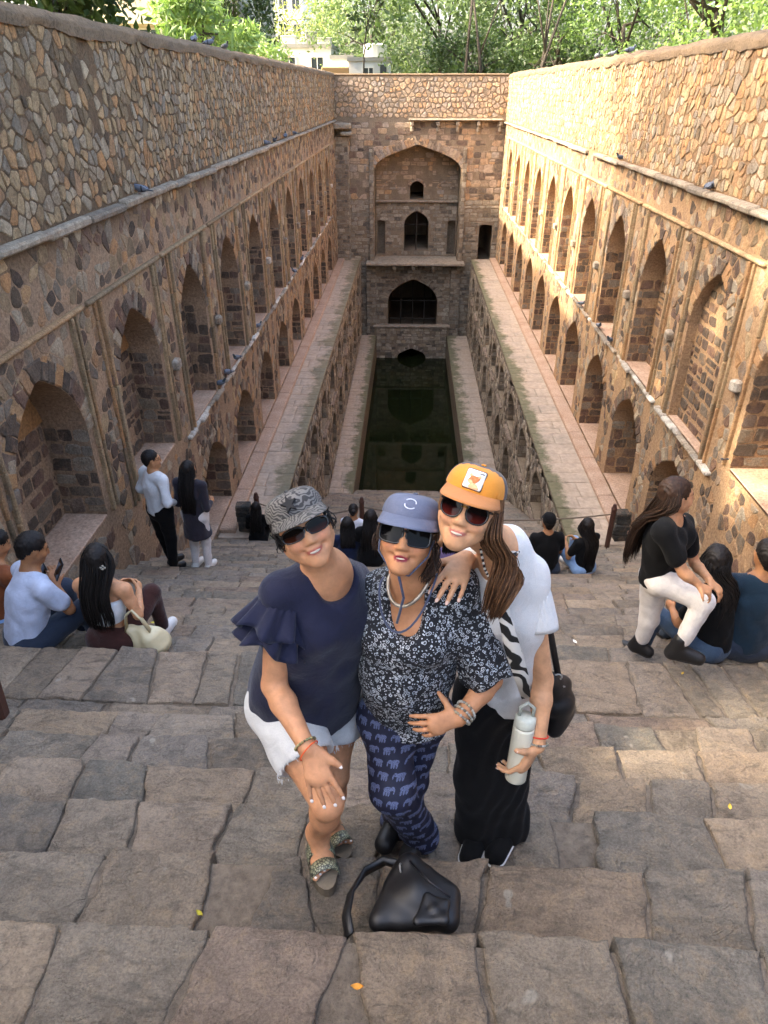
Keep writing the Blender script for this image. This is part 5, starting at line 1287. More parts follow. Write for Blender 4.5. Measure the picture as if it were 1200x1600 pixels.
fl = t.math('MAXIMUM', t.math('MULTIPLY', t.remap(d1, .24, .28), t.remap(d1, .40, .36)), t.remap(d1, .13, .10)); lf = t.math('MULTIPLY', t.remap(d2, .33, .26), t.remap(d1, .46, .50)); pt = t.math('MAXIMUM', fl, lf); pt = t.math('MULTIPLY', pt, t.remap(t.noise(160, 2), .35, .5, .35, 1))
b_ = t.attr('rnd'); hemp = t.math('MULTIPLY', t.remap(t.voro(95, 'F1', q_), .42, .30), t.remap(b_, .5, .6)); pt = t.math('MAXIMUM', pt, hemp)
M_FLORAL = t.done(t.mix(pt, lin('#0d1017'), t.mix(t.noise(25, 2), lin('#8fa0b4'), lin('#d8d8d4'))), .85)
sd = Sdf(); sd.cone(nk + (pl-nk)*.15, ch, .112, .140, .05, side, .80); sd.cone(ch, hem, .140, .146, .05, side, .88); sd.cone(J['shR'], J['shL'], .054, .054, .05); sd.ell(nk + (pl-nk)*.62 + fw*.04, (.125, .115, .15), None, .06)
for q in 'RL': sd.cone(nk + V3((0, 0, .0)), J['sh'+q], .052, .052, .04)
for q in ('shR', 'shL'): sd.ell(ch + (J[q] - ch)*.40 + fw*.085 + V3((0, 0, -.02)), .074, None, .05)
ua = J['elL'] - J['shL']; sd.cone(J['shL'], J['shL'] + ua*.5, .058, .068, .04); W2_UA = ua; sd.cone(J['shR'], J['shR'] + (J['elR'] - J['shR'])*.8, .066, .08, .03)
sd.ell(nk + fw*.095 + V3((0, 0, -.035)), (.062, .085, .110), None, .015, True); sd.cut(hem, pl - nk + side*.02 + fw*.02)
line = [ch + fw*.17 + V3((-.03, 0, 0)) + (hem - ch)*f for f in (-.15, .3, .65, 1.0)]
def brnd(V):
    dd = ((V - hem) @ unit(pl - nk + side*.02 + fw*.02)); r_ = np.where(dd > -.055, 1., 0.); L_ = np.array(line); x = (V - L_[0]) @ unit(side); vert = (V - L_[0]) @ unit(hem - ch)
    return np.maximum(r_, np.where((np.abs(x - .02*np.sin(vert*6)) < .011) & (vert > 0) & ((V - ch) @ fw > .02), 1., 0.))
sdf_obj('blouse', sd, .007, M_FLORAL, W2, folds(.007, 45, side + V3((0, 0, .2)), 2.2), brnd)
ruffle(J['shL'] + ua*.42, ua + V3((0, 0, -.05)), .062, .080, .17, 1.1, M_FLORAL, W2, 'sleeve', 5, .007)
# trousers with an elephant print
t = NT('elephant print'); uvw = t.attr('pat', 'Vector'); sx = t.node('ShaderNodeSeparateXYZ'); t.put(sx.inputs[0], t.vmath('MULTIPLY', uvw, (19., 24., 1.)))
row = t.math('FLOOR', sx.outputs[1]); uu = t.math('ADD', sx.outputs[0], t.math('MULTIPLY', t.math('MODULO', row, 2.), .5)); cu = t.math('SUBTRACT', t.math('FRACT', uu), .5); cv = t.math('SUBTRACT', t.math('FRACT', sx.outputs[1]), .5)
flip = t.math('SUBTRACT', t.math('MULTIPLY', t.math('GREATER_THAN', t.math('FRACT', t.math('MULTIPLY', row, .37)), .5), 2.), 1.); cu = t.math('MULTIPLY', cu, flip)
def el(cx, cy, rx, ry): return t.math('ADD', t.math('POWER', t.math('ABSOLUTE', t.math('DIVIDE', t.math('SUBTRACT', cu, cx), rx)), 2.), t.math('POWER', t.math('ABSOLUTE', t.math('DIVIDE', t.math('SUBTRACT', cv, cy), ry)), 2.))
sh_ = el(-.04, .10, .27, .19)
for e_ in ((.25, .16, .13, .15), (.385, -.03, .045, .19), (-.21, -.17, .065, .20), (-.05, -.17, .06, .19), (.10, -.17, .065, .20)): sh_ = t.math('MINIMUM', sh_, el(*e_))
mk = t.math('MULTIPLY', t.remap(sh_, 1.1, .85), t.remap(t.voro(230, 'DISTANCE_TO_EDGE'), .03, .10, .25, 1)); M_ELE = t.done(t.mix(t.math('MULTIPLY', mk, .62), lin('#10142c'), lin('#7682a8')), .7)
sd = Sdf(); hs = unit(J['hpR'] - J['hpL']); sd.cone(pl, pl + (nk - pl)*.15, .138, .125, .04, hs, .84); sd.cone(J['hpR'], J['hpL'], .090, .090, .05)
for q, rk, ra_ in (('R', .068, .066), ('L', .060, .056)): sd.cone(J['hp'+q], J['kn'+q], .088, rk, .03); sd.cone(J['kn'+q], J['an'+q] + V3((0, 0, .02)), rk + .004, ra_, .04); sd.ell(J['an'+q] + V3((0, 0, .01)), (.068, .072, .05), None, .03)
def leguv(V):
    a = np.arctan2(V[:, 0] - pl[0], -(V[:, 1] - pl[1] - .05)); return np.stack([V[:, 0]*1.0 - V[:, 1]*.35, V[:, 2]*.9 + V[:, 1]*.4, 0*a], 1)
sdf_obj('trousers', sd, .0075, M_ELE, W2, folds(.005, 38, (.6, .3, 1), 7.), None, None, leguv)
for q in 'RL':
    an, to = J['an'+q], J['to'+q]; d = unit((to - an)*V3((1, 1, 0))); sd = Sdf(); z = to[2]; b = V3((an[0], an[1], z)) - d*.03; sd.cone(b + V3((0, 0, .0)), V3((to[0], to[1], z)) + d*.02, .042, .038, .03); sd.cone(an + V3((0, 0, -.02)), b, .045, .04, .03); sd.cut(V3((0, 0, z - .034)), (0, 0, -1)); sdf_obj('shoe', sd, .006, M_BLEATHER, W2)
sd = Sdf(); sd.ell(H.p(0, -.028, .0), (.083, .093, .09), H.R); sd.cut(H.p(0, .022, 0), H.v(0, 1, 0)); sdf_obj('hair', sd, .005, M_HBROWN, W2, lambda V, N: .0015*np.sin(V[:, 0]*900), lambda V: vnoise(V[:, 0]*200, V[:, 1]*200, V[:, 2]*20)*.5 + .5)
strands('hair_lock', [[H.p(-.082, .0, -.02), H.p(-.094, .0, -.08), H.p(-.090, .01, -.13)], [H.p(-.075, -.04, -.04), H.p(-.085, -.03, -.10), H.p(-.07, -.02, -.16)]], 56, (.008, .014), .0016, M_HBROWN, W2, 5, 9)
strands('hair_lock', [[H.p(.080, .01, .0), H.p(.084, .015, -.05), H.p(.082, .015, -.08)]], 20, (.008, .010), .0016, M_HBROWN, W2, 6, 7)
M_SLATE = cloth_mat('slate blue nylon', '#5a6074', .6, 300, .08, .05, .15)
cp = cap_part(H, 'running', {'crown': M_SLATE, 'brim': M_SLATE}, W2, .082, .060, 66, .48, .26)
M_PALE = plain('pale print', '#c9ccd8', .6); mb = MB()
for s_ in (1, -1):
    c = H.p(0, .080, .084); n_ = unit(H.v(0, 1, .62)); u_ = H.v(1, 0, 0); v_ = np.cross(u_, n_)*-1; mb.tube([c + n_*.006 + s_*(u_*(.014*math.cos(a)) + v_*(.010*math.sin(a) + .004)) for a in np.linspace(-.2, 2.6, 12)], .0014, 5)
mb.build('swirl_logo', M_PALE, cp)
sunglasses(H, W2, lens_mat('black lens', '#050506', '#0d0d10'), M_BLKFRAME, .034, .0275, 3.6, .100, .039, -.002, None, .10)
mb = MB(); ball(mb, H.p(-.082, 0, -.04), .005); mb.build('earring', M_SILV, W2, True)
# hat cord round the neck, necklace, bracelets
M_CORD = cloth_mat('slate cord', '#444b60', .8); cn = nk + fw*.07
mb = MB(); mb.tube([H.p(.078, .02, -.02), H.p(.07, .045, -.07), H.p(.02, .06, -.125), H.p(-.03, .06, -.125), H.p(-.072, .045, -.06), H.p(-.08, .02, -.01)], .0024, 6); mb.tube([H.p(0, .062, -.128), nk + fw*.095 + V3((0, 0, .0)), nk + fw*.12 + V3((-.01, 0, -.07))], .004, 6); P = [nk + side*.085*math.cos(a) + fw*(.06 + .075*math.sin(a)) + V3((0, 0, .035 - .125*max(math.sin(a), 0)**1.4)) for a in np.linspace(-.25, math.pi + .25, 22)]; mb.tube(P, .0034, 6); mb.build('hat_cord', M_CORD, W2, True)
mb = MB(); P = [nk + side*.066*math.cos(a) + fw*(.04 + .062*math.sin(a)) + V3((0, 0, .035 - .060*max(math.sin(a), 0)**1.3)) for a in np.linspace(-.3, math.pi + .3, 20)]; mb.tube(P, .0055, 8); mb.build('necklace', plain('silver and bronze collar', '#a39a8c', .35, 0, 30, .4, Metallic=.6), W2, True)
ax_ = J['wrL'] - J['elL']; mb = MB(); w_ = J['wrL'] - unit(ax_)*.004
for k in range(3): ring_part(mb, w_ - unit(ax_)*.014*k, ax_ + V3((0, 0, .03*(k-1))), .032, .0048, 22, True, random.Random(k))
mb.build('bracelet', M_SILV, W2, True)

# --- woman with the orange cap, bottle in hand
W3 = empty('person', tuple(A(770, 1330, 1.68)), 'woman in white T-shirt and black wide trousers with an orange trucker cap', 'person', 'three women posing on the steps')
H = HeadF(A(734, 790, 1.56), to_cam(A(734, 790, 1.56), .14, -.14), 11, .91)
J = dict(neck=A(784, 862, 1.68), shR=A(744, 888, 1.84), shL=A(822, 900, 1.70), elR=A(742, 960, 1.96), wrR=A(728, 872, 1.67), elL=A(848, 1062, 1.68), wrL=A(840, 1166, 1.57),
         pel=A(784, 1080, 1.82), hpR=A(753, 1090, 1.79), hpL=A(812, 1090, 1.84), knR=A(750, 1215, 1.74), anR=A(747, 1318, 1.72), toR=A(735, 1345, 1.62), knL=A(788, 1210, 1.76), anL=A(796, 1298, 1.74), toL=A(775, 1342, 1.63))
sd = Sdf(); add_head(sd, H, J['neck'] + V3((-.005, 0, .01)), .8); add_body(sd, J, .90)
HB = A(814, 1180, 1.545)
nl = add_hand(sd, J['wrL'], A(812, 1208, 1.54) - J['wrL'], V3((-.75, .55, -.1)), V3((-.55, -.6, .4)), (.55, .6, .65, .7), .08, 1.02, thumb_dir=A(800, 1172, 1.50) - A(828, 1172, 1.56), thumb_curl=.35)
nr = add_hand(sd, J['wrR'], A(704, 912, 1.55) - A(728, 872, 1.67), V3((-.05, .5, -.85)), V3((-1, .0, .1)), (.25, .28, .28, .30), .14, 1.05)
sdf_obj('body', sd, .0056, M_SKIN, W3, None, None, head_col(H, '#c8966f', '#a8645a', '#2e2018', .8)); nail_part(nl + nr, plain('pale pink nails', '#d9b7a4', .25), W3)
teeth_part(H, W3, .8)
side = unit(J['shR'] - J['shL']); nk, pl = J['neck'], J['pel']; hem = pl + (nk - pl)*.02; ch = nk + (pl - nk)*.36; fw = unit(np.cross(side, pl - nk))
sd = Sdf(); sd.cone(nk + (pl-nk)*.14, ch, .105, .130, .05, side, .78); sd.cone(ch, hem, .130, .140, .05, side, .82); sd.cone(J['shR'], J['shL'], .054, .054, .05)
for q in 'RL': sd.cone(nk + V3((0, 0, .0)), J['sh'+q], .052, .052, .04)
ua = J['elL'] - J['shL']; sd.cone(J['shL'], J['shL'] + ua*.28, .060, .062, .03); sd.cone(J['shR'], J['shR'] + (J['elR'] - J['shR'])*.5, .066, .07, .03)
for q in ('shR', 'shL'): sd.ell(ch + (J[q] - ch)*.40 + fw*.08, .066, None, .05)
sd.cone(nk + V3((.012, .012, .012)), nk + (pl-nk)*.2, .066, .09, .03); sd.ell(nk + fw*.085 + V3((-.02, 0, .005)), (.058, .075, .085), None, .02, True); sd.cut(hem, pl - nk)
sdf_obj('tee_shirt', sd, .0075, M_WTEE, W3, folds(.006, 45, side + V3((0, 0, .3)), 5.1))
ruffle(J['shL'] + ua*.12, ua, .060, .075, .125, .4, M_WTEE, W3, 'sleeve', 3, .004)
sd = Sdf(); hs = unit(J['hpR'] - J['hpL']); sd.cone(pl, pl + (nk - pl)*.2, .130, .122, .04, hs, .82); sd.cone(J['hpR'], J['hpL'], .086, .086, .05); fl = V3((0, 0, .0))
for q, a_, b_ in (('R', .086, .092), ('L', .080, .080)): sd.cone(J['hp'+q], J['kn'+q], .092, a_, .05); sd.cone(J['kn'+q], J['an'+q] + V3((0, 0, -.01)), a_, b_, .05)
sd.cut(V3((0, 0, -2.490)), (0, 0, -1)); sdf_obj('wide_trousers', sd, .008, M_BLKCLOTH, W3, folds(.007, 110, unit(hs) + V3((0, 0, .08)), 3.))
M_WSOLE = plain('white rubber', '#d5d3cc', .6)
for q in 'RL':
    an, to = J['an'+q], J['to'+q]; d = unit((to - an)*V3((1, 1, 0))); z = -2.506; b = V3((an[0], an[1], z + .04)) - d*.05; e = V3((to[0], to[1], z + .04)) + d*.02
    sd = Sdf(); sd.cone(b, e, .044, .040, .02); sd.cone(b + V3((0, 0, .06)), b, .04, .04, .03); sd.cut((0, 0, z + .022), (0, 0, -1)); so = sdf_obj('sneaker', sd, .006, M_BLKCLOTH, W3); sd = Sdf(); sd.cone(b, e, .050, .046, .01); sd.cut((0, 0, z + .032), (0, 0, 1)); sd.cut((0, 0, z + .004), (0, 0, -1)); sdf_obj('sole', sd, .005, M_WSOLE, so)
sd = Sdf(); sd.ell(H.p(0, -.028, .0), (.084, .095, .092), H.R); sd.cut(H.p(0, .018, 0), H.v(0, 1, 0)); sdf_obj('hair', sd, .005, M_HLIGHT, W3, lambda V, N: .0015*np.sin(V[:, 0]*900), lambda V: vnoise(V[:, 0]*200, V[:, 1]*200, V[:, 2]*20)*.5 + .5)
strands('long_hair', [[H.p(-.078, .0, .01), H.p(-.088, .01, -.06), A(785, 870, 1.53), A(772, 915, 1.515), A(757, 960, 1.53)], [H.p(-.075, -.04, .0), H.p(-.09, -.03, -.08), A(795, 880, 1.545), A(782, 925, 1.515), A(764, 975, 1.53)], [H.p(-.07, -.06, .0), H.p(-.085, -.05, -.1), A(802, 900, 1.56), A(790, 935, 1.53), A(772, 968, 1.53)]], 520, (.016, .026, .026, .022, .012), .0013, M_HLIGHT, W3, 9, 16, .0025)
M_ORANGE = cloth_mat('orange cotton twill', '#c9822e', .8, 500, .05, .1, .1); M_BRIM = cloth_mat('tan brim twill', '#b0713c', .8, 500, .05, .1, .1); M_MESH = cloth_mat('dark brown cap mesh', '#2c2224', .8, 300, .2)
cp = cap_part(H, 'trucker', {'crown': M_ORANGE, 'brim': M_BRIM, 'back': M_MESH}, W3, .092, .068, 60, .52, .20)
def onfront(x, z, lift):      # a point on the front of the crown, in head coordinates
    s_ = (z - .048)/.068; s_ = min(max(s_, 0), 1)**(1/1.1); e = math.cos(math.asin(s_))**.52; y = -.018 + .107*1.03*e*math.sqrt(max(1 - (x/(.0885*e))**2, 0)); return H.p(x, y + lift, z + lift*.45)
def patch(pts, lift, mat, nm, parent, cols=10):
    """a thin embroidered patch following the crown: pts outline in (x, z)"""
    c = np.mean(pts, axis=0); V = []; n = len(pts); F = []
    for k in range(4):
        f = 1 - k/4
        for p in pts: q = c + (np.array(p) - c)*f; V.append(onfront(q[0], q[1], lift))
    V.append(onfront(c[0], c[1], lift))
    for k in range(3):
        for i in range(n): i2 = (i+1) % n; F.append([k*n+i, k*n+i2, (k+1)*n+i2, (k+1)*n+i])
    for i in range(n): F.append([3*n+i, 3*n+(i+1) % n, 4*n])
    low = [onfront(p[0], p[1], lift - .004) for p in pts]; b = len(V); V += low
    for i in range(n): i2 = (i+1) % n; F.append([i2, i, b+i, b+i2])
    return obj(nm, mesh_np(nm, np.array(V), F), mat, parent)
def rrect(x0, x1, z0, z1, r, n=5):
    P = []
    for cx, cz, a0 in ((x1-r, z1-r, 0), (x0+r, z1-r, 90), (x0+r, z0+r, 180), (x1-r, z0+r, 270)):
        for i in range(n): a = R(a0 + 90*i/(n-1)); P.append((cx + r*math.cos(a), cz + r*math.sin(a)))
    return P
px0, pz0 = .004, .056
po = patch(rrect(-.030+px0, .026+px0, pz0, pz0+.052, .006), .0035, plain('patch border', '#3a2c28', .8), 'patch', cp); patch(rrect(-.028+px0, .024+px0, pz0+.002, pz0+.050, .005), .0048, plain('patch white', '#dcd8cf', .8), 'patch_field', po)
_fx = lambda L: [(px0 - .002 + x, pz0 + z) for x, z in L]
M_RUST = plain('rust thread', '#b46a3a', .8, 0, 200, .4); M_RUSTL = plain('pale rust thread', '#dca878', .8, 0, 200, .3); M_INK = plain('dark thread', '#2c2430', .8)
patch(_fx([(.016, .022), (.012, .030), (.013, .037), (.004, .036), (-.006, .036), (-.014, .038), (-.015, .030), (-.012, .024), (-.006, .017), (.004, .014), (.012, .016)]), .0056, M_RUST, 'animal_head', po)
patch(_fx([(.014, .018), (.018, .020), (.016, .023), (.006, .024), (.0, .018), (.004, .013)]), .0062, M_RUSTL, 'animal_muzzle', po); patch(_fx([(.006, .015), (-.006, .018), (-.014, .014), (-.020, .006), (-.018, .003), (.006, .003), (.010, .008)]), .0058, M_RUSTL, 'animal_neck', po)
for x0 in (.012, -.013): patch(_fx([(x0 + .004, .033), (x0 + .003, .040), (x0 - .003, .040), (x0 - .004, .034)]), .0060, M_RUSTL, 'animal_ear', po)
patch(_fx([(.014, .020), (.0165, .021), (.015, .0225)]), .0068, M_INK, 'animal_nose', po); patch(_fx([(.003, .028), (.006, .0285), (.005, .030)]), .0066, M_INK, 'animal_eye', po)
for i in range(4): patch(_fx([(-.010 - .0032*i, .0435), (-.0122 - .0032*i, .0435), (-.0122 - .0032*i, .0462), (-.010 - .0032*i, .0462)]), .0058, M_INK, 'stitched_word', po)
t_ = patch([(-.072, .052), (-.066, .052), (-.066, .064), (-.072, .064)], .003, M_ORANGE, 'side_tab', cp)
sunglasses(H, W3, lens_mat('red gradient lens', '#0a0506', '#4a1612'), M_BLKFRAME, .029, .0275, 2.2, .101, .0365, -.002, M_GOLD)
mb = MB(); w_ = J['wrL'] - unit(J['wrL'] - J['elL'])*.010; ax_ = J['wrL'] - J['elL']; ring_part(mb, w_, ax_, .030, .0042, 26, True, random.Random(4)); mb.build('bracelet', M_SILV, W3, True); mb = MB(); ring_part(mb, w_ - unit(ax_)*.024, ax_, .0305, .0028, 22); mb.build('bracelet', M_REDCORD, W3, True)
mb = MB(); P = [A(751, 858, 1.57), A(757, 888, 1.55), A(766, 906, 1.54), A(778, 900, 1.54), A(788, 880, 1.56)]
for i in range(28): f = i/27*3.999; k = int(f); ball(mb, P[k] + (P[k+1] - P[k])*(f - k), .0042, None, 6, 4, i % 2)
mb.build('necklace', bead_mat('dark and white beads', ['#1a1214', '#d8d0c4']), W3, True)
J3 = J; N3, F3, S3 = nk, fw, side
# ------------------------------------------------------------------ the other visitors
def tread_z(y):
    for (k, y0, y1, z, x0, x1) in TREADS:
        if y0 <= y < y1: return z
    return ZTER
def fdir(deg): return V3((math.sin(R(deg)), math.cos(R(deg)), 0))      # 0 = looking down the well, 90 = to the right
def stand(px, Y, h, deg, z=None, lean=0.):
    f = fdir(deg); s_ = V3((f[1], -f[0], 0)); z = tread_z(Y) if z is None else z; b = A(px, 880, Y); b = V3((b[0], Y, z)); u = V3((0, 0, 1.)); J = {}
    J['pel'] = b + u*.53*h; J['neck'] = b + u*.835*h + f*lean
    J['headc'] = b + u*.935*h + f*(lean + .02)
    for q, g in (('R', 1), ('L', -1)):
        J['sh'+q] = b + u*.805*h + s_*g*.105*h + f*lean; J['hp'+q] = J['pel'] + s_*g*.052*h; J['kn'+q] = b + u*.285*h + s_*g*.055*h + f*.02; J['an'+q] = b + u*.05*h + s_*g*.06*h - f*.02; J['to'+q] = J['an'+q] + f*.15 - u*.035*h
        J['el'+q] = J['sh'+q] - u*.185*h + s_*g*.04 - f*.03; J['wr'+q] = J['el'+q] - u*.13*h + f*.09
    J['f'], J['s'], J['u'], J['h'] = f, s_, u, h; return J
def sit(px, Y, h, deg, lean=.06, z=None, drop=.40, spread=.10, knees=.12):
    f = fdir(deg); s_ = V3((f[1], -f[0], 0)); z = tread_z(Y) if z is None else z; b = A(px, 900, Y); u = V3((0, 0, 1.)); b = V3((at(px, 800 + 0, Y).x, Y, z)); q_ = onz(px, 950, z); b[0] = A(px, 800 + FPX*math.tan(math.atan2(-z, Y) - R(PITCH)), Y)[0]; J = {}
    J['pel'] = b + u*.10; J['neck'] = b + u*(.10 + .305*h) + f*lean; J['headc'] = J['neck'] + u*.105*h + f*(.02 + lean*.3)
    for q, g in (('R', 1), ('L', -1)):
        J['sh'+q] = J['neck'] - u*.035*h + s_*g*.10*h; J['hp'+q] = J['pel'] + s_*g*.055*h; J['kn'+q] = J['hp'+q] + f*.235*h + u*(knees) + s_*g*spread*.6; J['an'+q] = J['kn'+q] + f*.06 - u*min(.25*h, drop + knees - .02); J['to'+q] = J['an'+q] + f*.14 - u*.05
        J['el'+q] = J['sh'+q] - u*.16*h + f*.08 + s_*g*.05; J['wr'+q] = J['kn'+q] - f*.08 + u*.07 - s_*g*.05
    J['f'], J['s'], J['u'], J['h'] = f, s_, u, h; return J
def figure(label, J, skin, hair, top, bottom, shoe, v=.009, woman=True, sleeves='short', look=None, roll=0., pitch=0., group='visitors on the steps', tunic=None, crop=0., hair_len=0., hair_mat_=None, glasses=False, hatm=None, tank=False, loose=0., bare=False, hair_n=170, shoes_h=0., hands=None, lip='#8a4a40', shift=None):
    base = (J['anR'] + J['anL'])/2; root = empty('person', tuple(base), label, 'person', group); f, s_, u, h = J['f'], J['s'], J['u'], J['h']
    lk = unit((look if look is not None else f) + u*pitch); H = HeadF(J['headc'], lk, roll, h/1.68); sc = h/1.68
    sd = Sdf(); add_head(sd, H, J['neck'], 0.); add_body(sd, J, sc*(.97 if woman else 1.06), woman, feet=True)
    for q, g in (('R', 1), ('L', -1)):
        d = J['wr'+q] - J['el'+q]
        hd = (hands or {}).get(q)
        if hd is None: add_hand(sd, J['wr'+q], d + f*.05, -s_*g + V3((0, 0, -.3)), f + u*.2, (.45, .5, .5, .5), .1, sc*1.05)
        else: add_hand(sd, J['wr'+q], hd[0], hd[1], hd[2], hd[3] if len(hd) > 3 else (.5, .5, .5, .5), .1, sc*1.05)
    v = v*1.36; sdf_obj('body', sd, v, M_SKIN, root, None, None, head_col(H, skin, lip, '#1a120e'), None, 1)
    hm = hair_mat_ or M_HBLACK; side = unit(J['shR'] - J['shL']); nk, pl = J['neck'], J['pel']; ch = nk + (pl - nk)*.35; fw = unit(np.cross(side, pl - nk))
    # hair
    sd = Sdf(); sd.ell(H.p(0, -.022, .030), np.array((.083, .100, .092))*H.k, H.R, .02); sd.cone(H.p(0, -.06, -.01), H.p(0, -.055, -.05), .055*H.k, .045*H.k, .02); sd.ell(H.p(0, .10, -.035), np.array((.070, .070, .095))*H.k, H.R, .015, True)
    sdf_obj('hair', sd, .0095, hm, root, lambda V, N: .0035*np.sin(V[:, 0]*420 + V[:, 1]*300) + .004*vnoise(V[:, 0]*90, V[:, 1]*90, V[:, 2]*60), lambda V: vnoise(V[:, 0]*160, V[:, 1]*160, V[:, 2]*25)*.5 + .5)
    if hair_len:
        G = []
        for a in np.linspace(-1, 1, 7):
            r0 = H.p(a*.078, -.03 - .05*(1 - a*a), .03); r1 = H.p(a*.088, -.055 - .055*(1 - a*a), -.07); bk = (r1 - H.c); w = -fw*(.11 + .02*(1 - a*a))*sc
            r2 = nk + side*a*.085*sc + w*1.05 - u*.06 + (shift if shift is not None else 0)*.5; r3 = nk + side*a*.10*sc + w*1.12 - u*(.06 + hair_len*.55) + (shift if shift is not None else 0); r4 = nk + side*a*.085*sc + w*1.1 - u*(.06 + hair_len) + (shift if shift is not None else 0)
            G.append([H.p(a*.04, -.03, .105), r0, r1, r2, r3, r4])
        strands('long_hair', G, hair_n, (.008, .018, .024, .026, .022, .012), .0046 if v > .0105 else .0032, hm, root, int(abs(pl[0])*100) + 3, 10, .006)
    # top
    g = sc*(1.0 if woman else 1.08) + loose
    if not bare:
        hemt = .0 if tunic is None else -tunic; hem = pl + (pl - nk)*(.04 - crop) if tunic is None else pl + V3((0, 0, -tunic))
        sd = Sdf(); sd.cone(nk + (pl-nk)*.15, ch, .112*g, .145*g, .05, side, .80)
        if tunic is None: sd.cone(ch, hem, .145*g, (.150 if crop == 0 else .135)*g, .05, side, .86)
        else: sd.cone(ch, pl, .145*g, .150*g, .05, side, .88); sd.cone(pl, hem, .152*g, .185*g, .06, side, .95)
        if not tank: sd.cone(J['shR'], J['shL'], .056*g, .056*g, .05)
        for q in 'RL':
            if not tank: sd.cone(nk, J['sh'+q], .050, .052*g, .04)
            ua, fa = J['el'+q] - J['sh'+q], J['wr'+q] - J['el'+q]
            if sleeves == 'short': sd.cone(J['sh'+q], J['sh'+q] + ua*.62, .060*g, .064*g, .03)
            elif sleeves == 'long': sd.cone(J['sh'+q], J['el'+q], .060*g, .050*g, .03); sd.cone(J['el'+q], J['wr'+q] - unit(fa)*.03, .050*g, .038*g, .03)
        if woman:
            for q in ('shR', 'shL'): sd.ell(ch + (J[q] - ch)*.42 + fw*.08*g, .066*g, None, .05)
        sd.ell(nk + fw*.05 + u*.03, (.075, .075, .07), None, .02, True); sd.cut(hem, pl - nk)
        if tank: sd.cut(nk + (pl - nk)*.26, nk - pl)
        sdf_obj('tunic' if tunic else 'top', sd, v*1.2, top, root, folds(.007, 40, side + u*.35, float(pl[0]*7)), None, None, None, 2)
    # trousers
    hs = unit(J['hpR'] - J['hpL']); sd = Sdf(); sd.cone(pl, pl + (nk - pl)*.2, .145*g, .128*g, .04, hs, .84); sd.cone(J['hpR'], J['hpL'], .100*g, .100*g, .05)
    for q in 'RL':
        kk = .066*g; an = J['an'+q]; sd.cone(J['hp'+q], J['kn'+q], .104*g, kk, .03); sd.cone(J['kn'+q], an + (J['kn'+q] - an)*(.10 + shoes_h), kk, .052*g, .03)
    sdf_obj('trousers', sd, v*1.2, bottom, root, folds(.0035, 45, (.5, .3, 1), 2.), None, None, None, 2)
    for q in 'RL':
        an, to = J['an'+q], J['to'+q]; d = unit(to - an); d = unit(d*V3((1, 1, .3))); zz = min(an[2] - .05*h + .04, to[2]); e = V3((to[0], to[1], an[2] - .045)) + d*.01; b = an - d*.035 + V3((0, 0, -.045))
        sd = Sdf(); sd.cone(b, e, .043, .040, .02); sd.cone(an + V3((0, 0, .02 + shoes_h*.5)), b, .046, .042, .03); sd.cone(an, e + V3((0, 0, .012)), .046, .034, .02); sd.cut(V3((0, 0, an[2] - .082)), (0, 0, -1)); so = sdf_obj('shoe', sd, .0125, shoe, root)
        sd = Sdf(); sd.cone(b, e, .047, .044, .01); sd.cut((0, 0, an[2] - .068), (0, 0, 1)); sd.cut((0, 0, an[2] - .090), (0, 0, -1)); sdf_obj('sole', sd, .0105, M_WSOLE if shoe is not M_BLEATHER else M_BLEATHER, so)
    if hatm is not None: cap_part(H, 'plain', {'crown': hatm, 'brim': hatm}, root, .06, .082, 64)
    if glasses:
        mb = MB()
        for q in (-1, 1):
            ring_part(mb, H.p(q*.034, .096, 0), H.v(0, 1, 0), .022*H.k, .0022, 16); mb.tube([H.p(q*.055, .09, .004), H.p(q*.08, .0, .006)], .002, 5)
        mb.build('glasses', M_BLKFRAME, root)
    return root, H
CM = {k: cloth_mat(k, c, .88, 500, .1, .15, .25) for k, c in dict(white_knit='#cfd2d4', charcoal='#2b2830', pale_blue='#b4bccf', brown='#3a201c', jeans='#34465c', pale_jeans='#7d9ac0', dark_jeans='#27303f', teal='#0f2433', white_trousers='#d3cdc8', rust='#7c4526', purple='#7a6a9c', navy='#16203c', stripe='#c9ccd4').items()}
M_BTEE = M_BLKCLOTH
SK = ['#b8855c', '#aa7853', '#9c6d4a', '#c08c66', '#96674a']
# couple standing by the left wall
J = stand(266, 7.98, 1.83, 38); J['anL'] += J['f']*.10 + J['s']*.04; J['toL'] += J['f']*.10 + J['s']*.04
for q, g in (('R', 1), ('L', -1)): J['el'+q] = J['sh'+q] - J['u']*.27 + J['s']*g*.11 - J['f']*.05; J['wr'+q] = J['el'+q] - J['u']*.12 - J['s']*g*.12 + J['f']*.18
figure('man in white long sleeve sweater and black trousers standing by the left wall', J, SK[0], None, CM['white_knit'], M_BLKCLOTH, M_BLEATHER, .009, False, 'long', unit(fdir(70)), group='couple standing by the left wall', glasses=True, loose=.02)
J = stand(317, 8.0, 1.68, 15); 
for q, g in (('R', 1), ('L', -1)): J['wr'+q] = J['el'+q] + J['f']*.20 - J['u']*.02 - J['s']*g*.05
figure('woman in charcoal tunic and white trousers with long black hair, beside the man in white', J, SK[1], None, CM['charcoal'], CM['white_trousers'], M_WSOLE, .010, True, 'long', None, group='couple standing by the left wall', tunic=.33, hair_len=.42, hair_n=210, loose=.03)
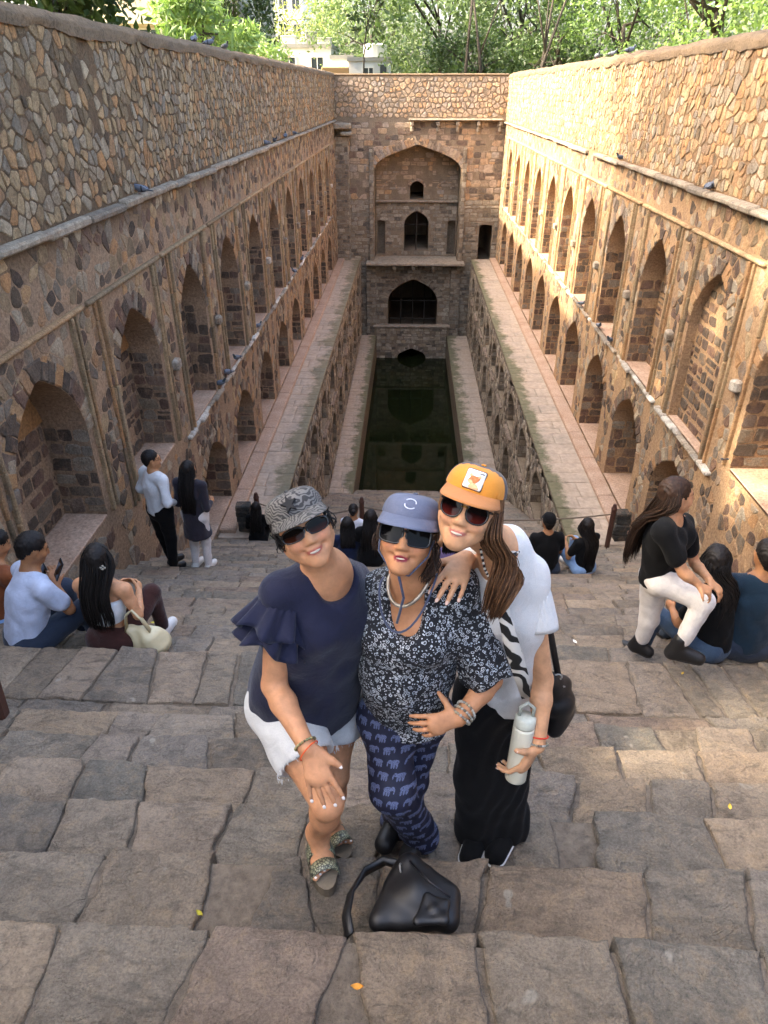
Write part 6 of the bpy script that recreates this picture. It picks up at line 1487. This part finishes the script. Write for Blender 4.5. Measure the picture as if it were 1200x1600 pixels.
# seated at the left
J = sit(52, 3.86, 1.72, 42, .16, None, .40, .12, .16); J['wrR'] = A(88, 915, 3.98); J['elR'] = J['shR'] - J['u']*.22 + J['f']*.12 + J['s']*.05; J['wrL'] = A(66, 922, 4.04)
figure('boy in pale blue polo shirt with crossbody strap, seated at the left holding a phone', J, SK[2], None, CM['pale_blue'], CM['dark_jeans'], M_WTEE, .008, False, 'short', unit(fdir(52) + V3((0, 0, -.4))), group='group seated at the left', loose=.05)
mb = MB(); pts = [J['neck'] - J['s']*.09 + V3((0, 0, .02)), J['neck'] - J['s']*.10 - J['f']*.13 - J['u']*.10, J['neck'] - J['f']*.165 - J['u']*.26, J['neck'] + J['s']*.14 - J['f']*.12 - J['u']*.40]
mb.ribbon([tuple(p) for p in pts], Vector(J['s'] + J['u']*.8), .045, .006); o = mb.build('crossbody_strap', M_BLEATHER); tag(o, 'black crossbody bag strap over the pale blue polo shirt', 'bag strap')
JB3 = J
J = sit(182, 3.88, 1.66, 8, .04, None, .40, .10, .16); J['elR'] = J['shR'] - J['u']*.20 + J['s']*.08 - J['f']*.02
r_, H4 = figure('woman in strapless white crop top and brown trousers, long black hair, seated beside cream bag', J, SK[3], None, CM['white_knit'], CM['brown'], M_WTEE, .008, True, 'none', unit(fdir(-12) + V3((0, 0, -.15))), group='group seated at the left', crop=.42, hair_len=.30, tank=True, hair_n=210)
mb = MB()
for a, b in ((.02, 0), (.035, .01), (.03, -.014), (.045, -.004)): ball(mb, H4.p(a + .02, -.125, -.02 + b), (.010, .006, .009))
mb.build('hair_clip', M_SILV, r_)
J = sit(2, 4.5, 1.70, 35, .16, None, .40, .12, .16)
figure('dark haired visitor in rust top and pale jeans at the left edge, behind the boy', J, SK[1], None, CM['rust'], CM['pale_jeans'], M_WTEE, .010, False, 'short', unit(fdir(50) + V3((0, 0, -.5))), group='group seated at the left')
# right side: woman climbing in white trousers, couple seated
f = fdir(95); s_ = V3((f[1], -f[0], 0)); u = V3((0, 0, 1.))
J = dict(pel=A(1030, 900, 3.82), neck=A(1046, 808, 3.78), headc=A(1058, 773, 3.77), f=f, s=s_, u=u, h=1.66); J['shR'] = A(1036, 830, 3.60); J['shL'] = A(1068, 818, 3.90); J['elR'] = A(1068, 895, 3.52); J['wrR'] = A(1090, 912, 3.50); J['elL'] = A(1085, 880, 3.9); J['wrL'] = A(1108, 905, 3.66)
J['hpR'] = A(1036, 906, 3.74); J['hpL'] = A(1024, 900, 3.92); J['knR'] = A(1100, 940, 3.58); J['anR'] = A(1060, 1014, 3.56); J['toR'] = A(1090, 1028, 3.52); J['knL'] = A(1014, 968, 3.92); J['anL'] = A(1000, 1006, 3.93); J['toL'] = A(1010, 1022, 3.90)
sh_ = A(1012, 858, 3.78) - A(1040, 850, 3.76)
rw, HW = figure('woman in black top, white trousers and black boots stepping up, hand on knee, brown hair', J, SK[3], None, M_BTEE, CM['white_trousers'], M_BLEATHER, .0075, True, 'short', unit(V3((.9, .10, .02))), group=None, hair_len=.34, hair_mat_=M_HBROWN, hair_n=300, shoes_h=.12, hands={'R': (V3((.8, -.05, -.5)), V3((0, .3, -1)), V3((.2, -1, .2))), 'L': (V3((.6, -.5, -.5)), V3((0, 0, -1)), V3((-.3, -1, 0)))}, shift=V3((-.05, .02, -.02)), lip='#8a3a40')
J = sit(1112, 3.98, 1.64, -38, .10, None, .35, .10, .10); figure('woman with long black hair in black top and blue jeans, seated behind the white trousers', J, SK[1], None, M_BTEE, CM['jeans'], M_BLEATHER, .010, True, 'short', unit(fdir(20) + V3((0, 0, -.2))), group='couple seated at the right edge', hair_len=.46, hair_n=190)
J = sit(1162, 4.02, 1.76, 5, .05, None, .40, .10, .12); figure('man in dark teal shirt seated at the right edge', J, SK[2], None, CM['teal'], CM['dark_jeans'], M_BLEATHER, .010, False, 'short', None, group='couple seated at the right edge', loose=.04)
# farther down
J = sit(850, 8.02, 1.72, -5); figure('man in black T-shirt and black cap seated on the steps, back turned', J, SK[1], None, M_BTEE, CM['dark_jeans'], M_BLEATHER, .011, False, 'short', None, group='pair seated lower down', hatm=M_BLKCLOTH, loose=.03)
J = sit(912, 8.05, 1.62, -32, .04, None, .40, .10, .20); figure('woman with long black hair and pale jeans, seated beside the man in black cap', J, SK[0], None, M_BTEE, CM['pale_jeans'], M_WTEE, .011, True, 'short', unit(fdir(15)), group='pair seated lower down', hair_len=.42, hair_n=220)
J = sit(405, 11.7, 1.66, 0, .05, ZTER); figure('person all in black seated by the left pile of blocks', J, SK[2], None, M_BTEE, M_BLKCLOTH, M_BLEATHER, .013, True, 'long', None, hair_len=.35)
J = sit(552, 10.3, 1.66, 10); r_, Hh = figure('woman with bunned black hair and striped white top, farthest of the group behind the cap', J, SK[2], None, CM['stripe'], M_BLKCLOTH, M_BLEATHER, .012, True, 'short', None, group='group seated behind the three women')
mb = MB(); ball(mb, Hh.p(.03, -.12, .03), .045, None, 10, 8); mb.build('hair_bun', M_HBLACK, r_, True)
J = sit(545, 8.55, 1.66, -5); figure('dark haired visitor in navy with a pink floral scarf, seated behind the navy top', J, SK[1], None, CM['navy'], M_BLKCLOTH, M_BLEATHER, .012, True, 'long', None, group='group seated behind the three women', hair_len=.12)
J = sit(579, 8.45, 1.64, 5); figure('woman with long loose black hair seated just left of the slate blue cap', J, SK[1], None, M_BTEE, M_BLKCLOTH, M_BLEATHER, .012, True, 'short', None, group='group seated behind the three women', hair_len=.5, hair_n=200)
J = sit(703, 7.0, 1.66, 5); figure('person in a purple strap top seated behind the slate blue and orange caps', J, SK[0], None, CM['purple'], CM['jeans'], M_WTEE, .011, True, 'none', None, group='group seated behind the three women', tank=True, hair_len=.14)
# ------------------------------------------------------------------ bags, bottle, phones
M_CREAM_L = plain('cream leather', '#c9bd98', .45, .15, 30, .06)
# black handbag on the step in front
bag = empty('handbag', tuple(A(640, 1440, 1.22)), 'black leather handbag with a looped shoulder strap standing on the step before the women', 'handbag')
B0 = [A(578, 1452, 1.155), A(706, 1448, 1.165), A(716, 1392, 1.29), A(640, 1338, 1.375), A(612, 1372, 1.33)]; zb = -2.285
def slabbag(pts, thick, mat, nm, parent, nrm):
    sd = Sdf(); c = np.mean(pts, axis=0)
    for i in range(len(pts)): j = (i+1) % len(pts); [sd.cone(pts[i] + (pts[j]-pts[i])*f_, c, thick*.72, thick*1.0, .04) for f_ in (0, .33, .66)]; sd.cone(pts[i], pts[j], thick*.62, thick*.62, .03)
    return sdf_obj(nm, sd, .006, mat, parent, folds(.002, 22, (1, .4, 0), 3.))
P_ = [V3((p[0], p[1], p[2])) for p in (A(592, 1440, 1.195), A(700, 1438, 1.20), A(702, 1398, 1.285), A(640, 1350, 1.365), A(618, 1385, 1.31))]
slabbag(P_, .034, M_BLEATHER, 'bag_body', bag, None)
mb = MB(); mb.ribbon([A(628, 1352, 1.36), A(600, 1345, 1.40), A(570, 1362, 1.36), A(548, 1395, 1.28), A(541, 1430, 1.205), A(546, 1462, 1.135)], [Vector((0, .2, 1))]*3 + [Vector((.6, .4, .6))]*3, .034, .008); mb.build('strap', M_BLEATHER, bag, True)
mb = MB(); mb.tube([A(640, 1345, 1.345), A(672, 1378, 1.275), A(704, 1402, 1.235)], .004, 6); mb.build('zip', plain('dark zip', '#26262a', .4, 0, 30, .1, Metallic=.5), bag, True)
mb = MB(); ring_part(mb, A(626, 1356, 1.335), V3((1, 0, .2)), .012, .003, 14); mb.build('strap_ring', M_SILV, bag, True)
sd = Sdf(); pk = [A(652, 1440, 1.165), A(695, 1438, 1.17), A(696, 1412, 1.225), A(668, 1402, 1.24)]; c = np.mean(pk, axis=0)
for i in range(4): sd.cone(pk[i], pk[(i+1) % 4], .012, .012, .01); sd.cone(pk[i], c, .012, .014, .01)
sdf_obj('front_pocket', sd, .006, M_BLEATHER, bag)
# white bottle in the hand of the woman with the orange cap
b0, b1 = A(805, 1216, 1.555), A(822, 1118, 1.60); ax = unit(b1 - b0); ln = np.linalg.norm(b1 - b0)
bt = empty('water_bottle', tuple(b0), 'white insulated bottle held by the woman in the orange cap', 'bottle')
mb = MB(); prof = [(0, .026), (.004, .033), (.02, .035), (.80, .035), (.84, .0345)]; mb.tube([b0 + ax*ln*t_ for t_, r in prof], [r for t_, r in prof], 24); mb.build('flask', plain('white powder coat', '#cfccb8', .45, 0, 200, .03), bt, True)
mb = MB(); mb.tube([b0 + ax*ln*.85, b0 + ax*ln*.87, b0 + ax*ln*.97, b0 + ax*ln], [.034, .0345, .034, .028], 24); mb.build('lid', plain('pale lid', '#c2c4b4', .5), bt, True)
mb = MB(); sdv = unit(np.cross(ax, [0, 1, 0])); mb.tube([b1 + sdv*.022, b1 + sdv*.022 + ax*.03, b1 + ax*.048, b1 - sdv*.022 + ax*.03, b1 - sdv*.022], .006, 8); mb.build('carry_loop', plain('grey loop', '#a3a598', .5), bt, True)
# shoulder bag and zebra strap of the same woman
sb_ = empty('shoulder_bag', tuple(A(878, 1100, 1.80)), 'black shoulder bag on a long strap hanging behind the woman in white', 'shoulder bag')
sd = Sdf(); c = [A(858, 1062, 1.80), A(880, 1068, 1.84), A(886, 1110, 1.84), A(866, 1140, 1.80)]; ctr = np.mean(c, axis=0); sdn = unit(np.cross(c[1] - c[3], c[2] - c[0]))
for i in range(4):
    for f_ in (0, .5): sd.cone(c[i] + (c[(i+1) % 4] - c[i])*f_, ctr, .030, .036, .03)
sdf_obj('bag_body', sd, .007, M_BLEATHER, sb_, folds(.002, 50, (0, 0, 1), 1.))
mb = MB(); mb.tube([c[0] - sdn*.02, (c[0] + c[1])/2 - sdn*.034, c[1] - sdn*.02], .004, 6); mb.build('zip', M_SILV, sb_, True)
mb = MB(); mb.ribbon([A(800, 868, 1.62), A(812, 858, 1.66), A(830, 872, 1.74), A(850, 930, 1.82), A(862, 1000, 1.84), A(872, 1055, 1.82)], [Vector((1, .3, 0))]*6, .022, .005); mb.build('strap', M_BLEATHER, sb_, True)
mb = MB(); ring_part(mb, A(872, 1058, 1.80), V3((0, 1, 0)), .013, .003, 14); mb.build('strap_ring', M_SILV, sb_, True)
M_ZEB = zebra_mat('zebra print strap', '#141312', '#cfcac0', 11, .8, None, .52, 6.5, 'DIAGONAL')
mb = MB(); mb.ribbon([A(806, 862, 1.60), A(800, 866, 1.565), A(793, 878, 1.545), A(787, 910, 1.535), A(788, 965, 1.53), A(800, 1010, 1.535), A(814, 1055, 1.56), A(822, 1090, 1.575)], [Vector((.5, -.6, .3)), Vector((.6, -.3, .5)), Vector((1, 0, .3)), Vector((1, 0, 0)), Vector((1, 0, 0)), Vector((1, .1, 0)), Vector((1, .1, 0)), Vector((1, .1, 0))], [.022, .026, .024, .022, .032, .046, .044, .028], .005)
o = mb.build('zebra_strap', M_ZEB, None, True); tag(o, 'zebra print bag strap over the shoulder of the woman in white', 'bag strap')
# cream bag on the steps at the left
cb = empty('cream_bag', tuple(A(222, 1010, 3.86)), 'slouchy cream leather bag beside the woman in the white crop top', 'handbag')
sd = Sdf(); z0 = tread_z(3.86); cx = A(226, 1000, 3.86)[0]
for dx, dy, hh, r in ((-.10, 0, .12, .07), (0, 0, .10, .085), (.10, .02, .08, .07), (.05, -.03, .07, .08)): sd.cone(V3((cx + dx, 3.88 + dy, z0 + .07)), V3((cx + dx*.8, 3.88 + dy, z0 + .07 + hh)), r, r*.7, .05)
sd.cut((0, 0, z0 + .006), (0, 0, -1)); sdf_obj('bag_body', sd, .008, M_CREAM_L, cb, folds(.012, 35, (1, .2, .3), 6.))
mb = MB(); hp_ = [V3((cx + .06, 3.86, z0 + .20)), V3((cx + .02, 3.84, z0 + .34)), V3((cx - .03, 3.84, z0 + .42)), V3((cx - .09, 3.85, z0 + .36)), V3((cx - .12, 3.86, z0 + .20))]; mb.ribbon([tuple(p) for p in hp_], Vector((0, 1, 0)), .035, .01); mb.build('handle', M_CREAM_L, cb, True)
# phones
for c, fd, lab in ((A(92, 890, 3.98), fdir(50), 'black phone held up highest by the boy in pale blue'), (A(66, 898, 4.05), fdir(45), 'black phone held lower, next to the boy in pale blue')):
    M = Matrix.Rotation(-math.atan2(fd[0], fd[1]) , 4, 'Z') @ Matrix.Rotation(R(-25), 4, 'X') @ Matrix.Rotation(R(12), 4, 'Y'); ph = empty('phone', tuple(c), lab, 'phone', 'phones held at the left'); mb = MB(); mb.rbox(c, (.078, .010, .160), .004, .5, M); mb.build('phone_body', plain('phone shell', '#101114', .3), ph); mb = MB(); mb.rbox(V3(c) - np.array(M.to_3x3() @ Vector((0, .0056, 0))), (.070, .002, .150), .001, .5, M); mb.build('screen', plain('dark screen', '#07080a', .08), ph)
# ------------------------------------------------------------------ posts, rope, blocks
M_POST = plain('red brown wood', '#4c2f24', .7, .3, 30, .2); M_ROPE = plain('grey rope', '#6e6152', .9, .3, 200, .2); M_BLOCK = stone_mat('dark block', ['#3a3936', '#4a4945', '#545049', '#413e3a'], 1.0, stain=.2)
PO = []
for px, Y, lab in ((406, 11.95, 'left'), (566, 12.2, 'middle'), (953, 11.75, 'right')):
    b = A(px, 830, Y); z = ZTER if px != 566 else ZTER - .205; m_ = MB(); m_.tube([(b[0], Y, z - .02), (b[0], Y, z + .86), (b[0], Y, z + .90), (b[0], Y, z + .93), (b[0], Y, z + 1.0)], [.05, .05, .06, .045, .03], 8); o = m_.build('rope_post', M_POST); tag(o, '%s wooden rope post where the stairs reach the terraces' % lab, 'post', 'rope posts'); PO.append(V3((b[0], Y, z + .78)))
for i, (a, b) in enumerate(zip(PO, PO[1:])):
    mb = MB(); mb.tube([a + (b - a)*f - V3((0, 0, .22*4*f*(1-f))) for f in np.linspace(0, 1, 14)], .014, 6); o = mb.build('barrier_rope', M_ROPE, None, True); tag(o, 'sagging rope between the %s rope posts' % ('left and middle', 'middle and right')[i], 'rope', 'barrier ropes')
for px, side_, Y in ((385, 'left', 12.15), (968, 'right', 12.1)):
    x = A(px, 830, Y)[0]; rr = random.Random(px); z = ZTER + .008
    for k in range(5):
        mb = MB(); hh = .125; mb.rbox((x + rr.uniform(-.02, .02), Y + rr.uniform(-.02, .02), z + hh/2), (.29, .24, hh - .004), .018, rr.random(), Matrix.Rotation(rr.uniform(-.15, .15), 4, 'Z')); o = mb.build('stone_block', M_BLOCK); z += hh
        tag(o, 'dark rough block in the %s stack by the terrace, %s' % (side_, ('lowest of five', 'second from the bottom', 'middle one of five', 'second from the top', 'topmost of five')[k]), 'block', 'stacked dark blocks')
b = A(4, 1100, 2.84); mb = MB(); mb.rbox((b[0] - .02, 2.84, tread_z(2.84) + .24), (.075, .075, .50), .012, .5, Matrix.Rotation(.06, 4, 'Y')); o = mb.build('wooden_post', M_POST); tag(o, 'reddish wooden post at the lower left edge of the picture', 'post')
# ------------------------------------------------------------------ pigeons
def onx(px, py, X):
    p = at(px, py, 1.0); return p*(X/p.x)
t = NT('pigeon feathers'); M_PIG = t.done(t.attr('col', 'Color'), .6)
def pigeon_mesh():
    sd = Sdf(); sd.ell((0, 0, .085), (.055, .105, .055), frame_from((0, 1, .25)), .02); sd.cone((0, .075, .11), (0, .11, .165), .034, .022, .02); sd.ell((0, .12, .178), (.022, .027, .022), None, .01); sd.cone((0, .14, .176), (0, .165, .170), .007, .003, .004); sd.cone((0, -.07, .075), (0, -.20, .05), .034, .026, .03, (1, 0, 0), .35)
    for q in (-1, 1): sd.ell((q*.045, -.03, .09), (.018, .105, .040), frame_from((0, 1, .2)), .01); sd.cone((q*.022, .01, .04), (q*.022, .015, .004), .006, .005, .004); sd.cone((q*.022, .0, .006), (q*.022, .04, .006), .005, .004, .004)
    V, F = sd.nets(.0085); V = relax(V, F, 1); C = np.tile(lin('#5d6470'), (len(V), 1)); C[V[:, 2] < .035] = lin('#7a3a34'); m = (V[:, 1] > .07) & (V[:, 2] > .12); C[m] = lin('#2f3a3e'); C[V[:, 1] < -.12] = lin('#2e3138'); C[(np.abs(V[:, 1] + .05) < .012) & (np.abs(V[:, 0]) > .03)] = lin('#22252a'); C[V[:, 1] > .142] = lin('#2a2624')
    return mesh_np('pigeon', V, F, {'col': ('FLOAT_COLOR', C)})
PM = pigeon_mesh(); PM.materials.append(M_PIG); rp = random.Random(3)
PG = [('L', 218, 294, -1.24, 'on the left ledge, nearest the camera'), ('L', 416, 221, -1.24, 'on the left ledge, first of a row of four'), ('L', 429, 216, -1.24, 'on the left ledge, second of a row of four'), ('L', 446, 210, -1.24, 'on the left ledge, third of a row of four'), ('L', 459, 204, -1.24, 'on the left ledge, last of a row of four'),
      ('LT', 412, 92, None, 'on top of the left wall, nearest of the group of three'), ('LT', 425, 94, None, 'on top of the left wall, middle of the group of three'), ('LT', 440, 97, None, 'on top of the left wall, farthest of the group of three'), ('RT', 1098, 66, None, 'standing alone on top of the right wall'), ('RT', 848, 112, None, 'on top of the right wall, farthest of three'), ('RT', 860, 109, None, 'on top of the right wall, middle of three'), ('RT', 873, 106, None, 'on top of the right wall, nearest of three'),
      ('R', 970, 242, -1.32, 'on the right ledge, the farther one'), ('R', 1112, 280, -1.32, 'on the right ledge, the nearer one'), ('RN', 1142, 748, -4.59, 'on the floor of the nearest right niche'),
      ('L', 345, 606, -5.10, 'on the left sill row, nearest'), ('L', 356, 588, -5.10, 'on the left sill row, second nearest'), ('L', 371, 566, -5.10, 'on the left sill row, third nearest'), ('L', 404, 516, -5.10, 'on the left sill row, fourth nearest'), ('L', 460, 432, -5.10, 'on the left sill row, next to farthest'), ('L', 472, 405, -5.10, 'on the left sill row, farthest'),
      ('R', 908, 478, -4.88, 'on the right sill row, farthest'), ('R', 936, 508, -4.88, 'on the right sill row, middle'), ('R', 954, 530, -4.88, 'on the right sill row, nearest')]
for i, (w, px, py, z, lab) in enumerate(PG):
    X = {'L': XL + .06, 'LT': XL - .25, 'R': XR - .06, 'RT': XR + .2, 'RN': XR + .12}[w]; p = onx(px, py, X); z = (ZTL if w == 'LT' else ZTR) + .105 if z is None else z
    if w == 'LT': p = Vector((X, [15.5, 16.6, 18.0][i - 5], 0))
    if w == 'RT': p = Vector((X, {8: 9.0}.get(i, 22 - 1.6*(i - 9)), 0))
    o = bpy.data.objects.new('pigeon', PM); COL.objects.link(o); o.location = (p.x, p.y, z); o.rotation_euler = (0, 0, rp.uniform(0, 6.28)); s_ = rp.uniform(.8, .98); o.scale = (s_, s_, s_); tag(o, 'grey pigeon ' + lab, 'pigeon', 'pigeons about the well')
# ------------------------------------------------------------------ fallen leaves and scraps on the steps
for i, (px, py, k, col, sz, lab) in enumerate(((558, 1543, 0, '#c98a2e', .035, 'orange fallen leaf in the joint of the nearest step'), (1140, 1262, 3, '#d9b84a', .035, 'yellow fallen leaf on the right side steps'), (312, 1428, 1, '#b5a832', .03, 'small curled yellow leaf on the left front step'), (1066, 1053, 6, '#d8b040', .03, 'yellow leaf near the black boots'), (898, 1003, 7, '#e2ddd2', .05, 'scrap of white paper on the step right of the white sleeve'), (240, 973, 8, '#cfc04a', .05, 'pale yellow leaf beside the cream bag'))):
    z = [t_ for t_ in TREADS if t_[0] == k][0][3]; c = onz(px, py, z + .02); a = i*1.3; n = 7; V = []; F = []
    for j in range(n):
        f_ = j/(n-1); w_ = math.sin(f_*math.pi)*sz*.24
        for q in (-1, 0, 1): V.append((c.x + math.cos(a)*(f_-.5)*sz - math.sin(a)*q*w_, c.y + math.sin(a)*(f_-.5)*sz + math.cos(a)*q*w_, c.z + .006*abs(q) + .02*(f_-.5)**2))
    for j in range(n-1): F += [[j*3, j*3+1, j*3+4, j*3+3], [j*3+1, j*3+2, j*3+5, j*3+4]]
    o = obj('fallen_leaf' if 'leaf' in lab else 'paper_scrap', mesh_np('fallen_leaf', np.array(V), F), plain('leaf %d' % i, col, .7, 0, 90)); tag(o, lab, 'leaf' if 'leaf' in lab else 'paper', 'fallen leaves and scraps')
